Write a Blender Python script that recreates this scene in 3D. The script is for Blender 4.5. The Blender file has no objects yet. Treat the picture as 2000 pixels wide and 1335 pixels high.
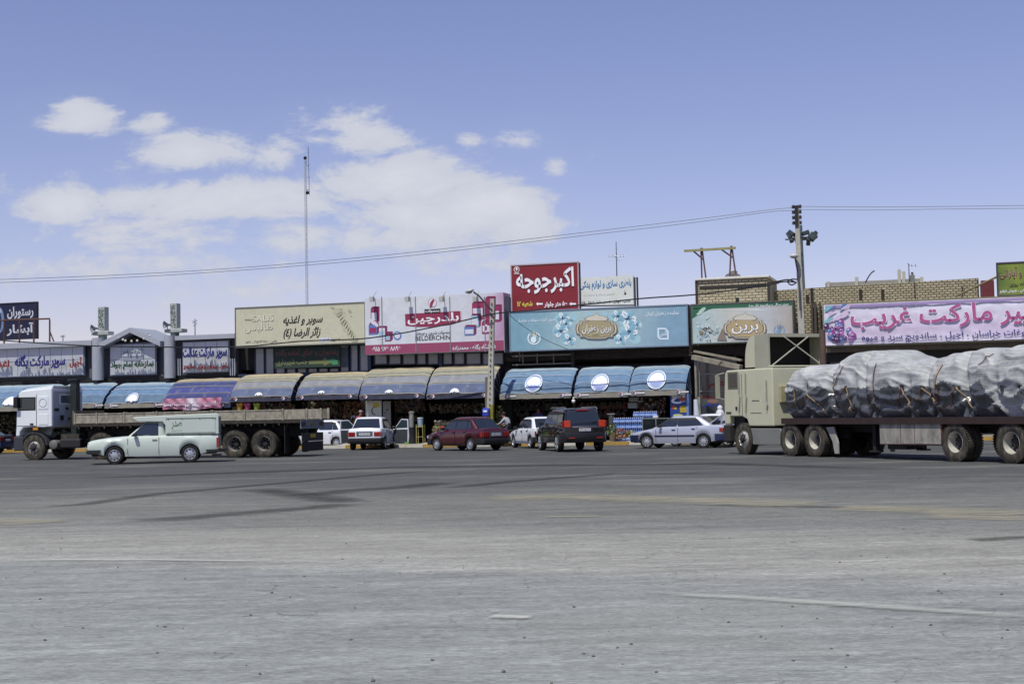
import bpy, math, random
from mathutils import Vector, Matrix, noise
random.seed(7)
PI = math.pi
SC = bpy.context.scene
COL = SC.collection
# ------------------------------------------------------------------ camera, sky, sun, exposure
F_PX, HOR, ROLL, CAM_H = 2778.0, 805.0, 0.020, 1.65
pitch = math.atan((HOR-667.5)/F_PX)
FW = Vector((0, math.cos(pitch), math.sin(pitch)))
R0 = Vector((1, 0, 0)); U0 = R0.cross(FW)
RT = math.cos(ROLL)*R0 - math.sin(ROLL)*U0
UP = math.cos(ROLL)*U0 + math.sin(ROLL)*R0
CP = Vector((0, 0, CAM_H))
cd = bpy.data.cameras.new('camera'); cam = bpy.data.objects.new('camera', cd); COL.objects.link(cam)
cd.lens = 50.0; cd.sensor_width = 36.0; cd.clip_start = 0.5; cd.clip_end = 6000
mw = Matrix((RT, UP, -FW)).transposed().to_4x4(); mw.translation = CP
cam.matrix_world = mw
SC.camera = cam

SUN_EL, SUN_AZ = math.radians(63), math.radians(209)      # azimuth clockwise from +Y: behind the camera, to the left
SV = Vector((math.sin(SUN_AZ)*math.cos(SUN_EL), math.cos(SUN_AZ)*math.cos(SUN_EL), math.sin(SUN_EL)))
sd = bpy.data.lights.new('sun', 'SUN'); sd.energy = 5.0; sd.angle = math.radians(0.5); sd.color = (1, .985, .89)
so = bpy.data.objects.new('sun', sd); COL.objects.link(so); so.rotation_euler = SV.to_track_quat('Z', 'Y').to_euler()

world = bpy.data.worlds.new('World'); SC.world = world; world.use_nodes = True
WN = world.node_tree.nodes; WL = world.node_tree.links
bg = WN['Background']; bg.inputs[1].default_value = 0.13
sky = WN.new('ShaderNodeTexSky'); sky.sky_type = 'NISHITA'; sky.sun_disc = False
sky.sun_elevation = SUN_EL; sky.sun_rotation = SUN_AZ; sky.air_density = 1.0; sky.dust_density = 0.3; sky.ozone_density = 2.6

def wmath(op, a, b=None, c=None, clamp=False):
    n = WN.new('ShaderNodeMath'); n.operation = op; n.use_clamp = clamp
    for i, x in enumerate((a, b, c)):
        if x is None: continue
        if isinstance(x, (int, float)): n.inputs[i].default_value = x
        else: WL.new(x, n.inputs[i])
    return n.outputs[0]
tc = WN.new('ShaderNodeTexCoord'); sp = WN.new('ShaderNodeSeparateXYZ'); WL.new(tc.outputs['Generated'], sp.inputs[0])
ysafe = wmath('MAXIMUM', sp.outputs[1], 0.05)
az = wmath('DIVIDE', sp.outputs[0], ysafe)                 # tangent of azimuth, tangent of elevation
el = wmath('DIVIDE', sp.outputs[2], ysafe)
cv = WN.new('ShaderNodeCombineXYZ'); WL.new(az, cv.inputs[0]); WL.new(wmath('MULTIPLY', el, 2.0), cv.inputs[1])
def wnoise(scale, detail, rough, off=0, dist=0.0):
    m = WN.new('ShaderNodeVectorMath'); m.operation = 'ADD'; WL.new(cv.outputs[0], m.inputs[0]); m.inputs[1].default_value = (off, off*.7, off*1.3)
    n = WN.new('ShaderNodeTexNoise'); n.inputs['Scale'].default_value = scale; n.inputs['Detail'].default_value = detail
    n.inputs['Roughness'].default_value = rough; n.inputs['Distortion'].default_value = dist
    WL.new(m.outputs[0], n.inputs['Vector']); return n.outputs[0]
# cumulus banks: (azimuth, elevation, half width, half height, weight) as tangents
CL = []
for px, py, rx, ry, wgt in [(155,222,80,36,1.05),(295,235,50,26,.6),(370,292,115,32,1.0),(725,255,100,50,.95),(770,345,150,45,.95),(960,400,120,45,.95),
        (860,420,230,35,.7),(120,400,90,40,.85),(400,392,240,42,.85),(300,455,280,45,.65),(650,470,300,45,.62),(1030,440,90,30,.7),
        (550,300,60,30,.6),(1035,262,55,32,.75),(1095,320,34,28,.55),(830,300,50,22,.5),(600,230,60,30,.4),(1167,297,18,16,.45),(930,270,40,20,.38),
        (350,520,420,40,.5),(80,520,160,40,.5),(850,520,300,40,.42),(1500,640,900,60,.15),(500,560,620,70,.45),(640,370,160,90,.35),(250,330,200,60,.35)]:
    CL.append(((px-1000)/F_PX, (HOR-py-ROLL*(px-1000))/F_PX, rx/F_PX*1.15, ry/F_PX*1.25, wgt))
dens = dsum = None
for a0, e0, ra, re, wg in CL:
    da = wmath('DIVIDE', wmath('SUBTRACT', az, a0), ra); de = wmath('DIVIDE', wmath('SUBTRACT', el, e0), re)
    q = wmath('ADD', wmath('MULTIPLY', da, da), wmath('MULTIPLY', de, de))
    g = wmath('MULTIPLY', wmath('EXPONENT', wmath('MULTIPLY', q, -1.0)), wg)
    dens = g if dens is None else wmath('MAXIMUM', dens, g)
    dsum = g if dsum is None else wmath('ADD', dsum, g)
dens = wmath('ADD', wmath('MULTIPLY', dens, .8), wmath('MULTIPLY', wmath('MINIMUM', dsum, 1.4), .10))
n1 = wnoise(11.0, 10, .64, 3.1, .5); n2 = wnoise(46.0, 8, .65, 1.7, .3)
nn = wmath('ADD', wmath('MULTIPLY', n1, 1.7), wmath('MULTIPLY', n2, .8))
cov = wmath('ADD', wmath('MULTIPLY', dens, 1.25), wmath('SUBTRACT', nn, 1.64))
covs = wmath('MULTIPLY', cov, 2.6, clamp=True)
sm = wmath('MULTIPLY', wmath('MULTIPLY', covs, covs), wmath('SUBTRACT', 3.0, wmath('MULTIPLY', covs, 2.0)))
veil = wmath('MULTIPLY', wmath('MULTIPLY', dens, .55), wmath('MULTIPLY', n1, n1))
alpha = wmath('MINIMUM', wmath('ADD', wmath('MULTIPLY', sm, .86), veil), .92)
front = wmath('GREATER_THAN', sp.outputs[1], 0.06)
alpha = wmath('MULTIPLY', alpha, front)
tint = WN.new('ShaderNodeMix'); tint.data_type = 'RGBA'; tint.blend_type = 'MULTIPLY'; tint.inputs[0].default_value = 1.0
WL.new(sky.outputs[0], tint.inputs[6]); tint.inputs[7].default_value = (1.06, 0.85, 0.99, 1)
cshade = WN.new('ShaderNodeMix'); cshade.data_type = 'RGBA'
WL.new(wmath('MULTIPLY', wmath('SUBTRACT', cov, .25), 1.1, clamp=True), cshade.inputs[0])
cshade.inputs[6].default_value = (5.0, 5.2, 5.9, 1); cshade.inputs[7].default_value = (6.2, 6.3, 6.7, 1)
cm = WN.new('ShaderNodeMix'); cm.data_type = 'RGBA'
WL.new(alpha, cm.inputs[0]); WL.new(tint.outputs[2], cm.inputs[6]); WL.new(cshade.outputs[2], cm.inputs[7])
WL.new(cm.outputs[2], bg.inputs[0])
SC.view_settings.view_transform = 'Standard'; SC.view_settings.look = 'None'
SC.view_settings.exposure = -0.13; SC.view_settings.gamma = 1.0
SC.cycles.max_bounces = 5; SC.cycles.diffuse_bounces = 3; SC.cycles.glossy_bounces = 2

# ------------------------------------------------------------------ helpers
def ray(px, py): return FW*F_PX + RT*(px-1000) + UP*(667.5-py)
def ground(px, py, z=0.0):
    d = ray(px, py); t = (z-CAM_H)/d.z; return CP + d*t
PHI = math.radians(17.5)
FU = Vector((math.cos(PHI), -math.sin(PHI), 0)); FN = Vector((-math.sin(PHI), -math.cos(PHI), 0))
FO = Vector((0, 74.5, 0))
def hit(px, py, d):
    """where the line of sight meets the plane d metres in front of the shop row: (s along the row, z)"""
    r = ray(px, py); P0 = FO + FN*d; t = (P0-CP).dot(FN)/r.dot(FN); P = CP + r*t
    return (P-FO).dot(FU), P.z
def fw(s, d, z): return FO + FU*s + FN*d + Vector((0, 0, z))
def fr(x0, x1, yt, yb, d):
    xm = (x0+x1)/2; ym = (yt+yb)/2
    return hit(x0, ym, d)[0], hit(x1, ym, d)[0], hit(xm, yb, d)[1], hit(xm, yt, d)[1]
def lin(c): return c/12.92 if c <= .04045 else ((c+.055)/1.055)**2.4
def hexc(h, k=1.0):
    h = h.lstrip('#'); return tuple(min(.85, lin(int(h[i:i+2], 16)/255)*k) for i in (0, 2, 4))
_MC = {}
def M(h, rough=.6, metal=0.0, var=.12, scale=3.0, dirt=0.0, dcol='6b5f50', bump=0.0, k=.85, spec=.5, emit=0, key='', coat=0.0):
    kk = (h, rough, metal, var, scale, dirt, dcol, bump, k, spec, emit, key, coat)
    if kk in _MC: return _MC[kk]
    m = bpy.data.materials.new('m_'+h+key); m.use_nodes = True; nt = m.node_tree; N = nt.nodes; L = nt.links; b = N['Principled BSDF']
    b.inputs['Roughness'].default_value = rough; b.inputs['Metallic'].default_value = metal
    b.inputs['Specular IOR Level'].default_value = spec; b.inputs['Coat Weight'].default_value = coat; b.inputs['Coat Roughness'].default_value = .06
    c = hexc(h, k)
    t = N.new('ShaderNodeTexCoord'); n = N.new('ShaderNodeTexNoise'); n.inputs['Scale'].default_value = scale; n.inputs['Detail'].default_value = 6; n.inputs['Roughness'].default_value = .65
    L.new(t.outputs['Object'], n.inputs['Vector'])
    r = N.new('ShaderNodeMapRange'); r.inputs[1].default_value = .3; r.inputs[2].default_value = .7; r.inputs[3].default_value = 1-var; r.inputs[4].default_value = 1+var*.6
    L.new(n.outputs[0], r.inputs[0])
    mx = N.new('ShaderNodeMix'); mx.data_type = 'RGBA'; mx.blend_type = 'MULTIPLY'; mx.inputs[0].default_value = 1; mx.inputs[6].default_value = (*c, 1)
    L.new(r.outputs[0], mx.inputs[7]); out = mx.outputs[2]
    if dirt > 0:
        n2 = N.new('ShaderNodeTexNoise'); n2.inputs['Scale'].default_value = scale*.9; n2.inputs['Detail'].default_value = 8; n2.inputs['Roughness'].default_value = .75
        mp = N.new('ShaderNodeMapping'); mp.inputs['Scale'].default_value = (1.6, 1.6, .7); mp.inputs['Location'].default_value = (5, 3, 1)
        L.new(t.outputs['Object'], mp.inputs[0]); L.new(mp.outputs[0], n2.inputs['Vector'])
        r2 = N.new('ShaderNodeMapRange'); r2.inputs[1].default_value = .62-.25*dirt; r2.inputs[2].default_value = .8-.1*dirt; r2.inputs[3].default_value = 0; r2.inputs[4].default_value = min(1, dirt*1.2)
        L.new(n2.outputs[0], r2.inputs[0])
        m2 = N.new('ShaderNodeMix'); m2.data_type = 'RGBA'; L.new(r2.outputs[0], m2.inputs[0]); L.new(out, m2.inputs[6]); m2.inputs[7].default_value = (*hexc(dcol), 1); out = m2.outputs[2]
    L.new(out, b.inputs['Base Color'])
    if bump > 0:
        bp = N.new('ShaderNodeBump'); bp.inputs['Strength'].default_value = bump; bp.inputs['Distance'].default_value = .03
        L.new(n.outputs[0], bp.inputs['Height']); L.new(bp.outputs[0], b.inputs['Normal'])
    if emit: b.inputs['Emission Color'].default_value = (*c, 1); b.inputs['Emission Strength'].default_value = emit
    _MC[kk] = m; return m
def brick_mat(c1, c2, mortar, bw=.24, bh=.075, ms=.012, k=.85):
    m = bpy.data.materials.new('brick'); m.use_nodes = True; nt = m.node_tree; N = nt.nodes; L = nt.links; b = N['Principled BSDF']
    t = N.new('ShaderNodeTexCoord'); s = N.new('ShaderNodeSeparateXYZ'); c = N.new('ShaderNodeCombineXYZ')
    L.new(t.outputs['Object'], s.inputs[0])
    a = N.new('ShaderNodeMath'); a.operation = 'ADD'; L.new(s.outputs[0], a.inputs[0]); L.new(s.outputs[1], a.inputs[1])
    L.new(a.outputs[0], c.inputs[0]); L.new(s.outputs[2], c.inputs[1])
    nz = N.new('ShaderNodeTexNoise'); nz.inputs['Scale'].default_value = 5; nz.inputs['Detail'].default_value = 4; L.new(t.outputs['Object'], nz.inputs['Vector'])
    vm = N.new('ShaderNodeVectorMath'); vm.operation = 'SCALE'; vm.inputs[3].default_value = .03; L.new(nz.outputs[1], vm.inputs[0])
    va = N.new('ShaderNodeVectorMath'); va.operation = 'ADD'; L.new(c.outputs[0], va.inputs[0]); L.new(vm.outputs[0], va.inputs[1])
    br = N.new('ShaderNodeTexBrick'); L.new(va.outputs[0], br.inputs['Vector']); br.inputs['Scale'].default_value = 1
    br.inputs['Brick Width'].default_value = bw; br.inputs['Row Height'].default_value = bh; br.inputs['Mortar Size'].default_value = ms; br.inputs['Mortar Smooth'].default_value = .3
    br.inputs['Color1'].default_value = (*hexc(c1, k), 1); br.inputs['Color2'].default_value = (*hexc(c2, k), 1); br.inputs['Mortar'].default_value = (*hexc(mortar, k), 1)
    mx = N.new('ShaderNodeMix'); mx.data_type = 'RGBA'; mx.blend_type = 'MULTIPLY'; mx.inputs[0].default_value = 1
    r = N.new('ShaderNodeMapRange'); r.inputs[1].default_value = .3; r.inputs[2].default_value = .7; r.inputs[3].default_value = .75; r.inputs[4].default_value = 1.1
    L.new(nz.outputs[0], r.inputs[0]); L.new(br.outputs[0], mx.inputs[6]); L.new(r.outputs[0], mx.inputs[7]); L.new(mx.outputs[2], b.inputs['Base Color'])
    bp = N.new('ShaderNodeBump'); bp.invert = True; bp.inputs['Strength'].default_value = .8; bp.inputs['Distance'].default_value = .02
    L.new(br.outputs['Fac'], bp.inputs['Height']); L.new(bp.outputs[0], b.inputs['Normal']); b.inputs['Roughness'].default_value = .9
    return m

class MB:
    def __init__(s, T=None): s.v = []; s.f = []; s.mi = []; s.T = T
    def add(s, vs, fs, mi=0):
        o = len(s.v)
        for v in vs:
            v = Vector(v); s.v.append(s.T @ v if s.T else v)
        for f in fs: s.f.append([o+i for i in f]); s.mi.append(mi)
        return s
    def box(s, x0, x1, y0, y1, z0, z1, mi=0):
        if x0 > x1: x0, x1 = x1, x0
        if y0 > y1: y0, y1 = y1, y0
        if z0 > z1: z0, z1 = z1, z0
        return s.add([(x0,y0,z0),(x1,y0,z0),(x1,y1,z0),(x0,y1,z0),(x0,y0,z1),(x1,y0,z1),(x1,y1,z1),(x0,y1,z1)],
              [(0,3,2,1),(4,5,6,7),(0,1,5,4),(1,2,6,5),(2,3,7,6),(3,0,4,7)], mi)
    def prism(s, pts, axis, a, b, mi=0):
        """pts in the plane across the axis ('x': (y,z), 'y': (x,z), 'z': (x,y))"""
        n = len(pts)
        def p(q, t): return {'x': (t, q[0], q[1]), 'y': (q[0], t, q[1]), 'z': (q[0], q[1], t)}[axis]
        vs = [p(q, a) for q in pts]+[p(q, b) for q in pts]
        fs = [list(range(n))[::-1], list(range(n, 2*n))]+[(i, (i+1) % n, n+(i+1) % n, n+i) for i in range(n)]
        return s.add(vs, fs, mi)
    def tube(s, p, q, r, n=8, r2=None, mi=0):
        p = Vector(p); q = Vector(q); r2 = r if r2 is None else r2; d = (q-p)
        if d.length < 1e-6: return s
        d.normalize(); a = d.orthogonal().normalized(); b = d.cross(a); vs = []
        for c, rr in ((p, r), (q, r2)):
            for i in range(n): t = 2*PI*i/n; vs.append(c+(a*math.cos(t)+b*math.sin(t))*rr)
        return s.add(vs, [(i, (i+1) % n, n+(i+1) % n, n+i) for i in range(n)]+[list(range(n))[::-1], list(range(n, 2*n))], mi)
    def path(s, pts, r, n=6, mi=0):
        for a, b in zip(pts, pts[1:]): s.tube(a, b, r, n, mi=mi)
        return s
    def bar(s, p, q, w, h, mi=0):
        p = Vector(p); q = Vector(q); d = (q-p).normalized(); u = Vector((0,0,1)) if abs(d.z) < .9 else Vector((1,0,0))
        a = d.cross(u).normalized()*w/2; b = d.cross(a).normalized()*h/2
        vs = [c+i*a+j*b for c in (p, q) for i, j in ((-1,-1),(1,-1),(1,1),(-1,1))]
        return s.add(vs, [(0,1,2,3)[::-1],(4,5,6,7),(0,1,5,4),(1,2,6,5),(2,3,7,6),(3,0,4,7)], mi)
    def lathe(s, prof, c, axis='z', n=20, mi=0, mis=None):
        """prof: list of (radius, offset along the axis)"""
        c = Vector(c); vs = []; fs = []
        for r, h in prof:
            for i in range(n):
                t = 2*PI*i/n; x, y = r*math.cos(t), r*math.sin(t)
                vs.append(c+Vector({'z': (x, y, h), 'y': (x, h, y), 'x': (h, x, y)}[axis]))
        for k in range(len(prof)-1):
            f = [(k*n+i, k*n+(i+1) % n, (k+1)*n+(i+1) % n, (k+1)*n+i) for i in range(n)]
            s.add(vs if k == 0 else [], [], mi) if False else None
            fs += [(ff, (mis[k] if mis else mi)) for ff in f]
        o = len(s.v); s.add(vs, [], mi)
        for ff, m_ in fs: s.f.append([o+i for i in ff]); s.mi.append(m_)
        return s
    def ball(s, c, r, mi=0, n=8, jit=0.0):
        c = Vector(c); rx, ry, rz = r if isinstance(r, tuple) else (r, r, r); vs = []; m = max(4, n//2)
        for k in range(m+1):
            th = PI*k/m
            for i in range(n):
                t = 2*PI*i/n; j = 1+random.uniform(-jit, jit)
                vs.append(c+Vector((rx*j*math.sin(th)*math.cos(t), ry*j*math.sin(th)*math.sin(t), rz*j*math.cos(th))))
        return s.add(vs, [(k*n+i, (k+1)*n+i, (k+1)*n+(i+1) % n, k*n+(i+1) % n) for k in range(m) for i in range(n)], mi)
    def grid(s, P, mi=0, mf=None):
        r = len(P); c = len(P[0]); vs = [p for row in P for p in row]; o = len(s.v); s.add(vs, [])
        for i in range(r-1):
            for j in range(c-1):
                s.f.append([o+i*c+j, o+i*c+j+1, o+(i+1)*c+j+1, o+(i+1)*c+j]); s.mi.append(mf(i, j) if mf else mi)
        return s
BASE = {}
def build(name, mb, mats, parent=None, bevel=0.0, smooth=None, base=None, solid=0.0):
    me = bpy.data.meshes.new(name)
    b = base if base is not None else (BASE.get(parent.name, Vector((0,0,0))) if parent else Vector((0,0,0)))
    me.from_pydata([tuple(v-b) for v in mb.v], [], mb.f)
    if not isinstance(mats, (list, tuple)): mats = [mats]
    for m in mats: me.materials.append(m)
    me.polygons.foreach_set('material_index', mb.mi)
    me.validate(); me.update()
    if smooth is not None:
        me.polygons.foreach_set('use_smooth', [True]*len(me.polygons)); me.set_sharp_from_angle(angle=math.radians(smooth))
    o = bpy.data.objects.new(name, me); COL.objects.link(o)
    if parent: o.parent = parent; BASE[o.name] = b
    if solid:
        md = o.modifiers.new('s', 'SOLIDIFY'); md.thickness = solid
    if bevel:
        md = o.modifiers.new('b', 'BEVEL'); md.width = bevel; md.segments = 2; md.limit_method = 'ANGLE'; md.angle_limit = math.radians(40)
    return o
def tag(o, label=None, cat=None, group=None, kind=None):
    if label: o['label'] = label
    if cat: o['category'] = cat
    if group: o['group'] = group
    if kind: o['kind'] = kind
    return o
def thing(name, label, cat, loc=(0,0,0), rotz=0.0, group=None, scale=1.0):
    o = bpy.data.objects.new(name, None); COL.objects.link(o); o.empty_display_size = .2
    o.location = loc; o.rotation_euler = (0, 0, rotz); o.scale = (scale,)*3
    return tag(o, label, cat, group)
def fthing(name, label, cat, s, d, z=0.0, group=None):
    """a thing of the shop row; its parts are given in row coordinates (s, -d, z)"""
    o = thing(name, label, cat, fw(s, d, z), -PHI, group); BASE[o.name] = Vector((s, -d, z)); return o
def struct(name, mb, m, smooth=None):
    return tag(build(name, mb, m, smooth=smooth), kind='structure')
def fstruct(name, mb, m, kind='structure'):
    o = build(name, mb, m); o.rotation_euler = (0, 0, -PHI); o.location = FO; return tag(o, kind=kind)
def ftag(name, mb, m, label, cat, group=None, bevel=0.0, smooth=None, kind=None):
    """a one-mesh thing given in row coordinates"""
    c = sum(mb.v, Vector())/len(mb.v); b = Vector((c.x, c.y, min(v.z for v in mb.v)))
    o = build(name, mb, m, bevel=bevel, smooth=smooth, base=b); o.location = fw(b.x, -b.y, b.z); o.rotation_euler = (0, 0, -PHI)
    return tag(o, label, cat, group, kind)

# ------------------------------------------------------------------ Persian lettering
FORMS = {}
for row in ('ا FE8D FE8E 0 0|آ FE81 FE82 0 0|ب FE8F FE90 FE91 FE92|پ FB56 FB57 FB58 FB59|ت FE95 FE96 FE97 FE98|ث FE99 FE9A FE9B FE9C|ج FE9D FE9E FE9F FEA0|'
  'چ FB7A FB7B FB7C FB7D|ح FEA1 FEA2 FEA3 FEA4|خ FEA5 FEA6 FEA7 FEA8|د FEA9 FEAA 0 0|ذ FEAB FEAC 0 0|ر FEAD FEAE 0 0|ز FEAF FEB0 0 0|س FEB1 FEB2 FEB3 FEB4|'
  'ش FEB5 FEB6 FEB7 FEB8|ص FEB9 FEBA FEBB FEBC|ض FEBD FEBE FEBF FEC0|ط FEC1 FEC2 FEC3 FEC4|ع FEC9 FECA FECB FECC|غ FECD FECE FECF FED0|ف FED1 FED2 FED3 FED4|'
  'ق FED5 FED6 FED7 FED8|ک FB8E FB8F FB90 FB91|گ FB92 FB93 FB94 FB95|ل FEDD FEDE FEDF FEE0|م FEE1 FEE2 FEE3 FEE4|ن FEE5 FEE6 FEE7 FEE8|و FEED FEEE 0 0|'
  'ه FEE9 FEEA FEEB FEEC|ی FBFC FBFD FBFE FBFF|ئ FE89 FE8A FE8B FE8C|ـ 640 640 640 640').split('|'):
    q = row.split(' '); FORMS[q[0]] = tuple(int(x, 16) for x in q[1:])
def shape(s):
    out = []; n = len(s)
    for i, c in enumerate(s):
        f = FORMS.get(c)
        if not f: out.append(c); continue
        pv = i > 0 and s[i-1] in FORMS and FORMS[s[i-1]][2]; nx = i < n-1 and s[i+1] in FORMS and f[2]
        out.append(chr(f[3] if pv and nx else f[1] if pv else f[2] if nx else f[0]))
    r = []; run = []
    for c in reversed(out):
        if c.isdigit() or 'A' <= c <= 'Z': run.append(c)
        else: r += run[::-1]; run = []; r.append({'(': ')', ')': '('}.get(c, c))
    return ''.join(r+run[::-1])
_TC = {}
def text_verts(s, bold=.02, ext=0.0):
    key = (s, bold, ext)
    if key in _TC: return _TC[key]
    c = bpy.data.curves.new('t', 'FONT'); c.body = shape(s); c.size = 1; c.offset = bold; c.extrude = ext; c.resolution_u = 3
    for m_ in (0, 1): c.materials.append(M('808080', key=str(m_)))
    for i in range(len(c.body)): c.body_format[i].material_index = i % 2     # neighbours fill apart, so joined letters do not cancel
    o = bpy.data.objects.new('t', c); COL.objects.link(o); dg = bpy.context.evaluated_depsgraph_get()
    me = bpy.data.meshes.new_from_object(o.evaluated_get(dg))
    vs = [v.co.copy() for v in me.vertices]; fs = [list(p.vertices) for p in me.polygons]
    bpy.data.objects.remove(o); bpy.data.curves.remove(c); bpy.data.meshes.remove(me)
    x0 = min(v.x for v in vs); x1 = max(v.x for v in vs); y0 = min(v.y for v in vs); y1 = max(v.y for v in vs)
    vs = [((v.x-x0)/(x1-x0), (v.y-y0)/(y1-y0), v.z) for v in vs]
    _TC[key] = (vs, fs); return vs, fs
def lettering(parent, s, x0, x1, yt, yb, d, m, bold=.02, ext=0.0, name='lettering', slant=0.0):
    """a line of writing fitted into a region of the shop row, on the plane d"""
    s0, s1, z0, z1 = fr(x0, x1, yt, yb, d); vs, fs = text_verts(s, bold, ext)
    mb = MB(); mb.add([(s0+(s1-s0)*v[0]+slant*(v[1]-.5)*(z1-z0), -d-v[2], z0+(z1-z0)*v[1]) for v in vs], fs)
    return build(name, mb, m, parent)
def plane_text(parent, s, T, w, h, m, bold=.02, name='lettering'):
    """writing on a part given in the thing's own coordinates: T maps (u, v, out) to it"""
    vs, fs = text_verts(s, bold); mb = MB(T); mb.add([((v[0]-.5)*w, (v[1]-.5)*h, 0) for v in vs], fs)
    return build(name, mb, m, parent)
def fpoly(mb, pts, d, mi=0):
    vs = []
    for px, py in pts:
        s, z = hit(px, py, d); vs.append((s, -d, z))
    mb.add(vs, [list(range(len(vs)))], mi)
def fell(mb, cx, cy, rx, ry, d, mi=0, n=20, rot=0.0, jit=0.0):
    pts = []
    for i in range(n):
        t = 2*PI*i/n; j = 1+random.uniform(-jit, jit); a, b = rx*math.cos(t)*j, ry*math.sin(t)*j
        pts.append((cx+a*math.cos(rot)-b*math.sin(rot), cy+a*math.sin(rot)+b*math.cos(rot)))
    fpoly(mb, pts, d, mi)
def frect(mb, x0, x1, yt, yb, d, mi=0, depth=0.0):
    s0, s1, z0, z1 = fr(x0, x1, yt, yb, d)
    if depth: mb.box(s0, s1, -d, -d+depth, z0, z1, mi)
    else: mb.add([(s0,-d,z0),(s1,-d,z0),(s1,-d,z1),(s0,-d,z1)], [(0,1,2,3)], mi)

# ------------------------------------------------------------------ ground
def asphalt():
    m = bpy.data.materials.new('asphalt'); m.use_nodes = True; nt = m.node_tree; N = nt.nodes; L = nt.links; b = N['Principled BSDF']
    t = N.new('ShaderNodeTexCoord'); s = N.new('ShaderNodeSeparateXYZ'); L.new(t.outputs['Object'], s.inputs[0])
    def mth(op, a, b_=None, clamp=False):
        n = N.new('ShaderNodeMath'); n.operation = op; n.use_clamp = clamp
        for i, x in enumerate((a, b_)):
            if x is None: continue
            if isinstance(x, (int, float)): n.inputs[i].default_value = x
            else: L.new(x, n.inputs[i])
        return n.outputs[0]
    def nz(sx, sy, det, ro, off=0):
        mp = N.new('ShaderNodeMapping'); mp.inputs['Scale'].default_value = (sx, sy, 1); mp.inputs['Location'].default_value = (off, off*.6, off)
        L.new(t.outputs['Object'], mp.inputs[0]); n = N.new('ShaderNodeTexNoise'); n.inputs['Scale'].default_value = 1
        n.inputs['Detail'].default_value = det; n.inputs['Roughness'].default_value = ro; L.new(mp.outputs[0], n.inputs['Vector']); return n.outputs[0]
    X, Y = s.outputs[0], s.outputs[1]
    wob = mth('MULTIPLY', mth('SUBTRACT', nz(.12, .3, 5, .6, 3), .5), 5.0)
    yy = mth('ADD', mth('ADD', Y, mth('MULTIPLY', X, .28)), wob)            # bands run slightly aslant of the road
    rp = N.new('ShaderNodeValToRGB'); L.new(mth('DIVIDE', yy, 60.0), rp.inputs[0]); e = rp.color_ramp
    stops = [(7, .232,.242,.234), (11, .214,.223,.216), (14.4, .205,.212,.204), (15.6, .262,.258,.238), (18.8, .225,.222,.200), (20.5, .163,.163,.152), (23, .145,.145,.133),
             (27, .135,.134,.123), (32, .090,.091,.087), (40, .067,.068,.067), (55, .062,.063,.063)]
    while len(e.elements) < len(stops): e.elements.new(.5)
    for el_, (y, r, g, bl) in zip(e.elements, stops): el_.position = y/60; el_.color = (r, g, bl, 1)
    col = rp.outputs[0]
    def mix(fac, c1, c2, mode='MIX'):
        x = N.new('ShaderNodeMix'); x.data_type = 'RGBA'; x.blend_type = mode
        for i, v in ((0, fac), (6, c1), (7, c2)):
            if isinstance(v, (int, float)): x.inputs[i].default_value = v
            elif isinstance(v, tuple): x.inputs[i].default_value = (*v, 1)
            else: L.new(v, x.inputs[i])
        return x.outputs[2]
    def rng(v, a, b_, c, d): 
        r = N.new('ShaderNodeMapRange'); L.new(v, r.inputs[0])
        for i, q in enumerate((a, b_, c, d)): r.inputs[i+1].default_value = q
        return r.outputs[0]
    # streaks worn along the carriageway, blotches, grit and single stones
    st = nz(.35, 1.9, 7, .68, 11); col = mix(1.0, col, rng(st, .3, .7, .72, 1.25), 'MULTIPLY')
    md = nz(2.6, 6, 6, .75, 31); col = mix(1.0, col, rng(md, .3, .7, .72, 1.25), 'MULTIPLY')
    m5 = nz(7, 15, 5, .75, 37); col = mix(1.0, col, rng(m5, .3, .7, .78, 1.22), 'MULTIPLY')
    cr = N.new('ShaderNodeTexVoronoi'); cr.feature = 'DISTANCE_TO_EDGE'; mc = N.new('ShaderNodeMapping'); mc.inputs['Scale'].default_value = (.22, .35, 1); wv = N.new('ShaderNodeVectorMath'); wv.operation = 'MULTIPLY_ADD'; nq = N.new('ShaderNodeTexNoise'); nq.inputs['Scale'].default_value = .9; nq.inputs['Detail'].default_value = 7; L.new(t.outputs['Object'], nq.inputs['Vector']); L.new(nq.outputs[1], wv.inputs[0]); wv.inputs[1].default_value = (1.3, 1.3, 0); L.new(t.outputs['Object'], wv.inputs[2]); L.new(wv.outputs[0], mc.inputs[0]); L.new(mc.outputs[0], cr.inputs['Vector'])
    crack = mth('MULTIPLY', mth('LESS_THAN', cr.outputs['Distance'], .006), mth('GREATER_THAN', nz(.2, .3, 2, .5, 13), .5)); col = mix(mth('MULTIPLY', crack, .45), col, (.06, .06, .058))
    bl = nz(.16, .35, 5, .6, 21); col = mix(rng(bl, .52, .72, 0, .5), col, (.22, .215, .19))
    fi = nz(14, 38, 4, .8, 5); col = mix(1.0, col, rng(fi, .25, .75, .5, 1.5), 'MULTIPLY')
    vo = N.new('ShaderNodeTexVoronoi'); mp = N.new('ShaderNodeMapping'); mp.inputs['Scale'].default_value = (3.2, 5.5, 1); L.new(t.outputs['Object'], mp.inputs[0]); L.new(mp.outputs[0], vo.inputs['Vector'])
    sparse = mth('MULTIPLY', mth('LESS_THAN', vo.outputs['Distance'], .13), mth('GREATER_THAN', nz(.5, 1.0, 3, .6, 9), .53))
    col = mix(mth('MULTIPLY', sparse, .55), col, (.07, .068, .065))
    vl = N.new('ShaderNodeTexVoronoi'); mq = N.new('ShaderNodeMapping'); mq.inputs['Scale'].default_value = (1.3, 2.4, 1); mq.inputs['Location'].default_value = (4, 2, 0); L.new(t.outputs['Object'], mq.inputs[0]); L.new(mq.outputs[0], vl.inputs['Vector'])
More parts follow.
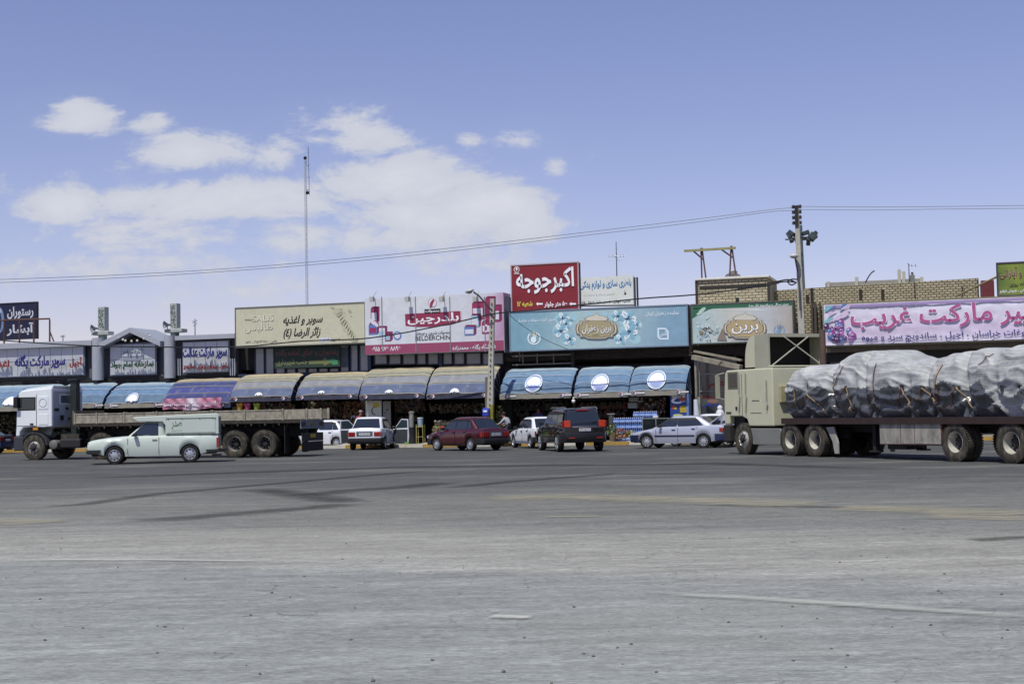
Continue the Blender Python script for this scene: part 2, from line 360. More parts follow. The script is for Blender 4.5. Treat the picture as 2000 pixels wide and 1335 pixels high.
    col = mix(mth('MULTIPLY', mth('LESS_THAN', vl.outputs['Distance'], .06), .5), col, (.5, .48, .45))
    L.new(col, b.inputs['Base Color']); b.inputs['Roughness'].default_value = .88; b.inputs['Specular IOR Level'].default_value = .3
    bp = N.new('ShaderNodeBump'); bp.inputs['Strength'].default_value = .5; bp.inputs['Distance'].default_value = .01; L.new(fi, bp.inputs['Height']); L.new(bp.outputs[0], b.inputs['Normal'])
    return m
struct('road', MB().add([(-900,-60,0),(900,-60,0),(900,2500,0),(-900,2500,0)], [(0,1,2,3)]), asphalt())
def patch_mat(h, lo, hi, amax, sx, sy, k=.9):
    m = bpy.data.materials.new('patch'+h); m.use_nodes = True; N = m.node_tree.nodes; L = m.node_tree.links; b = N['Principled BSDF']
    t = N.new('ShaderNodeTexCoord'); mp = N.new('ShaderNodeMapping'); mp.inputs['Scale'].default_value = (sx, sy, 1); L.new(t.outputs['Object'], mp.inputs[0])
    n = N.new('ShaderNodeTexNoise'); n.inputs['Scale'].default_value = 1; n.inputs['Detail'].default_value = 8; n.inputs['Roughness'].default_value = .7; L.new(mp.outputs[0], n.inputs['Vector'])
    uv = N.new('ShaderNodeAttribute'); uv.attribute_name = 'edge'
    mu = N.new('ShaderNodeMath'); mu.operation = 'MULTIPLY_ADD'; L.new(uv.outputs['Fac'], mu.inputs[0]); mu.inputs[1].default_value = .55; L.new(n.outputs[0], mu.inputs[2])
    r = N.new('ShaderNodeMapRange'); r.inputs[1].default_value = lo; r.inputs[2].default_value = hi; r.inputs[3].default_value = 0; r.inputs[4].default_value = amax; L.new(mu.outputs[0], r.inputs[0])
    L.new(r.outputs[0], b.inputs['Alpha']); b.inputs['Base Color'].default_value = (*hexc(h, k), 1); b.inputs['Roughness'].default_value = .95; b.inputs['Specular IOR Level'].default_value = .15
    return m
def ribbon(name, pts, w, m, z):
    """a worn or dusty strip lying on the road, its edge feathered by the vertex attribute"""
    P = [ground(*p) for p in pts]; Q = []
    for a, b in zip(P, P[1:]):
        for i in range(8): Q.append(a.lerp(b, i/8))
    Q.append(P[-1]); rows = []; ed = []
    n = len(Q)
    for i, q in enumerate(Q):
        d = (Q[min(i+1, n-1)]-Q[max(i-1, 0)]); d.z = 0; d.normalize(); nv = Vector((-d.y, d.x, 0))
        wi = w(i/(n-1)) if callable(w) else w; row = []
        for j in range(-4, 5):
            p = q+nv*wi*j/8; row.append(Vector((p.x, p.y, z))); ed.append((1-(abs(j)/4)**2)*min(1, 6*min(i, n-1-i)/n))
        rows.append(row)
    mb = MB().grid(rows); o = struct(name, mb, m)
    a = o.data.attributes.new('edge', 'FLOAT', 'POINT'); a.data.foreach_set('value', ed); return o
TM = patch_mat('242425', .74, 1.12, .45, 1.6, 7)
for i, (pts, w) in enumerate([([(180,1022),(350,1012),(520,998),(640,988),(712,982)], 1.5), ([(712,983),(640,974),(560,962),(470,952)], 1.7), ([(560,972),(680,958),(800,950),(900,938)], 1.7),
      ([(0,995),(160,985),(300,965),(470,950),(700,930),(1000,905)], 1.0), ([(820,958),(1000,940),(1200,925),(1500,925)], 1.0), ([(1880,1056),(1950,1052),(2060,1046)], .7),
      ([(0,940),(400,925),(800,912),(1400,905),(2000,925)], 2.0), ([(1300,985),(1600,990),(1900,1000)], .5)]):
    ribbon('tyre_mark', pts, w, TM, .004+.0006*i)
DM = patch_mat('a39d8a', .80, 1.10, .6, 1.3, 5)
for i, (pts, w) in enumerate([([(1560,990),(1750,994),(1900,1000),(2080,1006)], 2.6), ([(1780,1008),(1900,1010),(2100,1016)], 1.4), ([(860,975),(1100,970),(1400,978),(1700,992)], 3.0), ([(1040,1010),(1200,1008)], .5), ([(-60,1018),(40,1018),(120,1022)], 2.0)]):
    ribbon('dust_patch', pts, w, DM, .010+.0006*i)
LM = patch_mat('bdbdb6', .66, 1.1, .5, 2.2, 9)
ribbon('worn_line', [(1230,1156),(1500,1172),(1750,1188),(2100,1212)], .34, LM, .014)
ribbon('worn_line', [(950,1205),(990,1206),(1045,1208)], .26, patch_mat('c8c8c0', .66, 1.05, .6, 5, 14), .015)
ribbon('worn_line', [(0,1094),(300,1094),(560,1098)], .3, LM, .0146)
# small stones lying about
st = MB()
for i in range(140):
    px = random.uniform(0, 2000); py = 930+405*random.random()**1.3; g = ground(px, py); r = random.uniform(.004, .013)
    st.ball((g.x, g.y, r*.5), (r*1.3, r, r*.7), n=5, jit=.3)
tag(build('gravel', st, M('6f6a63', .95), smooth=None), 'loose small stones scattered over the worn asphalt', 'gravel', kind='stuff')

# kerb and pavement (row coordinates)
KD = 4.6
pv = MB(); pv.add([(-60, -KD+.18, .15), (60, -KD+.18, .15), (60, 14, .15), (-60, 14, .15)], [(0,1,2,3)])
fstruct('pavement', pv, M('a29c90', .9, var=.2, scale=1.2, dirt=.5, bump=.3, k=.55))
white = M('cfcabb', .8, var=.15, dirt=.5); yellow = M('b8913e', .8, var=.2, dirt=.6)
kb = MB(); sx = -60.0; i = 0
while sx < 60:
    w = 2.1; kb.box(sx, sx+w-.02, -KD, -KD+.2, 0, .158, i % 2); sx += w; i += 1
fstruct('kerb', kb, [white, yellow])
rm = MB()
for px in (852, 1262, 690):
    s = hit(px, 866, KD)[0]
    rm.prism([(s-1.1, .15), (s+1.1, .15), (s+1.1, .40), (s+.55, .44)], 'y', -KD+.24, -KD+1.2)
fstruct('concrete_ramp', rm, M('cfc9ba', .9, var=.15, dirt=.4))

# ------------------------------------------------------------------ buildings of the shop row
dark_brick = brick_mat('5a5148', '463f39', '2c2926'); tan_brick = brick_mat('cbc2a6', 'b8ae92', '665f50', .34, .14, .02)
tan_small = brick_mat('bdb397', 'a79e84', '564f42', .27, .12, .024); white_brick = brick_mat('d9d6cd', 'cfcbc0', '9a968c')
glass = M('8794a4', .12, var=.25, scale=.7, k=.8, spec=.8); dglass = M('4a5866', .1, var=.3, scale=.5, k=.6, spec=.9)
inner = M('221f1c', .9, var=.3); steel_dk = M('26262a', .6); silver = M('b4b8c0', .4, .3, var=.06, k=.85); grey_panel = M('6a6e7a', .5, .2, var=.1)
black = M('141416', .7); alu = M('c6cad0', .45, .3, var=.05)
MULT = -12.0
def shell(o, s0, s1, z1, wallm, zmid=4.3, front=None, ztop=None):
    """ground-floor bay with dark inside, and the storey above it as a solid block"""
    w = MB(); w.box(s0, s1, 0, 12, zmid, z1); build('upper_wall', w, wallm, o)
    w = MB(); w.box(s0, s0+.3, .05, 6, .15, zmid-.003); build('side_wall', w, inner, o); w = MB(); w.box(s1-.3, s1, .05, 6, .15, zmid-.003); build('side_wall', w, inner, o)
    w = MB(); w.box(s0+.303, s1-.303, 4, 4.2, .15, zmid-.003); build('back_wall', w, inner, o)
def sx_(px, py=700, d=0): return hit(px, py, d)[0]
def zy_(px, py, d=0): return hit(px, py, d)[1]

# --- 1: clad market hall with prayer room gable
s0 = sx_(-90); s1 = sx_(461)
b1 = fthing('market_hall', 'low grey metal-clad market hall with a gabled prayer room between two silver columns', 'building', (s0+s1)/2, 0)
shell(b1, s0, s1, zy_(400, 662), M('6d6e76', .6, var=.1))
def coping(px0, py0, px1, py1, h_px, d0=1.0):
    a = hit(px0, py0, d0); b = hit(px1, py1, d0); hz = h_px*.0265
    w = MB(); w.prism([(-d0, a[1]), (.5, a[1]+.12), (.5, a[1]-hz+.05), (-d0, a[1]-hz)], 'x', a[0], b[0])
    return build('roof_edge', w, silver, b1)
coping(-90, 675, 178, 665, 11); coping(341, 656, 458, 652, 9)
for (x0, x1, yt, yb) in ((-90, 178, 674, 752), (178, 341, 668, 750), (341, 461, 662, 745)):
    w = MB(); frect(w, x0, x1, yt, yb, .35, depth=.33); build('cladding', w, M('60616a', .6, var=.1), b1)
# dark band above the awnings
w = MB(); frect(w, -90, 461, 738, 752, .6, depth=.2); build('fascia_board', w, black, b1)
for n_, px, w_px, yt, yb in ((0, 190.5, 25, 660, 742), (1, 331, 24, 655, 738)):
    s, z0 = hit(px, yb, 1.0); z1 = hit(px, yt, 1.0)[1]; w = MB(); r = w_px*.0265/2
    w.lathe([(0, z0), (r, z0), (r, z1), (0, z1)], (s, -.95, 0), 'z', 28); build('column', w, silver, b1, smooth=40)
# gable
ga = hit(259, 640, .95); gl = hit(199, 668, .95); gr_ = hit(318, 664, .95); t = .28
w = MB(); w.prism([(gl[0], gl[1]-.05), (ga[0], ga[1]), (ga[0], ga[1]-t), (gl[0], gl[1]-t-.08)], 'y', -1.25, 1.5); w.prism([(gr_[0], gr_[1]-.05), (ga[0]+.004, ga[1]), (ga[0]+.004, ga[1]-t), (gr_[0], gr_[1]-t-.08)], 'y', -1.25, 1.5)
build('gable_roof', w, silver, b1)
w = MB(); w.prism([(gl[0]+.2, gl[1]-t-.1), (ga[0], ga[1]-t-.01), (gr_[0]-.2, gr_[1]-t-.1), (gr_[0]-.2, gl[1]-1.1), (gl[0]+.2, gl[1]-1.1)], 'y', .3, 1.2); build('gable_wall', w, M('2a2a2e', .7), b1)
bl = MB(); cb = MB(); prev = None
for px, py in ((232,658),(240,662),(245,664),(257,665),(268,664),(281,660),(292,654)):
    s, z = hit(px, py, 1.2); cb.tube((s, -1.2, z), (s, -1.2, z+.08), .015, 5)
    if prev: cb.tube(prev, (s, -1.2, z+.08), .012, 5)
    prev = (s, -1.2, z+.08); bl.ball((s, -1.2, z-.03), .07, n=8)
w = build('bulb_cable', cb, black, b1); build('bulb', bl, M('e8e4dc', .3), w)
def big_panel(x0, x1, yt, yb, d=.75, cols=6, rows=2):
    s0, s1, z0, z1 = fr(x0, x1, yt, yb, d); w = MB(); cw = (s1-s0)/cols; rh = (z1-z0)/rows
    for i in range(cols):
        for j in range(rows): w.box(s0+i*cw+.012, s0+(i+1)*cw-.012, -d, -d+.06, z0+j*rh+.012, z0+(j+1)*rh-.012)
    w.box(s0-.05, s1+.05, -d+.064, -d+.12, z0-.05, z1+.05, 1)
    return build('sign_panel', w, [alu, M('83899a', .5)], b1)
pn = big_panel(-90, 163, 677, 735, cols=12); p2 = big_panel(215, 303, 672, 731, cols=4); p3 = big_panel(357, 446, 667, 726, cols=4)
navy = M('23287c', .4, k=.8); redl = M('8c2222', .4); greenl = M('214a2e', .4); wht = M('dfe0e6', .5)
def led(par, s, x0, x1, yt, yb, m, off=.42, bold=.03):
    lettering(par, s, x0, x1, yt, yb, .75+off, m, bold, .02); lettering(par, s, x0, x1, yt, yb, .75+off-.05, wht, bold+.014, .018)
    s0, s1, z0, z1 = fr(x0, x1, yt, yb, .75+off); w = MB(); n = max(3, int((s1-s0)/.45))
    for i in range(n):
        ss = s0+(i+.5)*(s1-s0)/n; w.tube((ss, -.75, z0+.3*(z1-z0)), (ss, -.75-off+.07, z0+.3*(z1-z0)), .012, 5)
    build('letter_bracket', w, steel_dk, par)
led(pn, 'سوپر مارکت یگانه', 29, 127, 691, 722, navy); led(pn, 'آجیل', 136, 160, 697, 717, redl, .25); led(pn, 'اغذیه', -20, 18, 703, 720, redl, .25)
led(p2, 'نمازخانه امام جواد', 216, 300, 704, 722, greenl, .3); led(p3, 'سوپر مارکت عدالت', 357, 443, 676, 703, navy)
led(p3, 'ساندویچ', 359, 380, 710, 722, redl, .2, .02); led(p3, 'سوغات خراسان', 385, 423, 710, 722, redl, .2, .02); led(p3, 'آجیل', 429, 443, 707, 720, redl, .2, .02)
w = MB(); frect(w, 238, 276, 679, 695, .80, 0, .04); pl = build('name_plate', w, M('c3c9d2', .5), p2)
lettering(pl, 'بسم الله الرحمن الرحیم', 241, 273, 682, 692, .812, M('44464c'), .015)
w = MB(); frect(w, 240, 275, 696, 704, .78, 0, .03); build('blank_plate', w, M('8f95a3', .5), p2)
for px in (348, 352, 450, 454, 458):
    a = hit(px, 700, .8); b = hit(px, 733, .8); w = MB(); w.tube((a[0], -.8, b[1]), (a[0], -.8, a[1]), .035, 8); build('pipe', w, silver, b1, smooth=40)
# pylons on the columns, with loudspeaker horns
pyl = M('a9b0ab', .55, var=.35, scale=9, dirt=.4, dcol='747c78', k=.9)
for (x0, x1, yt, yb, bx0, bx1, bt, bb, hx, hy, lab) in ((191, 204, 599, 645, 181, 214, 647, 654, 184, 641, 'pale green engraved pylon above the left silver column'), (332, 345, 592, 640, 323, 358, 642, 649, 326, 634, 'pale green engraved pylon above the right silver column, beside the short cream billboard')):
    s0, s1, z0, z1 = fr(x0, x1, yt, yb, .9); sm_ = (s0+s1)/2; t_ = fthing('pylon', lab, 'pylon', sm_, .9, z0-.35, 'engraved pylons above the columns')
    w = MB(); w.box(s0, s1, -.9, -.9+(s1-s0), z0, z1); build('shaft', w, pyl, t_, bevel=.015)
    w = MB()
    for i in range(70):
        a = random.uniform(s0+.02, s1-.11); zz = random.uniform(z0+.05, z1-.15); c = random.choice(((.09,.02),(.02,.11),(.05,.05)))
        w.box(a, a+c[0], -.915, -.9, zz, zz+c[1])
    build('engraving', w, M('6d7874', .6), t_)
    a0, a1, c0, c1 = fr(bx0, bx1, bt, bb, .9); w = MB(); w.box(a0, a1, -1.05, -.45, c0, c1); build('base_plate', w, pyl, t_, bevel=.02)
    w = MB(); w.box(sm_-.16, sm_+.16, -.95, -.55, c0-.25, c0-.003); build('foot', w, M('7a8a84', .5), t_)
    hs, hz = hit(hx, hy, 1.2); h = fthing('horn_loudspeaker', 'grey horn loudspeaker on the base plate of the '+('left' if hx < 250 else 'right')+' green pylon', 'loudspeaker', hs, 1.2, hz-.17, 'horn loudspeakers on the pylons')
    w = MB(); T = Matrix.Translation((hs, -1.2, hz)) @ Matrix.Rotation(math.radians(-35), 4, 'Z'); w.T = T
    w.lathe([(.02, .25), (.05, .2), (.08, .05), (.2, -.15), (.215, -.16), (.17, -.13), (.05, .04), (.0, .05)], (0,0,0), 'y', 20); build('horn', w, M('8d9196', .5, .3), h, smooth=50)
    w = MB(); w.tube((hs, -1.15, c1 - .0), (hs, -1.15, hz), .025, 6); build('stand', w, steel_dk, h)

# --- 2: restaurant building with cream sign
s0 = sx_(462); s1 = sx_(713)
b2 = fthing('restaurant_building', 'two-storey shop with blue-framed glazing under the cream billboard', 'building', (s0+s1)/2, 0)
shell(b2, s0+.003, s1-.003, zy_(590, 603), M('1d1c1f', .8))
bf = M('2f3f5c', .5); 
def window(par, x0, x1, yt, yb, d=.12, g=glass, fr_m=bf, mull=0):
    s0, s1, z0, z1 = fr(x0, x1, yt, yb, d); w = MB(); t = .05
    w.box(s0, s1, -d-.05, 0, z0, z0+t); w.box(s0, s1, -d-.05, 0, z1-t, z1); w.box(s0, s0+t, -d-.047, 0, z0+t, z1-t); w.box(s1-t, s1, -d-.047, 0, z0+t, z1-t)
    f = build('window', w, fr_m, par); w = MB(); w.box(s0+t, s1-t, -d+.0, -.02, z0+t, z1-t); build('pane', w, g, f)
for x0, x1 in ((498, 517), (518, 536)): window(b2, x0, x1, 679, 735)
for i in range(6): window(b2, 538+i*21, 557.5+i*21, 718, 733)
for x0, x1 in ((664, 682), (684, 700), (702, 720)): window(b2, x0, x1, 672, 727)
w = MB(); frect(w, 462, 713, 727, 737, .3, depth=.28); build('ledge', w, M('33405a', .6), b2)

# --- 3: building with pink sign
s0 = sx_(714); s1 = sx_(986)
b3 = fthing('dairy_shop_building', 'shop building with a strip of small windows under the large pink and white billboard', 'building', (s0+s1)/2, 0)
shell(b3, s0, s1-.003, zy_(850, 585), M('232227', .8))
for x0, x1 in ((731,757),(759,784),(786,812),(814,833),(835,857),(865,884),(886,908),(910,940),(942,984)): window(b3, x0, x1, 688, 712, g=M('a3a9b2', .2, k=.8), fr_m=M('3a3a46', .5))
for px in (860, 721):
    w = MB(); frect(w, px-3, px+3, 688, 722, .2, depth=.19); build('post', w, M('2e3f60', .5), b3)

# --- 4: saffron shop, dark brick
s0 = sx_(986); s1 = sx_(1346)
b4 = fthing('brick_shop_building', 'dark brick shop building under the long light blue billboard', 'building', (s0+s1)/2, 0)
shell(b4, s0, s1-.003, zy_(1160, 612), dark_brick)
w = MB(); frect(w, 986, 998, 628, 686, .5, depth=.49); build('white_pier', w, white_brick, b4)
w = MB()
for x in (1020, 1048, 1080): frect(w, x, x+2, 690, 712, .3, depth=.05)
frect(w, 1000, 1122, 692, 695, .32, depth=.06); frect(w, 1000, 1122, 709, 712, .32, depth=.06); build('window_frame', w, M('8a8680', .6), b4)
w = MB(); frect(w, 986, 1346, 713, 722, .5, depth=.4); build('lintel', w, M('1b1a1c', .8), b4)
w = MB(); frect(w, 1117, 1122, 686, 800, .6, depth=.2); build('pier', w, M('35312d', .8), b4)

# --- 5: corner cafe with brick room on its roof
s0 = sx_(1346); s1 = sx_(1604)
b5 = fthing('cafe_building', 'shop building with a dark brick front under the green and beige billboard', 'building', (s0+s1)/2, 0)
shell(b5, s0, s1, zy_(1450, 600), brick_mat('c0b592', 'aba182', '57503f', .27, .12, .024))
w = MB(); frect(w, 1352, 1604, 672, 690, .4, depth=.38); build('lintel', w, M('2a2522', .8), b5)
w = MB(); frect(w, 1368, 1440, 697, 812, .1, depth=.04); gl = build('shop_window', w, M('4d5557', .15, var=.3, scale=1.2, spec=.7, k=.75), b5)
w = MB()
frect(w, 1366, 1442, 728, 731, .16, depth=.05); frect(w, 1366, 1442, 762, 764, .16, depth=.05); frect(w, 1362, 1367, 697, 812, .17, depth=.05)
build('glazing_bar', w, M('9a9a96', .5), gl)
lettering(gl, 'گرم', 1384, 1416, 744, 757, .108, M('a82a2a'), .03); lettering(gl, 'صبحانه', 1369, 1405, 770, 780, .108, M('9a3030'), .02); lettering(gl, 'نهار', 1372, 1404, 786, 795, .108, M('2a3cb0'), .03)
w = MB(); s, z = hit(1396, 783, .105); fell(w, 1392, 783, 11, 4, .106, 0, 20); build('sticker', w, M('8a6a60'), gl)
w = MB(); a = hit(1358, 697, 1.8); b = hit(1358, 800, 1.8); w.tube((a[0], -1.8, .15), (a[0], -1.8, a[1]), .06, 8)
c = hit(1446, 717, 3.2); w.bar((a[0]-.1, -1.8, a[1]), (c[0], -3.0, c[1]), .3, .22); w.bar((a[0]-.1, -1.5, a[1]+.3), (c[0], -2.6, c[1]+.35), .15, .1)
build('canopy_frame', w, M('9a9483', .8, var=.3, dirt=.8), b5)
# brick piers right of the billboard and electric risers
w = MB()
for x0, x1 in ((1548, 1552), (1584, 1588), (1590, 1595), (1600, 1603)): frect(w, x0, x1, 590, 650, .3, depth=.2)
build('riser', w, M('4a4039', .7), b5)

s0, s1, z0, z1 = fr(1363, 1499, 545, 604, -1.5)
rr = fthing('roof_room', 'square tan brick room with white coping on the roof above the green billboard', 'building', (s0+s1)/2, -1.5, z0)
w = MB(); w.box(s0, s1, 1.5, 5.5, z0-.5, z1); build('wall', w, tan_brick, rr)
w = MB(); w.box(s0-.12, s1+.12, 1.38, 5.6, z1, z1+.12); build('coping', w, M('d8d6cf', .8), rr, bevel=.03)
w = MB(); w.box(s0+.1, s1-.05, 1.46, 1.5, z1-.42, z1-.3); w.box(s0-.12, s0, 1.45, 1.7, z0-.5, z1-.004); w.box(s1, s1+.1, 1.45, 1.7, z0-.5, z1-.35); build('steel_trim', w, M('2e2a28', .7), rr)
a0, a1, c0, c1 = fr(1437, 1443, 581, 596, -1.5); w = MB(); w.box(a0, a1, 1.47, 1.5, c0, c1); build('vent', w, black, rr)
tag(rr, None)
# --- 6: long brick parapet and the hypermarket
s0 = sx_(1499, 570, -4); s1 = sx_(1912, 560, -4)
b6 = fthing('brick_parapet_wall', 'long tan brick parapet with dark slots behind the pink hypermarket banner', 'wall', (s0+s1)/2, -4)
zt0 = zy_(1500, 563, -4); zt1 = zy_(1910, 546, -4)
w = MB(); w.prism([(s0, 3), (s1, 3), (s1, (zt0+zt1)/2+.06), ((s0+s1)/2, (zt0+zt1)/2-.02), (s0, (zt0+zt1)/2-.1)], 'y', 4, 4.35); build('brickwork', w, tan_small, b6)
w = MB()
for x, y0, y1 in ((1577, 575, 592), (1681, 565, 585), (1724, 566, 585), (1880, 560, 578), (1787, 552, 583), (1586, 562, 592), (1910, 546, 580)): frect(w, x-(3 if y0 > 560 else 1), x+(3 if y0 > 560 else 1), y0, y1, -3.97, depth=.02)
build('slot', w, M('2c2320', .9), b6)
s0 = sx_(1604); s1 = sx_(2110)
b7 = fthing('hypermarket_building', 'long brick shop building behind the loaded truck, under the pink hypermarket banner', 'building', (s0+s1)/2, 0)
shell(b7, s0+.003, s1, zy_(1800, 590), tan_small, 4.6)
w = MB(); frect(w, 1604, 2110, 672, 681, .8, depth=.7); build('concrete_lintel', w, M('6e685c', .9, var=.3, dirt=.7), b7)
w = MB(); frect(w, 1604, 2110, 683, 700, .5, depth=.4); build('shadow_board', w, M('2e2a26', .9), b7)  # dark board put in for the shade below the lintel
for x0, x1 in ((1622, 1650), (1652, 1690), (1692, 1730), (1860, 1900)):
    w = MB(); frect(w, x0, x1, 690, 760, .3, depth=.1); build('shutter', w, M('7c8288', .6, var=.15), b7)

# ------------------------------------------------------------------ billboards
def board(name, label, x0, x1, yt, yb, d, mats, depth=.5, group='billboards above the shops', edge=None, cat='billboard'):
    s0, s1, z0, z1 = fr(x0, x1, yt, yb, d)
    t = fthing(name, label, cat, (s0+s1)/2, d, z0, group)
    w = MB(); w.box(s0, s1, -d, -d+depth, z0, z1); p = build('panel', w, mats, t)
    if edge:
        w = MB(); e = .06
        w.box(s0-e, s1+e, -d-.03, -d+depth, z1, z1+e); w.box(s0-e, s1+e, -d-.03, -d+depth, z0-e, z0)
        w.box(s0-e, s0, -d-.03, -d+depth, z0, z1); w.box(s1, s1+e, -d-.03, -d+depth, z0, z1); build('edge_trim', w, edge, t)
    return t, p
def grad_mat(stops, axis=0, k=.85, rough=.45, noise_amt=.25, scale=.5, size=10.0):
    """printed sheet: colours blend along the board, wandering with noise. stops: (position in metres from the board's middle, hex)"""
    m = bpy.data.materials.new('print'); m.use_nodes = True; N = m.node_tree.nodes; L = m.node_tree.links; b = N['Principled BSDF']
    t = N.new('ShaderNodeTexCoord'); s = N.new('ShaderNodeSeparateXYZ'); L.new(t.outputs['Object'], s.inputs[0])
    n = N.new('ShaderNodeTexNoise'); n.inputs['Scale'].default_value = scale; n.inputs['Detail'].default_value = 3; L.new(t.outputs['Object'], n.inputs['Vector'])
    a = N.new('ShaderNodeMath'); a.operation = 'MULTIPLY_ADD'; L.new(n.outputs[0], a.inputs[0]); a.inputs[1].default_value = noise_amt*size; L.new(s.outputs[axis], a.inputs[2])
    r = N.new('ShaderNodeMapRange'); r.inputs[1].default_value = -size/2+noise_amt*size/2; r.inputs[2].default_value = size/2+noise_amt*size/2; L.new(a.outputs[0], r.inputs[0])
    rp = N.new('ShaderNodeValToRGB'); e = rp.color_ramp; L.new(r.outputs[0], rp.inputs[0])
    while len(e.elements) < len(stops): e.elements.new(.5)
    for q, (p, h) in zip(e.elements, stops): q.position = p; q.color = (*hexc(h, k), 1)
    n3 = N.new('ShaderNodeTexNoise'); n3.inputs['Scale'].default_value = 1.6; n3.inputs['Detail'].default_value = 8; n3.inputs['Roughness'].default_value = .7; L.new(t.outputs['Object'], n3.inputs['Vector'])
    r3 = N.new('ShaderNodeMapRange'); r3.inputs[1].default_value = .35; r3.inputs[2].default_value = .65; r3.inputs[3].default_value = .86; r3.inputs[4].default_value = 1.03; L.new(n3.outputs[0], r3.inputs[0])
    mx = N.new('ShaderNodeMix'); mx.data_type = 'RGBA'; mx.blend_type = 'MULTIPLY'; mx.inputs[0].default_value = 1; L.new(rp.outputs[0], mx.inputs[6]); L.new(r3.outputs[0], mx.inputs[7])
    L.new(mx.outputs[2], b.inputs['Base Color']); b.inputs['Roughness'].default_value = rough; return m
P = lambda h, k=.85: M(h, .5, var=.05, k=k)
ink = P('20201f'); pwhite = P('ecebee', .95)

# cream sign
cream = M('dcdac2', .5, var=.06, scale=.8, dirt=.35, dcol='a59f84', k=.9)
t, p = board('billboard', 'cream corrugated billboard with black brush lettering and a bottle drawing, above the blue-framed windows', 461, 712, 597, 672.5, 1.3, cream, .9, edge=M('6f6f66', .6))
w = MB(); s0, s1, z0, z1 = fr(462, 711, 598, 672, 1.3)
for i in range(1, 40): zz = z0+(z1-z0)*i/40; w.box(s0+.01, s1-.01, -1.306, -1.30, zz-.008, zz+.008)
build('corrugation', w, M('c9c5a6', .6, k=.9), p)
lettering(p, 'سوپر و اغذیه', 553, 630, 615, 637, 1.31, ink, .03, slant=.25); lettering(p, 'زائر الرضا (٤)', 554, 626, 639, 661, 1.31, ink, .03, slant=.25)
lettering(p, 'SILAS'[::-1], 492, 534, 615, 627, 1.318, M('e9e6d0', .5), .005); lettering(p, 'SALIS', 493, 535, 616, 628, 1.312, M('8c8972', .5), .0)
lettering(p, 'طالیس', 478, 533, 631, 650, 1.312, M('8c8972', .5), -.005); lettering(p, 'طالیس', 477, 532, 630, 649, 1.318, M('e9e6d0', .5), -.005)
w = MB(); s, z = hit(478, 624, 1.312); w.bar((s, -1.312, z), (s+.7, -1.312, z-.06), .01, .05); build('underline', w, M('8c8972'), p)
lettering(p, 'تلفن : ۳۵۲۴۶۲۸ - ۰۵۱۲', 479, 541, 664.5, 671, 1.31, ink, .01); lettering(p, 'مدیریت :', 634, 664, 660, 667, 1.31, ink, .015)
w = MB(); frect(w, 624, 646, 659, 667, 1.309); build('name_strip', w, P('d8d9e6'), p); lettering(p, 'بقاء الرضا', 626, 644, 660.5, 666, 1.314, P('5a5aa0'), .0)
w = MB()      # bottle drawing leaning to the right, cap to the upper left
for (x, y, rx, ry, c) in ((657,607,6,5,1),(663,613,7,6,0),(668,622,6,9,1),(673,632,7,11,0),(678,641,8,12,1),(683,650,6,9,0),(688,658,8,7,1),(694,664,7,4,0)):
    fell(w, x, y, rx, ry, 1.309+.002*c+.001*(x % 5), c, 14, -.5, .12)
for k in range(16):
    a = random.uniform(645, 690); fell(w, a, 600+(a-645)*.35*random.uniform(.4, 1.4), random.uniform(1, 3), .8, 1.318, 0, 8, .6)
for k in range(9): fell(w, 664+k*3.3, 617+k*5.3, .9, 5, 1.319, 2, 8, .9-.1*k)
build('bottle_picture', w, [P('a9a88f'), P('c4c2a6'), P('4c4a3c')], p)

# dark green banner under it
t, p = board('banner', 'dark green fabric banner with a long arrow, hung below the cream billboard', 536, 664, 677, 717.5, .9, M('22382f', .7, var=.15), .03, None, cat='banner')
lettering(p, 'رستوران و غذای آماده یگانه', 539, 661, 680, 696, .905, P('7a3f36'), .02); lettering(p, 'جنب شهرداری', 540, 600, 700, 714, .905, P('8a8a5c'), .01)
w = MB(); fpoly(w, [(603,704),(632,702.5),(632,698),(650,707),(632,714),(632,710),(603,711)], .905); build('arrow', w, P('6f7648'), p)
w = MB()
for k in range(6): fpoly(w, [(640+k, 702+k), (652+k*1.3, 700+k*1.6), (661, 704+k*1.5), (650, 705+k*1.5)], .908+.001*k)
build('flash', w, P('3f8a5c'), p)

# pink and white dairy billboard
gm = grad_mat([(0, 'a5487a'), (.05, 'c9a6bf'), (.12, 'd6d8e0'), (.5, 'dadee4'), (.78, 'd4d3de'), (.9, 'b98aae'), (1, '9c4474')], 0, .9, noise_amt=.12, size=10.2)
t, p = board('billboard', 'tall pink and white billboard with dairy boxes and a crimson name band', 713, 984, 577, 688, 1.5, gm, 1.2, edge=None)
w = MB(); frect(w, 713, 984, 669, 687.6, 1.505, depth=.004); build('bottom_band', w, P('9a4868'), p)
w = MB(); s0, s1, z0, z1 = fr(984, 986, 577, 688, 1.5); w.box(s0, s0+.02, -1.5, -.2, z0, z1); build('side_panel', w, M('8c8f98', .6), p)
lettering(p, '۸۸۹۶ ۹۷۶ ۰۹۱۵', 727, 782, 676, 685, 1.512, pwhite, .015); lettering(p, 'فروشگاه یگانه - محمدزاده', 884, 968, 672, 684, 1.516, P('2b1a24'), .034); lettering(p, 'فروشگاه یگانه - محمدزاده', 884, 968, 672, 684, 1.521, pwhite, .012)
w = MB(); fpoly(w, [(791,613),(899,607),(900,628),(880,634),(845,638),(815,638),(792,636)], 1.510); fpoly(w, [(899,608),(902,607),(902,627),(899,628)], 1.509, 1); build('name_band', w, [P('93304f'), P('d8c0cc')], p)
lettering(p, 'بلدرچین', 796, 896, 611, 634, 1.516, pwhite, .02)
w = MB(); frect(w, 829, 860, 603, 611.5, 1.518, depth=.003); build('black_tag', w, ink, p); lettering(p, 'محصولات', 831, 858, 604, 610.5, 1.523, pwhite, .03)
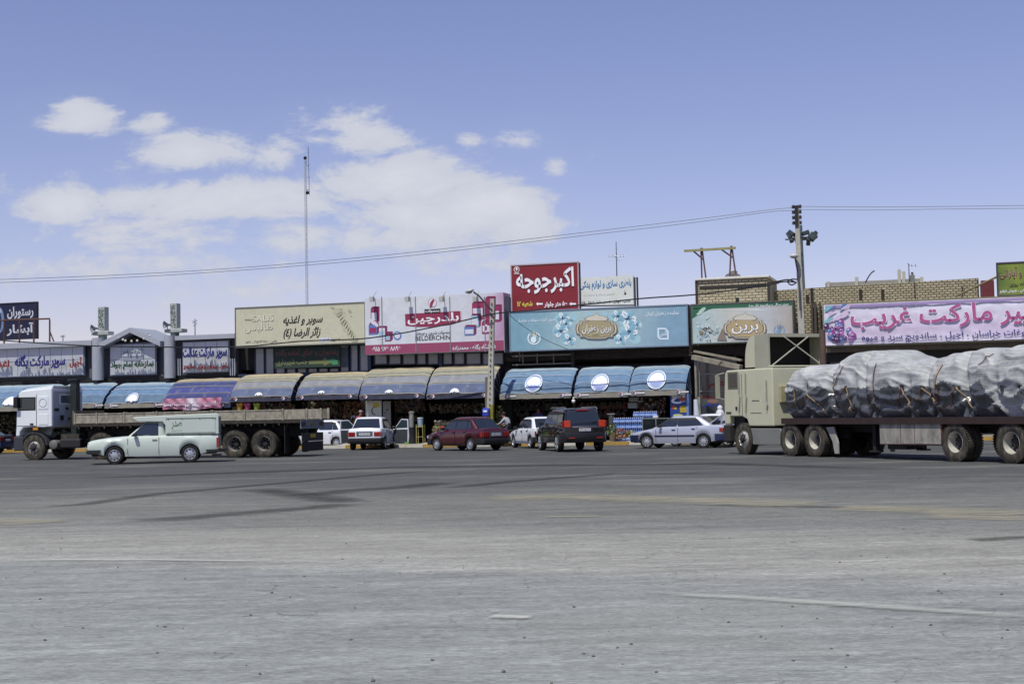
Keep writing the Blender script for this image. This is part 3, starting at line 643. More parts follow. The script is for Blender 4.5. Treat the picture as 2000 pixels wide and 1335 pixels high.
w = MB(); fell(w, 844.5, 591, 8.5, 9, 1.510, 0); fell(w, 844.5, 591, 7.6, 8.1, 1.513, 1); fell(w, 843, 592, 3, 6, 1.516, 2, 10, .4); fell(w, 846, 587, 2.5, 3, 1.519, 2, 8); fell(w, 842, 598, 4, 1.4, 1.52, 2, 8, -.7); build('bird_emblem', w, [P('b06a90'), P('e6e4ee'), P('93304f')], p)
lettering(p, 'محصولات بلدرچین و نوربخش', 811, 879, 646, 655, 1.51, P('3a3a44'), .015); lettering(p, 'BELDERCHIN'[::-1] if False else 'BELDERCHIN', 811, 879, 655, 664, 1.51, ink, .01)
w = MB()
def carton(x0, x1, yt, yb, ca, cb_, dd): frect(w, x0, x1, yt, yb, dd, ca); frect(w, x0+1.5, x1-1.5, yt+(yb-yt)*.3, yb-(yb-yt)*.15, dd+.003, cb_); fpoly(w, [(x0,yt),(x0+4,yt-4),(x1+4,yt-4),(x1,yt)], dd+.001, 4); fpoly(w, [(x1,yt),(x1+4,yt-4),(x1+4,yb-4),(x1,yb)], dd+.002, 4)
carton(724, 737, 602, 630, 0, 1, 1.508); carton(720, 736, 634, 653, 3, 0, 1.515); carton(752, 763, 651, 666, 0, 2, 1.511); carton(738, 752, 640, 662, 1, 2, 1.509)
carton(922, 944, 592, 624, 0, 1, 1.508); carton(948, 964, 582, 626, 0, 4, 1.512); carton(966, 976, 598, 628, 0, 1, 1.511); carton(920, 935, 616, 638, 2, 1, 1.518); carton(907, 926, 638, 654, 3, 1, 1.521); carton(941, 957, 629, 651, 0, 1, 1.519)
fell(w, 776, 655, 8, 8.5, 1.511, 3); fell(w, 776, 655, 5.5, 6, 1.514, 1); fell(w, 949, 641, 4, 8, 1.526, 1); fell(w, 949, 641, 2.2, 4.5, 1.529, 0)
for k in range(5): fell(w, 724+k*3, 626+k*2, 3, 4, 1.52+.001*k, 1, 9, 0, .2)
build('product_picture', w, [P('9c2e5c'), P('dcdce8'), P('9fc6dc'), P('5f7fc0'), P('7d2750')], p)
for i, x in enumerate((747, 813, 880, 948)):
    w = MB(); s, z0 = hit(x, 687, 1.51); z1 = hit(x, 579, 1.51)[1]; w.box(s-.02, s+.02, -1.53, -1.503, z0, z1); build('joint_strip', w, M('8c8a92', .5), p)
for x in (726, 795, 862, 928):
    s, z = hit(x, 584, 1.9); w = MB(); w.box(s-.1, s+.1, -2.0, -1.75, z-.12, z+.12); w.bar((s, -1.8, z+.1), (s, -1.3, z+.45), .04, .04); f = build('floodlight', w, [M('b6b6ae', .5)], t)

# red and white roof billboards
def posts(par, xs, yt, yb, d, r=.05, m=steel_dk):
    for x in xs:
        s, z1 = hit(x, yt, d); z0 = hit(x, yb, d)[1]; w = MB(); w.box(s-r, s+r, -d, -d+2*r, z0, z1); build('post', w, m, par)
red = M('86202a', .5, var=.08, scale=1.0, k=.85)
t, p = board('billboard', 'square dark red roof billboard with large white brush lettering and yellow branch note', 1000, 1129, 516, 612, .6, red, .12, edge=M('b9a7ae', .6))
lettering(p, 'اکبرجوجه', 1008, 1121, 523, 573, .625, P('1c2454'), .042); lettering(p, 'اکبرجوجه', 1008, 1121, 523, 573, .632, pwhite, .026)
lettering(p, '۵۰۰ متر جلوتر', 1063, 1108, 588, 600, .61, pwhite, .03); lettering(p, 'شعبه ۱۲', 1010, 1040, 588, 600, .61, P('e8dc50'), .03)
for x in (1112, 1047): w = MB(); fpoly(w, [(x,593),(x+4,589.5),(x+4,591.6),(x+13,591.6),(x+13,594.6),(x+4,594.6),(x+4,597)], .61); build('arrow', w, pwhite, p)
w = MB(); fell(w, 1009, 526, 5.5, 6, .609, 0); fell(w, 1009, 526, 4.4, 4.9, .612, 1); fell(w, 1009, 525, 1.8, 3.2, .615, 0); fpoly(w, [(1004,533),(1014,533),(1014,534.5),(1004,534.5)], .61, 0); build('emblem', w, [pwhite, red], p)
posts(t, (1015, 1112), 530, 640, .45)
t, p = board('billboard', 'weathered white roof billboard with blue lettering, right of the red one', 1131, 1237, 540, 596, .5, M('d3d5cf', .6, var=.08, scale=1.4, dirt=.45, dcol='b9b7a4', k=.95), .1)
lettering(p, 'باطری سازی و لوازم یدکی', 1133, 1233, 546, 566, .515, P('3f86bd'), .02); lettering(p, 'حاشیه اتوبان ۵۰۰ متر جلوتر انتقال قائم', 1133, 1232, 586, 594, .51, ink, .015)
lettering(p, 'تعمیر دینام و استارت', 1140, 1200, 573, 578, .509, P('b5b5ad'), .0)
w = MB(); fell(w, 1221, 573, 2.6, 2.6, .512, 0, 4); fell(w, 1220.5, 568.5, 1, 1, .512, 0, 6); build('blot', w, ink, p)
posts(t, (1239, 1244), 541, 612, .5, .04); posts(t, (1131.5,), 513, 612, .55, .035)
w = MB(); a = hit(1133, 597.5, .52); b = hit(1240, 596, .52); w.bar((a[0], -.52, a[1]), (b[0], -.52, b[1]), .06, .06); a = hit(1230, 541, .5); b = hit(1244, 541, .5); build('rail', w, steel_dk, t)

# long blue saffron billboard
def flower(w, cx, cy, r, d, n=6, mi=(0, 1, 2)):
    for k in range(n):
        a = 2*PI*k/n+random.uniform(-.2, .2); fell(w, cx+math.cos(a)*r*.55, cy+math.sin(a)*r*.55, r*.52, r*.33, d+.002*k, mi[k % 2], 14, a, .06)
        fell(w, cx+math.cos(a)*r*.5, cy+math.sin(a)*r*.5, r*.36, r*.06, d+.002*n+.001*k, mi[1], 8, a)
    for k in range(7): a = random.uniform(0, 6.3); fell(w, cx+math.cos(a)*r*.14, cy+math.sin(a)*r*.14, r*.2, r*.05, d+.003*n+.001*k, mi[2], 6, a)
def crest(p, cx, cy, sx, sy, d, cols, word, wx, wy, sub=None):
    """printed cartouche: scrolled border, gold field, a small crown panel above"""
    w = MB(); o = []
    for i in range(48):
        t = 2*PI*i/48; c, s = math.cos(t), math.sin(t); r = 1+.07*math.cos(8*t)+.05*math.cos(4*t)
        o.append((cx+sx*r*math.copysign(abs(c)**.42, c), cy+sy*r*math.copysign(abs(s)**.42, s)))
    for k, (g, mi) in enumerate(((1.12, 1), (1.05, 0), (.98, 3), (.93, 2))):
        fpoly(w, [(cx+(x-cx)*(1+(g-1)*1), cy+(y-cy)*g) for x, y in o], d+.002*k, mi)
    hy = cy-sy*1.25
    for k, (g, mi) in enumerate(((1.0, 1), (.9, 0))):
        fpoly(w, [(cx-sx*.62*g, hy+sy*.22), (cx-sx*.75*g, hy), (cx-sx*.5*g, hy-sy*.3*g), (cx-sx*.12, hy-sy*.42*g), (cx, hy-sy*.7*g), (cx+sx*.12, hy-sy*.42*g), (cx+sx*.5*g, hy-sy*.3*g), (cx+sx*.75*g, hy), (cx+sx*.62*g, hy+sy*.22)], d+.010+.002*k, mi)
    q = build('crest_picture', w, cols, p)
    lettering(q, word, cx-wx, cx+wx, cy-wy, cy+wy, d+.020, cols[3], .034); lettering(q, word, cx-wx, cx+wx, cy-wy, cy+wy, d+.026, pwhite, .015)
    if sub: lettering(q, sub, cx-8, cx+8, cy+wy+2, cy+wy+5, d+.02, cols[3], 0)
def hand_mark(p, cx, cy, r, d, m1, m2):
    w = MB()
    for k in range(14):
        a0 = -.9+k*.345; a1 = a0+.35
        fpoly(w, [(cx+math.sin(a0)*0+math.cos(a0)*r, cy+math.sin(a0)*r), (cx+math.cos(a1)*r, cy+math.sin(a1)*r), (cx+math.cos(a1)*r*.82, cy+math.sin(a1)*r*.82), (cx+math.cos(a0)*r*.82, cy+math.sin(a0)*r*.82)], d+.0005*(k % 2), 0)
    for k in range(4): fell(w, cx-2+k*2, cy-r*.55+abs(k-1.5)*1.2, 1.0, r*.62, d+.003, 0 if k % 2 else 1, 8, .15*(k-1.5))
    fell(w, cx-1, cy+r*.25, r*.42, r*.5, d+.005, 0, 12)
    build('hand_emblem', w, [m1, m2], p)
gm = grad_mat([(0, '74a0b8'), (.25, '86aebf'), (.45, 'b4cccf'), (.6, 'a6bfc7'), (.8, '86a9c0'), (1, '88a8c4')], 0, .9, noise_amt=.1, size=13)
t, p = board('billboard', 'long light blue billboard with white flowers round a gold crest', 997, 1342, 603, 678.5, 1.4, gm, .9, edge=M('7f8fa0', .5))
w = MB()
def inb(cx, cy, r): t_ = 607-.038*(cx-1169); return max(cy, t_+r), min(r, 36)
for cx, cy, r in ((1098,617,13),(1118,604,10),(1095,645,15),(1112,664,12),(1200,608,12),(1224,618,17),(1228,645,17),(1240,662,11),(1212,662,13),(1106,630,13),(1216,598,9),(1244,635,10),(1150,599,8),(1180,600,8)):
    cy = inb(cx, cy, r)[0]; fell(w, cx, cy, r*1.1, r*.9, 1.404, 3, 16, 0, .08)
for cx, cy, r in ((1100,618,12),(1095,645,14),(1112,662,12),(1226,620,16),(1229,648,16),(1206,606,11),(1212,662,11),(1106,632,10),(1243,634,9)): flower(w, cx, inb(cx, cy, r)[0], r, 1.410)
build('flower_picture', w, [P('dfeaec', .95), P('8fbfd6'), P('27334f'), P('a9d0dc')], p)
crest(p, 1165, 642, 33, 16, 1.45, [P('d9d3c4'), P('8f8166'), P('ada27e'), P('4a3c30')], 'برین زعفران', 28, 9, '۱۳۳۸')
lettering(p, 'سوپر اغذیه سوغات خراسان', 1010, 1083, 621, 630, 1.41, P('e3eef4', .95), .01); lettering(p, 'کاکوتی - آجیل - زرشک', 1030, 1068, 630, 634, 1.41, P('cfe0ea'), 0)
lettering(p, 'نماینده زعفران ایران', 1261, 1326, 607, 617, 1.41, P('e3eef4', .95), .01)
hand_mark(p, 1043, 660, 13, 1.41, P('e3eef4', .95), P('c8b88a'))
w = MB()
for q in ([(1284,640),(1300,640),(1306,646),(1306,663),(1303,663),(1303,647),(1299,643),(1284,643)], [(1284,643),(1287,643),(1287,657),(1290,660),(1306,660),(1306,663),(1289,663),(1284,658)]): fpoly(w, q, 1.41+.001*len(w.v)/8)
build('frame_emblem', w, P('dbe8f2', .95), p); lettering(p, 'الس', 1288, 1302, 646, 658, 1.413, P('dbe8f2', .95), .02)

# green and beige billboard
gm = grad_mat([(0, '8fa59c'), (.22, 'bcd0d2'), (.45, 'cfd0c8'), (.65, 'c7ccd0'), (.85, 'b5aaa0'), (1, '7a4a3c')], 0, .85, noise_amt=.15, size=7.4)
t, p = board('billboard', 'green-topped beige billboard with gold crest, below the tan roof room', 1352, 1548, 592, 667, 1.4, gm, .9, edge=M('50564e', .5))
w = MB(); frect(w, 1352, 1548, 593, 600, 1.405, 0); fpoly(w, [(1352,600),(1400,600),(1385,604),(1368,612),(1352,622)], 1.405, 0); fpoly(w, [(1395,606),(1480,603),(1500,606)], 1.404, 1); fell(w, 1371, 606, 9, 3.5, 1.41, 2, 16, -.7); fell(w, 1366, 612, 6, 2.4, 1.412, 2, 12, -.3); build('green_header', w, [P('2f6a4c'), P('dfe4e4'), P('bcd4c8')], p)
lettering(p, 'دیزی سنگی و ساندویچ زائر رضا', 1463, 1540, 592, 600, 1.412, pwhite, .02)
w = MB()
for k in range(26): a = random.gauss(0, 11); b_ = random.gauss(0, 9); fell(w, 1378+a, 643+b_, random.uniform(3, 7), random.uniform(2, 4), 1.405+.001*k, random.choice((0, 0, 1, 2)), 10, random.uniform(0, 3), .15)
for k in range(9): fell(w, random.uniform(1356, 1400), random.uniform(648, 666), random.uniform(1, 3), .9, 1.434, 3, 7, random.uniform(0, 3))
for k in range(8): fell(w, 1380+random.uniform(-6, 6), 642+random.uniform(-5, 5), 2.5, .7, 1.436, 3, 7, random.uniform(0, 3))
fpoly(w, [(1400,664),(1411,640),(1420,664)], 1.436, 2); build('bowl_picture', w, [P('c6d6da'), P('9fb6bc'), P('8a7f74'), P('3a3a38')], p)
crest(p, 1455, 641, 34, 16, 1.45, [P('d5d0c2'), P('8a7c66'), P('b9a67e'), P('5a4a38')], 'برین', 26, 10); hand_mark(p, 1522, 645, 11, 1.41, P('7f9fc4'), P('6f7f90'))
lettering(p, 'زعفران و چاشنی برین اصل قائنات', 1428, 1492, 661, 665.5, 1.41, P('6b5a50'), 0)

# pink banner
gm = grad_mat([(0, 'd8cfe2'), (.25, 'd8d6e6'), (.45, 'e2deec'), (.65, 'd2c2dc'), (1, 'dedbea')], 2, .95, noise_amt=.5, scale=.35, size=3.2)
s0, s1, z0, z1 = fr(1610, 2110, 585.5, 666.5, 1.5)
t = fthing('banner', 'wide wrinkled lilac banner with magenta lettering and printed fruit, behind the loaded truck', 'banner', (s0+s1)/2, 1.5, z0)
rows = []
for j in range(13):
    rows.append([Vector((s0+(s1-s0)*i/110, -1.5-.035*noise.noise(Vector((i*.16+j*.5, j*.35-i*.05, 0)))-.018*noise.noise(Vector((i*.5+j*.9, j*.3, 5))), z0+(z1-z0)*j/12)) for i in range(111)])
p = build('sheet', MB().grid(rows), gm, t, smooth=60)
w = MB()
w.box(s0-.08, s1, -1.40, -1.34, z1-.02, z1+.08); w.box(s0-.08, s1, -1.40, -1.34, z0-.08, z0+.02); w.box(s0-.08, s0-.0, -1.40, -1.34, z0+.02, z1-.02); build('frame', w, M('8f8a72', .6), t)
w = MB(); frect(w, 1611, 2100, 587, 592, 1.552, 0); build('top_stripe', w, P('a892c4'), p)
mg = P('b04a8c'); 
lettering(p, 'هایپر مارکت غریب', 1661, 2062, 592, 642, 1.562, P('f0e8f4', .95), .035); lettering(p, 'هایپر مارکت غریب', 1661, 2062, 592, 642, 1.567, P('b85a92'), .02)
lettering(p, 'سوغات خراسان ، آجیل ، ساندویچ سرد و میوه', 1683, 2018, 645, 664, 1.562, P('22267c'), .015)
w = MB()
for k in range(34):
    x = random.uniform(1614, 1670); y = 632+random.uniform(-6, 32); 
    if y < 640 and x > 1655: continue
    c = random.choice((0, 1, 2, 3, 4)); r = random.uniform(3.5, 6.5); fell(w, x, y, r, r, 1.553+.0008*k, c, 14); fell(w, x-r*.3, y-r*.3, r*.4, r*.3, 1.584, 5, 8)
for k in range(16): fell(w, random.uniform(1615, 1655), random.uniform(596, 628), random.uniform(4, 12), random.uniform(1.5, 4), 1.553+.0008*k, random.choice((5, 6, 4, 5)), 10, -.6, .2)
build('fruit_picture', w, [P('7a3a86'), P('b070b4'), P('4b2a5c'), P('9a4a9c'), P('4f7fb8'), P('dcc8e4'), P('7fc0c8')], p)

# navy billboard on the far left roof
t, p = board('billboard', 'navy blue roof billboard with white lettering at the far left', -70, 71, 594, 662, -2, M('141b3c', .5, k=.8), .15, edge=M('1a1c2c'))
lettering(p, 'رستوران', 14, 65, 598, 622, -1.99, P('c9cbd6'), .03); lettering(p, 'آبشار', 13, 66, 630, 655, -1.99, P('c9cbd6'), .03); lettering(p, 'ویژه', -30, 3, 600, 612, -1.99, P('c9cbd6'), .02)
w = MB(); fell(w, -2, 625, 10, 26, -1.992, 0); fell(w, -6, 627, 9, 24, -1.989, 1); build('plate_picture', w, [P('6f86a8'), P('1f2a50')], p)
t = fthing('steel_frame', 'rusty open steel frame standing in front of the navy roof billboard', 'frame', sx_(50, 640, -1), -1, zy_(50, 662, -1))
w = MB()
for x in (8, 38, 66, 97): a = hit(x, 662, -1); b = hit(x, 624, -1); w.tube((a[0], 1, a[1]-.3), (b[0], 1, b[1]), .05, 6)
a = hit(0, 625, -1); b = hit(97, 622, -1); w.tube((a[0]-2, 1, a[1]), (b[0], 1, b[1]), .05, 6); a = hit(107, 662, -1); b = hit(97, 646, -1); w.tube((a[0], 1, a[1]-.3), (b[0], 1, b[1]), .04, 6)
build('bars', w, M('5a3a2e', .7), t)

# green and yellow roof sign, dark red panel at the far right
gm = grad_mat([(0, '3c5a34'), (.3, '8a9a3a'), (.6, '5f7a38'), (1, 'b5a832')], 0, .85, noise_amt=.5, scale=.8, size=4)
t, p = board('billboard', 'green and yellow roof billboard with dark red lettering at the far right', 1949, 2080, 512, 574, 1.0, gm, .12, edge=M('3f2f4a'))
lettering(p, 'دستغذا و آپاراتی', 1953, 2040, 521, 545, 1.01, P('d8cfc0'), .03); lettering(p, 'دستغذا و آپاراتی', 1953, 2040, 521, 545, 1.016, P('6a1420'), .012)
lettering(p, 'شبانه روزی', 1972, 2012, 551, 560, 1.01, ink, .02); lettering(p, 'تعویض روغن ، فروش لوازم', 1953, 2030, 564, 572, 1.01, pwhite, .02)
s0, s1, z0, z1 = fr(1916, 1942, 547, 577, -.5); w = MB(); w.box(s0, s1, .5, 3.5, z0-.2, z1); ftag('roof_hut', w, M('6a2730', .7, var=.15), 'small dark red roof hut beside the green and yellow billboard', 'hut', bevel=.02)

# ------------------------------------------------------------------ awnings
def fabric(cols, stripes=None, var=.16, dirt=.35, dcol='b3a68b', k=.85):
    return [M(c, .75, var=var, scale=2.2, dirt=dirt, dcol=dcol, bump=.35, k=k, key='fab') for c in cols]
BEIGE = fabric(['aca186', '92907f', '7c8088', '525f80', '35374a', '2a2e4a', 'b8ab8a'])
BLUE = fabric(['93a5b2', '6a86a2', '587698', '526c86', '8f8b7f', '2c4868', 'b4bec4'], dcol='8495a0')
NAVY = fabric(['a0967c', '3a4678', '343f80', '2f3870', '282b4c', '20264a', 'b0a484'])
def awning(label, x0, x1, yt, yb, cols, d0=.9, d1=2.5, val=.27, wr=.03, emblem=None, seed=0, group='shop awnings', drape=0):
    s0 = hit(x0, yb, d1)[0]; s1 = hit(x1, yb, d1)[0]; xm = (x0+x1)/2
    zb = hit(xm, yb, d1)[1]; zt = hit(xm+10, yt, d0+.3)[1]
    t = fthing('awning', label, 'awning', (s0+s1)/2, d0, zb, group)
    H = zt-(zb+val); D = d1-d0
    def prof(u):       # 0 top at the wall, 1 lower front edge
        a = u*PI/2; r = .62
        q_ = u*.86+.14*u*u; return d0+D*(1-(1-q_)**1.35), zb+val+H*(1-q_**1.45)
    N = 26; NS = max(16, int((s1-s0)*9)); rows = []
    for j in range(N+1):
        u = j/N; d, z = prof(u); row = []
        for i in range(NS+1):
            v = i/NS; q = Vector((s0+(s1-s0)*v, seed*3.1, u*3)); sag = (abs(math.sin(u*PI*4)))*.03
            n_ = wr*noise.noise(Vector((q.x*2.2, q.y, q.z*1.5)))+wr*.7*noise.noise(Vector((q.x*1.2+u*4, q.y+9, q.z*5)))
            if drape: n_ += .06*u*noise.noise(Vector((v*14, u*3+v*5, seed)))
            ins = .10*(1-u)*(1 if v < .5 else -1)*max(0, 1-min(v, 1-v)*NS/1.5)
            row.append(Vector((q.x+ins*0, -(d+n_-sag), z-.35*sag+n_*.5-.10*math.exp(-min(v, 1-v)*(s1-s0)/.12))))
        rows.append(row)
    bands = [0, 1, 2, 3]
    def mf(i, j): return bands[min(3, int(i/N*4))]
    cv_ = build('canopy', MB().grid(rows, mf=mf), cols, t, smooth=80)
    for k in (1, 2, 3, 4):
        w = MB(); j = int(N*k/4); w.path([p_+Vector((0, -.012, .006)) for p_ in rows[j][::2]], .016, 5); build('piping', w, cols[6], t)
    for e, s in ((0, s0), (1, s1)):
        w = MB(); pts = [(r[0 if e == 0 else -1].y, r[0 if e == 0 else -1].z) for r in rows]
        c = (-(d0), zb+.05); vs = [(s, c[0], c[1])]+[(s, a, b) for a, b in pts]+[(s, -d1, zb+.02)]
        w.add(vs, [(0, i, i+1) for i in range(1, len(vs)-1)])
        for k in (8, 14, 20): w.tube((s+(.01 if e else -.01), c[0], c[1]), (s+(.01 if e else -.01), pts[k][0], pts[k][1]), .014, 4, mi=1)
        build('side_panel', w, [cols[5], cols[6]], t)
    w = MB(); vr = []
    for j in range(3):
        vr.append([Vector((s0+(s1-s0)*i/NS, -(d1+.01+.02*noise.noise(Vector((i*.6, j*.2, seed+3)))), zb+val*(1-j/2)+(.015*noise.noise(Vector((i*.35, 1, seed))) if j == 2 else 0))) for i in range(NS+1)])
    vl = build('valance', MB().grid(vr), cols[4], t, smooth=80)
    for v, c in ((.1, 0), (.88, 1)):           # small printed marks on the valance
        w = MB(); cs = s0+(s1-s0)*v; z_ = zb+val*.55
        def dot(cx, cz, rx, rz, dd, mi): w.add([(cx+rx*math.cos(2*PI*i/12), -(d1+dd), cz+rz*math.sin(2*PI*i/12)) for i in range(12)], [list(range(12))], mi)
        dot(cs, z_, .11, .09, .045, 0); dot(cs-.03, z_+.03, .06, .035, .049, 1); dot(cs-.05, z_-.03, .06, .03, .049, 2)
        if cols is BLUE: w.box(cs+.13, cs+.5, -(d1+.046), -(d1+.044), z_-.04, z_+.04, 0)
        build('valance_mark', w, [P('d8d6da'), P('a83038'), P('2c3c80')], vl)
    if emblem:
        ex, ey, er, style = emblem; se = hit(ex, ey, d1-.2)[0]; z_ = hit(ex, ey, d1-.25)[1]
        # find u for this height
        us = min(range(N+1), key=lambda j: abs(prof(j/N)[1]-z_)); uc = us/N
        w = MB(); R = er*.0258; 
        arc = [(u/200, prof(u/200)) for u in range(201)]; L_ = [0]
        for a, b in zip(arc, arc[1:]): L_.append(L_[-1]+math.hypot(b[1][0]-a[1][0], b[1][1]-a[1][1]))
        lc = L_[int(uc*200)]
        def pt(a, b, off):   # a across, b down the cloth
            zz = max(zb+.01, z_-b); k = min(range(201), key=lambda i: abs(arc[i][1][1]-zz)); (d, z) = arc[k][1]
            return (se+a, -(d+off+wr*.5), zz+off*.5)
        def disc(r0, r1, off, mi, lo=-9, hi=9):
            n = 28
            for i in range(n):
                a0, a1 = 2*PI*i/n, 2*PI*(i+1)/n
                q = [(r_*math.cos(a), r_*math.sin(a)) for r_, a in ((r0, a0), (r1, a0), (r1, a1), (r0, a1))]
                if all(lo <= y_ <= hi and z_-y_ > zb+val+.01 for _, y_ in q): w.add([pt(x_, y_, off) for x_, y_ in q], [(0,1,2,3)], mi)
        disc(0, R*.35, .05, 0); disc(R*.35, R*.7, .05, 0); disc(R*.7, R, .05, 0)
        if style == 'wave':
            rs = (0, .25, .45, .62, .76)
            for r0, r1 in zip(rs, rs[1:]): disc(R*r0, R*r1, .056, 1, R*.12, R)
            for r0, r1 in zip((.79, .86), (.86, .92)): disc(R*r0, R*r1, .056, 2)
        build('round_logo', w, [P('dcdce0', .95), P('5a70b0'), P('7f9cc4')], cv_)
    return t
awning('blue awning at the far left edge, partly behind the white truck cab', -70, 92, 752, 803, BLUE, emblem=(22, 790, 17, ''), seed=1)
awning('blue awning directly behind the white truck cab, its front edge torn open', 100, 199, 748, 797, BLUE, seed=2, drape=1)
awning('blue awning with a round white logo, left of the navy one with the pink banner', 204, 318, 747, 796, BLUE, emblem=(261, 781, 15, 'wave'), seed=3, drape=1)
a4 = awning('navy and beige awning with a pink banner hung across its front', 318, 450, 739, 797, NAVY, seed=4)
awning('beige and grey-blue awning directly right of the navy one', 449, 568, 730, 784, BEIGE, emblem=(509, 776, 10, ''), seed=5)
awning('beige and grey-blue awning above the orange and pink tubs', 578, 699, 727, 780, BEIGE, emblem=(631, 773, 10, ''), seed=6)
awning('beige and grey-blue awning above the white poster board', 702, 830, 717, 779, BEIGE, emblem=(763, 771, 10, ''), seed=7)
awning('beige and grey-blue awning ending at the concrete lamp post', 833, 961, 713, 778, BEIGE, emblem=(891, 769, 10.5, ''), seed=8)
awning('light blue awning with a round logo, directly right of the lamp post', 976, 1115, 718, 778, BLUE, emblem=(1042, 749, 17.5, 'wave'), seed=9)
awning('light blue awning with a round logo, above the black car', 1121, 1227, 715, 776, BLUE, emblem=(1172, 748, 17.5, 'wave'), seed=10)
awning('light blue awning with a round logo, rightmost of the row beside the blue fridge', 1229, 1339, 713, 772, BLUE, emblem=(1282, 742, 18, 'wave'), seed=11)
s0, s1, z0, z1 = fr(317, 431, 777, 799, 2.75); rows = [[Vector((s0+(s1-s0)*i/40, -2.70-.04*math.sin(i*.9+j)-.03*noise.noise(Vector((i*.4, j, 2))), z0+(z1-z0)*j/6+(.05*math.sin(i/40*PI*3)*(1-j/6)))) for i in range(41)] for j in range(7)]
t = fthing('banner', 'small wrinkled pink banner with white lettering hung on the navy awning', 'banner', (s0+s1)/2, 2.7, z0)
p = build('sheet', MB().grid(rows), grad_mat([(0, 'b87890'), (.35, 'c48aa0'), (.5, 'e4dae2'), (.68, 'c8849c'), (1, 'b47088')], 0, .9, noise_amt=.1, size=3.4), t, smooth=70)
lettering(p, 'ساندویچ سرد و گرم املت نیمرو', 319, 429, 782, 794, 2.80, pwhite, .03)

# ------------------------------------------------------------------ vehicles
rubber = M('232222', .85, var=.2, scale=6, dirt=.5, dcol='4a4641', spec=.3); trubber = M('3b3834', .9, var=.25, scale=4, dirt=.7, dcol='6e6759', bump=.4, spec=.2)
hub = M('b9bcc4', .35, .4, var=.08); dark = M('0e0e10', .6); plastic = M('1c1d20', .55); chrome = M('c8c8cc', .12, 1.0, var=.02)
cglass = M('1d242a', .05, var=.1, spec=1.0, k=.9, coat=.5); tail = M('8e1c1a', .2, var=.1, spec=.8, k=.9); headl = M('b9c0c8', .1, var=.05, spec=1.0); amber = M('d08a20', .3)
platem = M('c4c6cc', .5, var=.05)
def wheel(par, x, y, r, wd, side, kind='car', name='wheel', dual=False, steer=0.0):
    T = Matrix.Translation((x, y, r)) @ Matrix.Rotation(steer, 4, 'Z') @ Matrix.Scale(side, 4, (0,1,0)); h = wd/2
    w = MB(T)
    if kind == 'car':
        w.lathe([(r*.62, -h), (r*.9, -h), (r*.985, -h*.75), (r, -h*.3), (r, h*.3), (r*.985, h*.75), (r*.93, h), (r*.66, h*.98), (r*.64, h*.6)], (0,0,0), 'y', 30)
        o = build(name, w, rubber, par, smooth=40)
        w = MB(T); w.lathe([(r*.66, h*.98), (r*.63, h*1.02), (r*.58, h*.7), (r*.3, h*.98), (0, h*1.05)], (0,0,0), 'y', 30)
        for k in range(8):
            a = 2*PI*k/8; c, s = math.cos(a), math.sin(a); p = lambda rr, t: (rr*r*math.cos(a+t), h*1.03, rr*r*math.sin(a+t))
            w.add([p(.4, -.12), p(.4, .12), p(.58, .16), p(.58, -.16)], [(0,1,2,3)], 1)
        build('rim', w, [hub, dark], o, smooth=40)
    elif kind == 'alloy':
        w.lathe([(r*.66, -h), (r*.9, -h), (r*.985, -h*.75), (r, -h*.3), (r, h*.3), (r*.985, h*.75), (r*.93, h), (r*.7, h*.98), (r*.68, h*.6)], (0,0,0), 'y', 30)
        o = build(name, w, rubber, par, smooth=40)
        w = MB(T); w.lathe([(r*.7, h*.98), (r*.66, h*1.0), (r*.64, h*.3), (0, h*.25)], (0,0,0), 'y', 30, mis=[0, 0, 1])
        for k in range(6): a = 2*PI*k/6; w.bar((.08*r*math.cos(a), h*.85, .08*r*math.sin(a)), (.66*r*math.cos(a), h*.85, .66*r*math.sin(a)), r*.17, h*.25)
        w.lathe([(r*.16, h*.6), (r*.16, h*.98), (0, h)], (0,0,0), 'y', 14); build('rim', w, [hub, dark], o, smooth=40)
    else:
        tw = wd
        for q in ((0, 1) if dual else (0,)):
            yo = -q*(tw*1.08); nseg = 44; prof = [(r*.56, -h), (r*.86, -h*1.02), (r*.95, -h*.9), (r, -h*.6), (r, h*.6), (r*.95, h*.9), (r*.86, h*1.02), (r*.6, h*.96), (r*.55, h*.8)]
            w.lathe([(a, b+yo) for a, b in prof], (0,0,0), 'y', nseg)
            for k in range(nseg):
                a = 2*PI*(k+.5)/nseg
                for sg in (-1, 1):
                    T2 = T @ Matrix.Rotation(-a, 4, 'Y') @ Matrix.Translation((r*.985, yo+sg*h*.62, 0)); ww = MB(T2); ww.box(-.01, r*.022, -h*.36, h*.36, -r*.042, r*.042)
                    o_ = len(w.v); w.v += ww.v; w.f += [[o_+i for i in f] for f in ww.f]; w.mi += ww.mi
        o = build(name, w, trubber, par, smooth=35)
        w = MB(T)
        if dual: w.lathe([(r*.56, h*.8), (r*.54, h*.86), (r*.5, h*.2), (r*.44, -h*.9), (r*.2, -h*1.0), (r*.2, -h*.2), (r*.15, -h*.1), (0, -h*.1)], (0,0,0), 'y', 30, mis=[0, 0, 0, 1, 1, 1, 1]); nb = 8; rb, yb_ = r*.34, -h*.92
        else: w.lathe([(r*.56, h*.8), (r*.54, h*.9), (r*.5, h*.6), (r*.42, h*.9), (r*.3, h*1.05), (r*.2, h*1.1), (r*.18, h*1.5), (r*.1, h*1.65), (0, h*1.65)], (0,0,0), 'y', 30, mis=[0, 0, 0, 0, 1, 1, 1, 1]); nb = 8; rb, yb_ = r*.35, h*1.02
        for k in range(nb): a = 2*PI*k/nb; w.tube((rb*math.cos(a), yb_-.02, rb*math.sin(a)), (rb*math.cos(a), yb_+.05, rb*math.sin(a)), .025, 6, mi=2)
        build('rim', w, [RIMM[0], RIMM[1], M('9a9a98', .4, .5)], o, smooth=40)
    return o
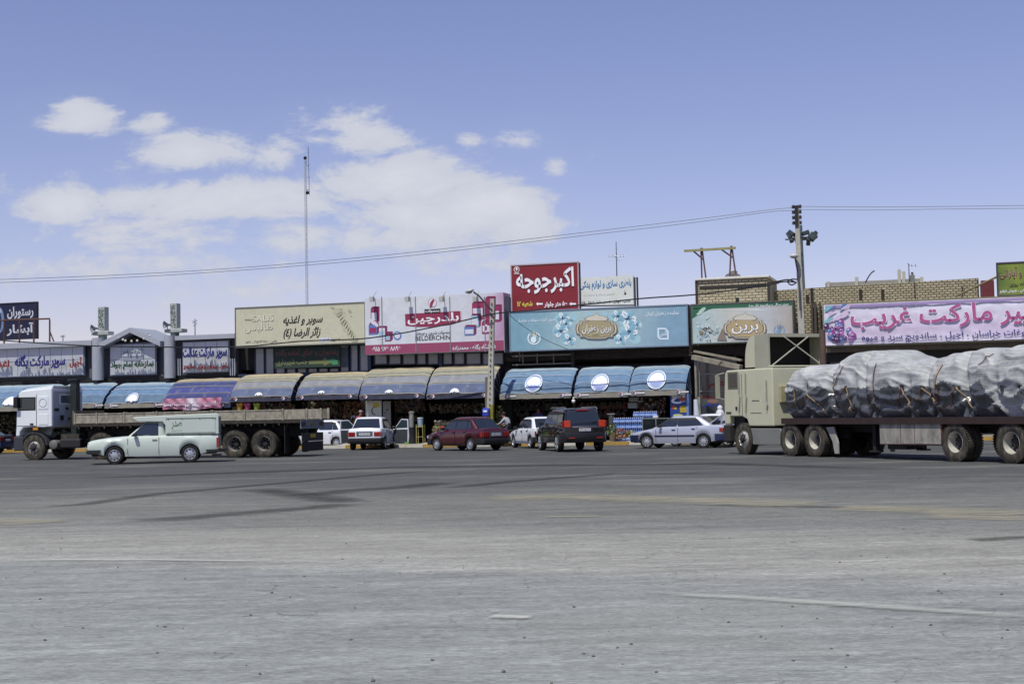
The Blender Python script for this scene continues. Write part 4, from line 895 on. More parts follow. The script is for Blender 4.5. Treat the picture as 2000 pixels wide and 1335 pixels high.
RIMM = [M('8f8d88', .5, .3, dirt=.5), M('2a2826', .7)]
def interp(tab, x):
    if x <= tab[0][0]: return tab[0][1]
    for (a, b), (c, d) in zip(tab, tab[1:]):
        if x <= c: return b+(d-b)*(x-a)/max(1e-9, c-a)
    return tab[-1][1]
def car(name, label, cat, loc, rotz, scale, P_, paint, group=None, lower=None, wk='car', trunk_open=False, plate='', steer=0.0, doors=()):
    """+x is the front. P_: dict of outline tables in metres"""
    t = thing(name, label, cat, loc, rotz, group, scale); L, W, r = P_['L'], P_['W'], P_['r']; hx = L/2; ax = P_['axles']; ra = r*1.17
    xs = [-hx+i*L/56 for i in range(57)]+[-hx+.03, hx-.03, -hx+.012, hx-.012]
    for a in ax: xs += [a+ra*math.cos(PI*k/16) for k in range(17)]+[a-ra-.002, a+ra+.002]
    xs = sorted(set(round(max(-hx, min(hx, x)), 4) for x in xs)); rows = []
    for x in xs:
        lo = interp(P_['low'], x)
        for a in ax:
            if abs(x-a) < ra: lo = max(lo, r+math.sqrt(max(0, ra*ra-(x-a)**2)))
        tp = interp(P_['top'], x); w = W/2*interp(P_['plan'], x); h = tp-lo; zc = max(lo+.01, lo+(tp-lo)*.18); cr = .025 if abs(x) < hx-.05 else 0
        fl = 1.0
        for a in ax:
            if abs(x-a) < ra*1.25: fl = 1.012
        half = [(w*.955, lo), (w*.985, zc), (w*1.0*fl, lo+h*.5), (w*.992, lo+h*.7), (w*.975, tp-.07), (w*.945, tp-.02), (w*.88, tp+.004), (w*.5, tp+cr), (0, tp+cr*1.3)]
        rows.append([Vector((x, y, z)) for y, z in half]+[Vector((x, -y, z)) for y, z in half[::-1][1:]])
    mb = MB(); mb.grid(rows, mf=lambda i, j: 1 if j in (0, len(rows[0])-2) else 0)
    for e in (0, -1): mb.add(rows[e], [list(range(len(rows[e])))])
    mb.box(-hx+.12, hx-.12, -W/2+.24, W/2-.24, interp(P_['low'], 0)+.03, .62, 2)
    body = build('body', mb, [paint, lower or paint, dark], t, smooth=32)
    # door seams, handles, side strip
    for sg in (1, -1):
        for x in P_['seams']:
            z0 = interp(P_['low'], x)+.08; z1 = interp(P_['top'], x)-.05; w = MB(); yy = W/2*interp(P_['plan'], x)
            w.box(x-.006, x+.006, sg*(yy*.985), sg*(yy*1.004), z0, z1); build('door_seam', w, dark, body)
        for x in P_['handles']:
            w = MB(); yy = W/2*interp(P_['plan'], x); z = interp(P_['top'], x)-.13; w.box(x-.08, x+.08, sg*yy*.98, sg*(yy+.012), z-.022, z+.022); build('door_handle', w, plastic if name != 'pickup_truck' else chrome, t, bevel=.006)
        if P_.get('strip'):
            z = P_['strip']; w = MB(); w.box(P_['axles'][1]+ra+.05, P_['axles'][0]-ra-.05, sg*(W/2-.02), sg*(W/2+.012), z-.035, z+.035); build('side_strip', w, P_.get('stripm', plastic), t, bevel=.006)
        # mirror
        x = P_['mirror']; z = interp(P_['top'], x)+.06; w = MB(); w.box(x-.05, x+.07, sg*(W/2-.02), sg*(W/2+.15), z-.055, z+.06); build('wing_mirror', w, P_.get('mirm', plastic), t, bevel=.02)
    # bumpers
    for e, key in ((1, 'fb'), (-1, 'rb')):
        z0, z1, m_, out = P_[key]; xe = e*hx; c = [(e*(hx-.42), W/2+.008), (e*(hx-.16), W/2*.985+.012), (e*(hx-.02+out*.6), W/2*.86), (e*(hx+out), W/2*.6), (e*(hx+out+.01), 0)]
        c = c+[(x, -y) for x, y in c[::-1][1:]]; w = MB(); rr = []
        for zz, g in ((z0, .94), (z0+.05, 1.0), (z1-.04, 1.0), (z1, .97)): rr.append([Vector((e*hx*.8+(x-e*hx*.8)*g, y*(.985+.015*g), zz)) for x, y in c])
        w.grid(rr); top = rr[-1]; inn = [Vector((v.x-e*.12, v.y*.86, v.z)) for v in top]; w.grid([top, inn]); build('front_bumper' if e > 0 else 'rear_bumper', w, m_, t, smooth=40)
    # glasshouse
    G = P_['house']; zb, zr = G['zb'], G['zr']; gx = lambda k, u: G[k][0]+(G[k][1]-G[k][0])*u; NN = 56; rows = []
    wb, wt = G['w']; tl = lambda z: (z-zb)/(zr-zb); gw = lambda u: wb+(wt-wb)*u
    for u, ins, dz in [(-.12, 0, 0), (0, 0, 0), (.25, 0, 0), (.5, 0, 0), (.75, 0, 0), (.93, 0, 0), (1.0, .015, 0), (1.04, .05, 0), (1.07, .12, .006), (1.09, .3, .012), (1.09, .55, .02)]:
        uu = min(u, 1); xr, xf = gx('r', uu), gx('f', uu); w = gw(uu)-ins*.9; a = (xf-xr)/2-ins; c = (xf+xr)/2
        row = []
        for i in range(NN+1):
            tt = 2*PI*i/NN; cc, ss = math.cos(tt), math.sin(tt); ex = 2/7
            row.append(Vector((c+a*math.copysign(abs(cc)**ex, cc)*(1), w*math.copysign(abs(ss)**ex, ss), zb+(zr-zb)*u+dz)))
        rows.append(row)
    mb = MB(); mb.grid(rows); mb.add(rows[-1][:-1], [list(range(NN))]); house = build('cabin', mb, paint, t, smooth=38)
    for sg in (1, -1):
        for poly in G['win']:
            w = MB(); vs = [(x, sg*(gw(tl(z))+.005), z) for x, z in poly]; w.add(vs, [list(range(len(vs)))]); 
            cx = sum(x for x, z in poly)/len(poly); cz = sum(z for x, z in poly)/len(poly)
            fo = [(cx+(x-cx)*1.06+(.012 if x > cx else -.012), sg*(gw(tl(z))+.0025), cz+(z-cz)*1.08) for x, z in poly]
            f = build('window', MB().add(fo, [list(range(len(fo)))]), P_.get('trimm', plastic), t); build('pane', w, cglass, f)
    for k, nm, ed in (('f', 'windscreen', 1), ('r', 'rear_window', -1)):
        if k == 'r' and G.get('norear'): continue
        w = MB(); g2 = MB()
        for (mbb, e, off) in ((w, .0, .008), (g2, .035, .013)):
            q = []
            for u, f_ in ((.06+e*1.3, .86-e*.6), (.95-e*1.3, .82-e*.6)):
                for s in (-1, 1): q.append((gx(k, u)+ed*off, s*gw(u)*f_, zb+(zr-zb)*u+off*.3))
            mbb.add([q[0], q[1], q[3], q[2]], [(0,1,2,3)])
        f = build(nm, w, dark, t); build('pane', g2, cglass, f)
        if k == 'r' and G.get('rglass'): pass
    # lights and plates
    for sg in (1, -1):
        for (y0, y1, z0, z1, xo, m_, nm) in P_['lights']:
            e = 1 if xo > 0 else -1; xx = e*hx; w = MB(); yo = sorted((sg*y0, sg*y1)); pl = interp(P_['plan'], xx)
            w.box(e*(abs(xo)-.10), e*abs(xo), yo[0], yo[1], z0, z1); 
            build(nm, w, m_, t, bevel=.012)
    if P_.get('wrap'):
        for sg in (1, -1):
            x0, x1, z0, z1 = P_['wrap']; w = MB(); w.box(x0, x1, sg*(W/2*.93), sg*(W/2*interp(P_['plan'], x1)+.008), z0, z1); build('rear_side_light', w, tail, t, bevel=.01)
    px_, z0, z1, pw = P_['plate']; w = MB(); w.box(-hx-px_-.012, -hx-px_, -pw/2, pw/2, z0, z1); pp = build('licence_plate', w, [platem], t, bevel=.004)
    if plate:
        T = Matrix(((0,0,-1,-hx-px_-.016), (-1,0,0,0), (0,1,0,(z0+z1)/2), (0,0,0,1))); plane_text(pp, plate, T, pw*.8, (z1-z0)*.6, ink, .02)
    if P_.get('recess'):
        a, b, z0, z1 = P_['recess']; w = MB(); w.box(-hx-.004-.0, -hx+.06, a, b, z0, z1); build('plate_recess', w, M('55585e', .5), t)
    for i, x in enumerate(ax):
        for sg in (1, -1): wheel(t, x, sg*(W/2-.115), r, .19 if r < .33 else .24, sg, wk, steer=steer if i == 0 else 0)
    w = MB(); w.tube((-hx+.3, -W/4, .22), (-hx-.04, -W/4, .22), .028, 8); build('exhaust_pipe', w, M('4a4846', .5), t)
    return t
def heading(az_deg): return math.radians(90-az_deg)       # rotation that turns +x towards this azimuth
def at_wheels(px, py, wx, wy, az_deg, scale):
    """position of a vehicle whose wheel contact (wx, wy in its own frame) stands at this spot of the road"""
    g = ground(px, py); a = heading(az_deg); return (g.x-scale*(wx*math.cos(a)-wy*math.sin(a)), g.y-scale*(wx*math.sin(a)+wy*math.cos(a)), 0.0)

PRIDE = dict(L=3.94, W=1.60, r=.28, axles=(1.21, -1.13),
    top=[(-1.97,.80),(-1.95,.90),(-1.88,.945),(-1.35,.955),(.6,.90),(1.0,.86),(1.7,.745),(1.9,.70),(1.95,.64),(1.97,.58)],
    plan=[(-1.97,.88),(-1.93,.93),(-1.7,.975),(-1,1),(1,1),(1.6,.965),(1.88,.90),(1.97,.80)],
    low=[(-1.97,.42),(-1.6,.3),(-1.2,.22),(1.3,.22),(1.7,.26),(1.97,.34)],
    seams=(.82,-.12,-.92), handles=(.0,-.78), mirror=.62, strip=None,
    fb=(.26,.52,plastic,.05), rb=(.30,.54,plastic,.07),
    house=dict(zb=.90, zr=1.40, r=(-1.62,-1.02), f=(.98,.22), w=(.735,.60), win=[[(-.08,.94),(.72,.94),(.27,1.34),(-.10,1.34)],[(-.86,.94),(-.14,.94),(-.16,1.34),(-.86,1.34)],[(-1.22,.96),(-.92,.94),(-.92,1.33),(-1.02,1.30)]]),
    lights=[(.42,.72,.60,.80,-1.985,tail,'tail_light'),(.46,.70,.54,.66,1.975,headl,'headlight')], wrap=(-1.95,-1.80,.60,.80), plate=(.012,.64,.76,.50), recess=(-.36,.36,.60,.82))
P405 = dict(L=4.40, W=1.70, r=.30, axles=(1.42, -1.25),
    top=[(-2.2,.86),(-2.17,.96),(-2.1,1.0),(-1.4,1.0),(.7,.92),(1.2,.86),(1.9,.73),(2.12,.67),(2.2,.58)],
    plan=[(-2.2,.88),(-2.1,.94),(-1.7,.985),(-1,1),(1,1),(1.8,.96),(2.08,.89),(2.2,.76)],
    low=[(-2.2,.42),(-1.8,.32),(-1.3,.22),(1.5,.22),(1.9,.26),(2.2,.36)],
    seams=(.95,-.08,-.98), handles=(.12,-.80), mirror=.72, strip=.55, stripm=M('1d2746', .5),
    fb=(.28,.60,M('1d2440', .5),.06), rb=(.34,.62,M('1f2a50', .5),.07),
    house=dict(zb=.92, zr=1.37, r=(-1.85,-1.05), f=(1.15,.32), w=(.775,.62), win=[[(.0,.96),(.92,.96),(.36,1.32),(-.02,1.32)],[(-.06,.96),(-.08,1.32),(-.85,1.32),(-1.22,.97)]]),
    lights=[(.40,.78,.70,.88,-2.21,tail,'tail_light'),(.42,.76,.58,.70,2.19,headl,'headlight')], wrap=(-2.17,-1.98,.70,.88), plate=(.012,.66,.78,.50))
tailo = M('c23a1c', .2, var=.2, scale=12, spec=.8, k=.9)
SUVP = dict(L=4.70, W=1.90, r=.37, axles=(1.42, -1.42),
    top=[(-2.35,.95),(-2.32,1.12),(-2.2,1.16),(.8,1.10),(1.3,1.06),(2.1,.96),(2.28,.88),(2.35,.78)],
    plan=[(-2.35,.90),(-2.28,.94),(-1.9,.985),(-1,1),(1,1),(1.8,.97),(2.2,.9),(2.35,.8)],
    low=[(-2.35,.45),(-1.9,.36),(1.9,.34),(2.35,.42)],
    seams=(.95,-.15,-1.0), handles=(.05,-.85), mirror=.85, strip=.62, stripm=M('26262a', .4),
    fb=(.38,.72,M('1d1e21', .4),.06), rb=(.38,.78,M('17181a', .35),.12),
    house=dict(zb=1.08, zr=1.70, r=(-2.30,-1.98), f=(1.35,.45), w=(.87,.71), win=[[(-.05,1.14),(1.0,1.14),(.48,1.62),(-.1,1.62)],[(-.12,1.14),(-.16,1.62),(-1.05,1.62),(-1.05,1.14)],[(-1.13,1.14),(-1.13,1.62),(-1.80,1.60),(-1.95,1.2)]]),
    wrap=(-2.33,-2.12,1.0,1.26), lights=[(.60,.86,1.0,1.28,-2.365,tailo,'tail_light'),(.50,.85,.78,.95,2.34,headl,'headlight')], plate=(.012,.84,.96,.50))

whitep = M('d9dbe2', .25, var=.03, k=.95, coat=.6); maroonp = M('420e14', .25, var=.06, k=1.0, coat=.8); blackp = M('131316', .18, var=.1, coat=.9); silverp = M('aeb2c2', .28, .25, var=.04, k=.95, coat=.6)
greyl = M('8c91a4', .5, var=.1, k=.9)
# white hatch-backed saloon seen from behind, front doors open
W1 = at_wheels(754, 877, -1.13, -.8, 5, 1.08)
c1 = car('saloon_car', 'white saloon car seen from behind with its front doors standing open', 'car', W1, heading(5), 1.08, PRIDE, whitep, 'saloon cars by the kerb', lower=greyl, plate='۷۴ م ۳۸۲ ۱۲')
for sg in (1, -1):
    T = Matrix.Translation((.84, sg*.80, 0)) @ Matrix.Rotation(-sg*math.radians(58), 4, 'Z')
    w = MB(T); w.prism([(0,.27),(-.92,.27),(-.95,.5),(-.93,.90),(0,.88)], 'y', -.03, .03); d = build('open_door', w, whitep, c1, bevel=.012)
    w = MB(T); w.prism([(-.04,.32),(-.88,.32),(-.9,.86),(-.04,.85)], 'y', -sg*.034, -sg*.06); build('door_lining', w, M('3a3d42', .7), d)
    w = MB(T); w.prism([(-.08,.90),(-.93,.90),(-.92,1.32),(-.52,1.34)], 'y', -.018, .018); w2 = MB(T); w2.prism([(-.15,.93),(-.88,.93),(-.87,1.28),(-.53,1.30)], 'y', -.024, .024); f = build('window_frame', w, whitep, d); build('pane', w2, M('39464c', .08, k=.8), f)
W2 = at_wheels(855.5, 879, 1.21, .8, -38, 1.0)
c2 = car('saloon_car', 'dark red saloon car with silver hubcaps parked at a slant in front of the shops', 'car', at_wheels(917, 880.5, -1.13, .8, -41, 1.0), heading(-41), 1.02, PRIDE, maroonp, 'saloon cars by the kerb', lower=M('2c0b0f', .3, coat=.5), plate='۱۲ ب ۶۵۴', steer=.1)
W3 = at_wheels(1034, 875.5, -1.13, .8, -19, .98)
c3 = car('saloon_car', 'white saloon car half hidden behind the black off-road car', 'car', W3, heading(-19), .98, PRIDE, whitep, 'saloon cars by the kerb', lower=greyl, plate='')
c4 = car('off_road_car', 'big black off-road car with orange-red tail lights and roof rails, seen from behind', 'car', at_wheels(1170, 880, -1.42, -.85, -13, 1.0), heading(-13), 1.0, SUVP, blackp, wk='alloy', plate='۳۱ ج ۲۴۶')
for sg in (1, -1):
    w = MB(); w.path([(.55, sg*.66, 1.72), (.40, sg*.66, 1.80), (-1.75, sg*.66, 1.80), (-1.92, sg*.66, 1.71)], .025, 8); build('roof_rail', w, M('8e9198', .35, .6), c4)
w = MB(); w.box(-2.06, -1.9, -.26, .26, 1.66, 1.72); build('brake_light', w, tail, c4, bevel=.01)
w = MB(); w.box(-2.385, -2.35, -.52, .52, .985, 1.045); build('chrome_bar', w, chrome, c4, bevel=.01)
w = MB(); w.bar((-2.33, -.05, 1.18), (-2.28, -.55, 1.22), .03, .02); build('rear_wiper', w, dark, c4)
w = MB(); w.box(-2.49, -2.46, .45, .72, .55, .60); w2 = MB(); w2.box(-2.49, -2.46, -.72, -.45, .55, .60); build('fog_light', w, tail, c4); build('fog_light', w2, tail, c4)
c5 = car('saloon_car', 'silver saloon car with navy bumpers facing left, its boot lid raised', 'car', at_wheels(1262, 875.5, 1.42, .85, -63, .96), heading(-63), .96, P405, silverp, 'saloon cars by the kerb', steer=.25)
w = MB(); w.prism([(-1.45,1.06),(-1.50,1.02),(-2.06,1.42),(-2.1,1.50)], 'y', -.64, .64); bl_ = build('boot_lid', w, silverp, c5, bevel=.02)
c6 = car('saloon_car', 'white saloon car behind the silver one, only its roof and rear pillar showing', 'car', (*ground(1392, 870.5)[:2], 0), heading(-50), 1.0, P405, whitep, 'saloon cars by the kerb')
c7 = car('saloon_car', 'white saloon car mostly hidden behind the rear end of the empty flatbed truck', 'car', (*ground(632, 874.5)[:2], 0), heading(-70), 1.0, PRIDE, whitep, 'saloon cars by the kerb')
g = ground(2, 886); c8 = car('saloon_car', 'dark grey saloon car cut off by the left edge beside the white truck cab', 'car', (g.x-2.1, g.y+1.2, 0), heading(-80), 1.0, P405, M('2f333d', .25, coat=.7, var=.1), 'saloon cars by the kerb')

# --- pale green pickup with canopy
PK = dict(L=4.40, W=1.62, r=.30, axles=(1.30, -1.22),
    top=[(-2.2,.80),(-2.18,.93),(-2.1,.95),(-.4,.95),(.6,.93),(.75,.93),(1.5,.88),(2.0,.81),(2.14,.78),(2.185,.755),(2.2,.70)],
    plan=[(-2.2,.95),(-1.9,.98),(-1,1),(1,1),(1.8,.97),(2.1,.93),(2.2,.9)],
    low=[(-2.2,.46),(-1.9,.36),(-1.4,.26),(1.35,.26),(1.8,.34),(2.1,.40),(2.2,.46)],
    seams=(.86,-.18), handles=(-.04,), mirror=.60, strip=None, trimm=M('232524', .5), mirm=plastic,
    fb=(.36,.50,M('26282a', .5),.08), rb=(.34,.44,M('2b2c2a', .5),.22),
    house=dict(zb=.92, zr=1.42, r=(-.42,-.36), f=(.92,.30), w=(.755,.66), win=[[(-.13,.97),(.72,.97),(.27,1.37),(-.13,1.37)]], norear=1),
    lights=[(.50,.72,.56,.74,2.19,headl,'headlight'),(.66,.78,.52,.84,-2.215,tail,'tail_light')], plate=(.0,.60,.70,.44))
pgreen = M('c3cdc3', .35, var=.05, scale=1.5, dirt=.12, dcol='8e9788', k=.95, coat=.3)
s_ = 1.10
pk = car('pickup_truck', 'pale green pickup truck with a boxy cargo canopy, driving left past the empty flatbed', 'pickup truck', at_wheels(223.5, 906.5, 1.30, .80, -99, s_), heading(-99), s_, PK, pgreen, steer=.0)
w = MB(); w.prism([(-2.2,.96),(-.40,.96),(-.40,1.30),(-.30,1.42),(.52,1.44),(.70,1.56),(.66,1.60),(-2.14,1.68),(-2.2,1.60)], 'y', -.76, .76)
cn = build('canopy', w, pgreen, pk, bevel=.02)
w = MB(); w.box(-2.08, -.46, .775, .763, 1.03, 1.5); build('canopy_panel', w, pgreen, pk, bevel=.006)
for z in (1.0, 1.53):
    w = MB(); w.box(-2.1, -.42, .764, .785, z-.015, z+.015); build('canopy_rail', w, M('8f9b90', .5), pk)
    for x in (-2.0, -1.55, -.95, -.5): w = MB(); w.ball((x, .79, z), .018, n=6); build('bolt', w, M('6a6a66', .5), pk)
w = MB(); w.box(-2.215, -2.203, -.70, .70, 1.02, 1.56); build('rear_hatch', w, M('6f7c7c', .5, dirt=.2), pk, bevel=.006)  # greyer than the body: shade on the rear put into the colour
w = MB(); w.box(-2.215, -2.203, -.72, .72, .58, .92); build('tailgate', w, M('93a09a', .5, dirt=.2), pk, bevel=.006)  # dulled body green, the shaded tail painted in
T = Matrix(((-1,0,0,-.78), (0,0,1,.780), (0,1,0,1.30), (0,0,0,1)))
plane_text(cn, 'صدر', T, .34, .28, M('3f7a48', .5), .01); T2 = T.copy(); T2[2][3] = 1.11; plane_text(cn, 'صدر سرویس', T2, .36, .05, M('5f9a66', .5), .0)
w = MB(); w.tube((.63, .78, .98), (.62, .84, 1.02), .012, 6); build('mirror_arm', w, chrome, pk)

# ------------------------------------------------------------------ trucks
class VF:
    """frame of a vehicle: +x forward, +y its left side, the wheel contact given by a spot of the road"""
    def __init__(s, px, py, wx, wy, az_deg):
        s.a = heading(az_deg); s.o = Vector(at_wheels(px, py, wx, wy, az_deg, 1.0)); s.f = Vector((math.cos(s.a), math.sin(s.a), 0)); s.n = Vector((-math.sin(s.a), math.cos(s.a), 0))
    def hit(s, px, py, yw):
        r = ray(px, py); P0 = s.o+s.n*yw; t = (P0-CP).dot(s.n)/r.dot(s.n); Q = CP+r*t-s.o; return Q.dot(s.f), Q.z
    def hitx(s, px, py, xw):      # plane across the vehicle
        r = ray(px, py); P0 = s.o+s.f*xw; t = (P0-CP).dot(s.f)/r.dot(s.f); Q = CP+r*t-s.o; return Q.dot(s.n), Q.z
def truck_cab_door(par, V, mats): pass
# --- empty flatbed, left
V = VF(70, 898, 0, 1.05, -75); R_ = .55
t1 = thing('flatbed_truck', 'long empty flatbed truck with a white cab and low rusty drop sides', 'truck', V.o, V.a)
H = lambda px, py: V.hit(px, py, 1.22)
tw = M('dde1e4', .4, var=.05, scale=1.5, dirt=.2, dcol='8a8f94', k=.95); tw_shaded = M('aab0b8', .5, var=.1, dirt=.3); rust = M('a19b8b', .8, var=.35, scale=5, dirt=.65, dcol='463a2f', bump=.2, k=.85); chs = M('1b1918', .8, var=.3, dirt=.4, dcol='3b3229')
xf, _ = H(31, 800); xr, _ = H(101, 800); zt = H(66, 762)[1]; zbot = H(60, 834)[1]; zlow = H(40, 852)[1]; xw0, xw1 = R_+.12, -R_-.12
side = [(xf+.02, zlow), (xf, zlow+.3), (xf-.01, zbot), (xf-.03, zt-.85), (xf-.13, zt-.12), (xf-.28, zt), (xr, zt+.1), (xr, zbot), (xw1, zbot), (xw1+.16, zbot-.02), (.0, zbot+.01), (xw0-.16, zbot-.02), (xw0, zbot-.2), (xw0+.03, zlow)]
w = MB(); w.prism(side, 'y', -1.22, 1.22); build('cab', w, tw, t1, bevel=.05)
w = MB(); w.prism([(xf-.28, zt+.002), (xr-.0, zt+.1), (xr-.02, zt+.2), (xf-.45, zt+.07)], 'y', -1.12, 1.12); build('cab_roof', w, tw, t1, bevel=.05)
a = H(36, 777); b = H(68, 799)
for sg in (1, -1):
    w = MB(); w.box(a[0]+.04, b[0]-.04, sg*1.21, sg*1.232, b[1]-.04, a[1]+.03); f = build('window', w, plastic, t1, bevel=.01); w = MB(); w.box(a[0]-.01, b[0]+.01, sg*1.225, sg*1.238, b[1]+.01, a[1]-.02); build('pane', w, M('2f3c42', .08, k=.9), f)
    w = MB(); c = H(71, 770); d = H(70, 831); w.box(c[0]-.012, c[0]+.012, sg*1.215, sg*1.226, d[1], c[1]); w.box(c[0], xf-.05, sg*1.215, sg*1.226, d[1]-.01, d[1]+.01); build('door_seam', w, dark, t1)
    for (x0, x1, y0, y1) in ((75, 94, 773, 799), (76, 94, 808, 829)):
        p0 = H(x0, y1); p1 = H(x1, y0); w = MB(); w.box(p1[0], p0[0], sg*1.218, sg*1.235, p0[1], p1[1]); build('pressed_panel', w, tw, t1, bevel=.012)
    p0 = H(62, 828); w = MB(); w.box(p0[0]-.08, p0[0]+.08, sg*1.22, sg*1.25, p0[1]-.03, p0[1]+.04); build('door_handle', w, dark, t1)
    w = MB(); w.box(xf-.2, xf+.0, sg*1.24, sg*1.42, zt-.75, zt-.28); w.tube((xf-.1, sg*1.2, zt-.2), (xf-.1, sg*1.34, zt-.3), .018, 6); build('wing_mirror', w, dark, t1, bevel=.02)
p0 = H(70, 837); w = MB(); w.box(p0[0]-.12, p0[0]+.12, 1.22, 1.26, p0[1]-.05, p0[1]+.05); build('side_marker', w, amber, t1)
# crescent and roundel pressed into the side panel
c = H(84, 786); w = MB(); w.lathe([(.19, 0), (.19, .012), (.165, .014), (.165, 0)], (c[0], 1.232, c[1]), 'y', 24); build('roundel', w, M('b2bac4', .4), t1)
w = MB(); w.box(xf-.14, xf+.03, -1.05, 1.05, zt-.86, zt-.15); build('windscreen', w, cglass, t1)
w = MB(); w.box(xf-.02, xf+.035, -.95, .95, zbot-.1, zt-1.0); build('grille', w, dark, t1)
w = MB(); w.box(xf-.35, xf+.12, -1.23, 1.23, .42, zlow-.004); build('bumper', w, M('3a3c42', .5), t1, bevel=.04)
w = MB(); w.box(xr-.012, xr, -1.1, 1.1, zbot+.05, zt-.05); p_ = build('rear_wall', w, tw_shaded, t1)  # back of the white cab coloured grey for its shaded side
w = MB(); w.box(xr-.03, xr-.013, -.95, .65, zt-.62, zt-.18); f = build('rear_window', w, tw, p_, bevel=.02); w = MB(); w.box(xr-.036, xr-.031, -.88, .58, zt-.57, zt-.23); build('pane', w, M('59616b', .2), f)
w = MB()
for (yy, zz, a_, b_) in ((.9, -.85, .3, .12), (.5, -1.2, .2, .2), (-.4, -.95, .25, .15), (-.2, -1.25, .3, .1), (.1, -.8, .15, .1)): w.box(xr-.06, xr-.012, yy-a_/2, yy+a_/2, zt+zz-b_/2, zt+zz+b_/2)
build('hose_fitting', w, dark, p_)
w = MB(); w.box(xr-.5, xr-.2, -.2, .12, zbot-.35, zt+.42); w.box(xr-.6, xr-.1, -.26, .2, zt+.42, zt+.47); build('exhaust_stack', w, M('1f2a28', .6), t1, bevel=.02)
w = MB(); w.lathe([(R_+.02, -.28), (R_+.14, -.28), (R_+.14, .02), (R_+.02, .02)], (0, 1.2, R_), 'y', 40)
w2 = MB(); rows = [[Vector((math.cos(a)*r_, y, R_+math.sin(a)*r_)) for y, r_ in ((.85, R_+.12), (1.2, R_+.12), (1.2, R_+.06))] for a in [PI*k/16-.15 for k in range(17)]]
w2.grid(rows); build('mudguard', w2, M('3d3d40', .6), t1, smooth=50)
# running gear
x_dr = H(196, 890)[0]; x1_, x2_ = H(458, 892)[0], H(515, 891)[0]; xb0 = H(143, 812)[0]; xb1 = H(586, 812)[0]; xrail = H(557, 812)[0]
for sg in (1, -1):
    wheel(t1, 0, sg*1.06, R_, .3, sg, 'truck')
    for x in (x_dr, x1_, x2_): wheel(t1, x, sg*1.1, R_+.02, .27, sg, 'truck', dual=True)
z_bed = H(350, 824.5)[1]; z_top = H(350, 802.5)[1]
w = MB()
for y in (-.5, .5): w.box(xf-.4, x_dr-1.0, y-.06, y+.06, .55, .85); w.box(xb0-.3, xb1, y-.07, y+.07, .85, z_bed-.13)
build('chassis', w, chs, t1)
w = MB(); w.box(xb1, xb0, -1.22, 1.22, z_bed-.12, z_bed); build('bed_floor', w, M('5d5346', .9, var=.3, dirt=.6), t1)
w = MB(); w.box(xb1, xb0, 1.22, 1.26, z_bed-.10, z_bed+.01); w.box(xb1, xb0, -1.26, -1.22, z_bed-.10, z_bed+.01)
xx = xb0-.3
while xx > xb1+.3: w.box(xx-.04, xx+.04, 1.262, 1.29, z_bed-.2, z_bed-.03); w.box(xx-.3, xx-.24, -1.1, 1.1, z_bed-.26, z_bed-.125); xx -= .62
build('side_rail', w, M('3a342c', .8, var=.5, scale=6, dirt=.8, dcol='1c1814'), t1)
xs = [H(x, 812)[0] for x in (147, 189, 243, 307, 360, 416, 478, 553)]
for sg in (1, -1):
    lst = xs if sg > 0 else xs+[xrail-.9, xb1+.1]
    for a, b in zip(lst, lst[1:]):
        w = MB(); w.box(b+.05, a-.05, sg*1.215, sg*1.245, z_bed+.03, z_top-.02)
        w.box(b+.05, a-.05, sg*1.245, sg*1.262, z_top-.07, z_top-.022); w.box(b+.05, a-.05, sg*1.245, sg*1.262, z_bed+.032, z_bed+.07)
        build('drop_side', w, rust, t1, bevel=.006)
    for a in lst: w = MB(); w.box(a-.035, a+.035, sg*1.20, sg*1.27, z_bed+.013, z_top+.02); build('stake_post', w, rust, t1)
w = MB(); w.box(xb0-.03, xb0+.05, -1.2, 1.2, z_bed+.01, z_top+.12); build('headboard', w, M('6b6254', .8, dirt=.7), t1)
# rear end
w = MB(); w.box(xb1-.03, xb1, -1.22, 1.22, z_bed-.34, z_bed-.0); w.box(xb1-.05, xb1-.03, -1.22, 1.22, z_bed-.36, z_bed-.28); build('rear_crossbeam', w, M('77808a', .6, var=.3, scale=5, dirt=.6, dcol='33363c'), t1)
for y in (-.95, .0, .95): w = MB(); w.box(xb1-.055, xb1-.031, y-.2, y+.2, z_bed-.24, z_bed-.09); build('tail_light', w, M('3a2624' if y else '7a6a30', .4), t1)
w = MB(); w.box(xb1-.045, xb1-.02, -1.1, 1.15, .95-.32, .98); pl = build('lamp_board', w, M('24262a', .6), t1)
w = MB(); w.box(xb1-.06, xb1-.046, -.25, .3, .78, .93); build('licence_plate', w, M('b89a30', .5), t1)
w = MB(); w.box(xb1-.04, xb1-.02, -1.1, 1.15, .22, .62); build('mud_flap', w, M('121214', .7), t1)
for y in (-1, 1): w = MB(); w.box(x2_-.95, x2_-.92, y*1.2, y*.7, .15, z_bed-.15); build('mud_flap', w, M('1a1a1b', .8), t1)
w = MB()
c = H(102, 868); w.lathe([(0, -.6), (.2, -.6), (.2, .0), (.17, .02), (0, .02)], (c[0], 1.15, c[1]), 'y', 24); build('air_tank', w, M('6d6a66', .5, var=.2), t1, smooth=40)
c = H(135, 855); w = MB(); w.box(c[0]-.5, c[0]+.5, .75, 1.18, .5, .9); build('fuel_tank', w, M('201f1f', .6), t1, bevel=.06)
w = MB(); c = H(182, 838); e = H(203, 830); w.bar((c[0], 1.1, c[1]), (e[0], 1.1, e[1]), .04, .03); w.box(-1.9, -1.0, .2, .7, .6, 1.1); w.box(-3.2, -2.3, -.5, .3, .9, 1.15); build('coupling_gear', w, M('36322e', .6, dirt=.5), t1)
c = H(300, 845)[0]; w = MB(); w.box(c-.06, c+.06, .75, .87, .2, z_bed-.13); w.box(c-.2, c+.2, .7, .92, .16, .2); build('landing_leg', w, chs, t1)

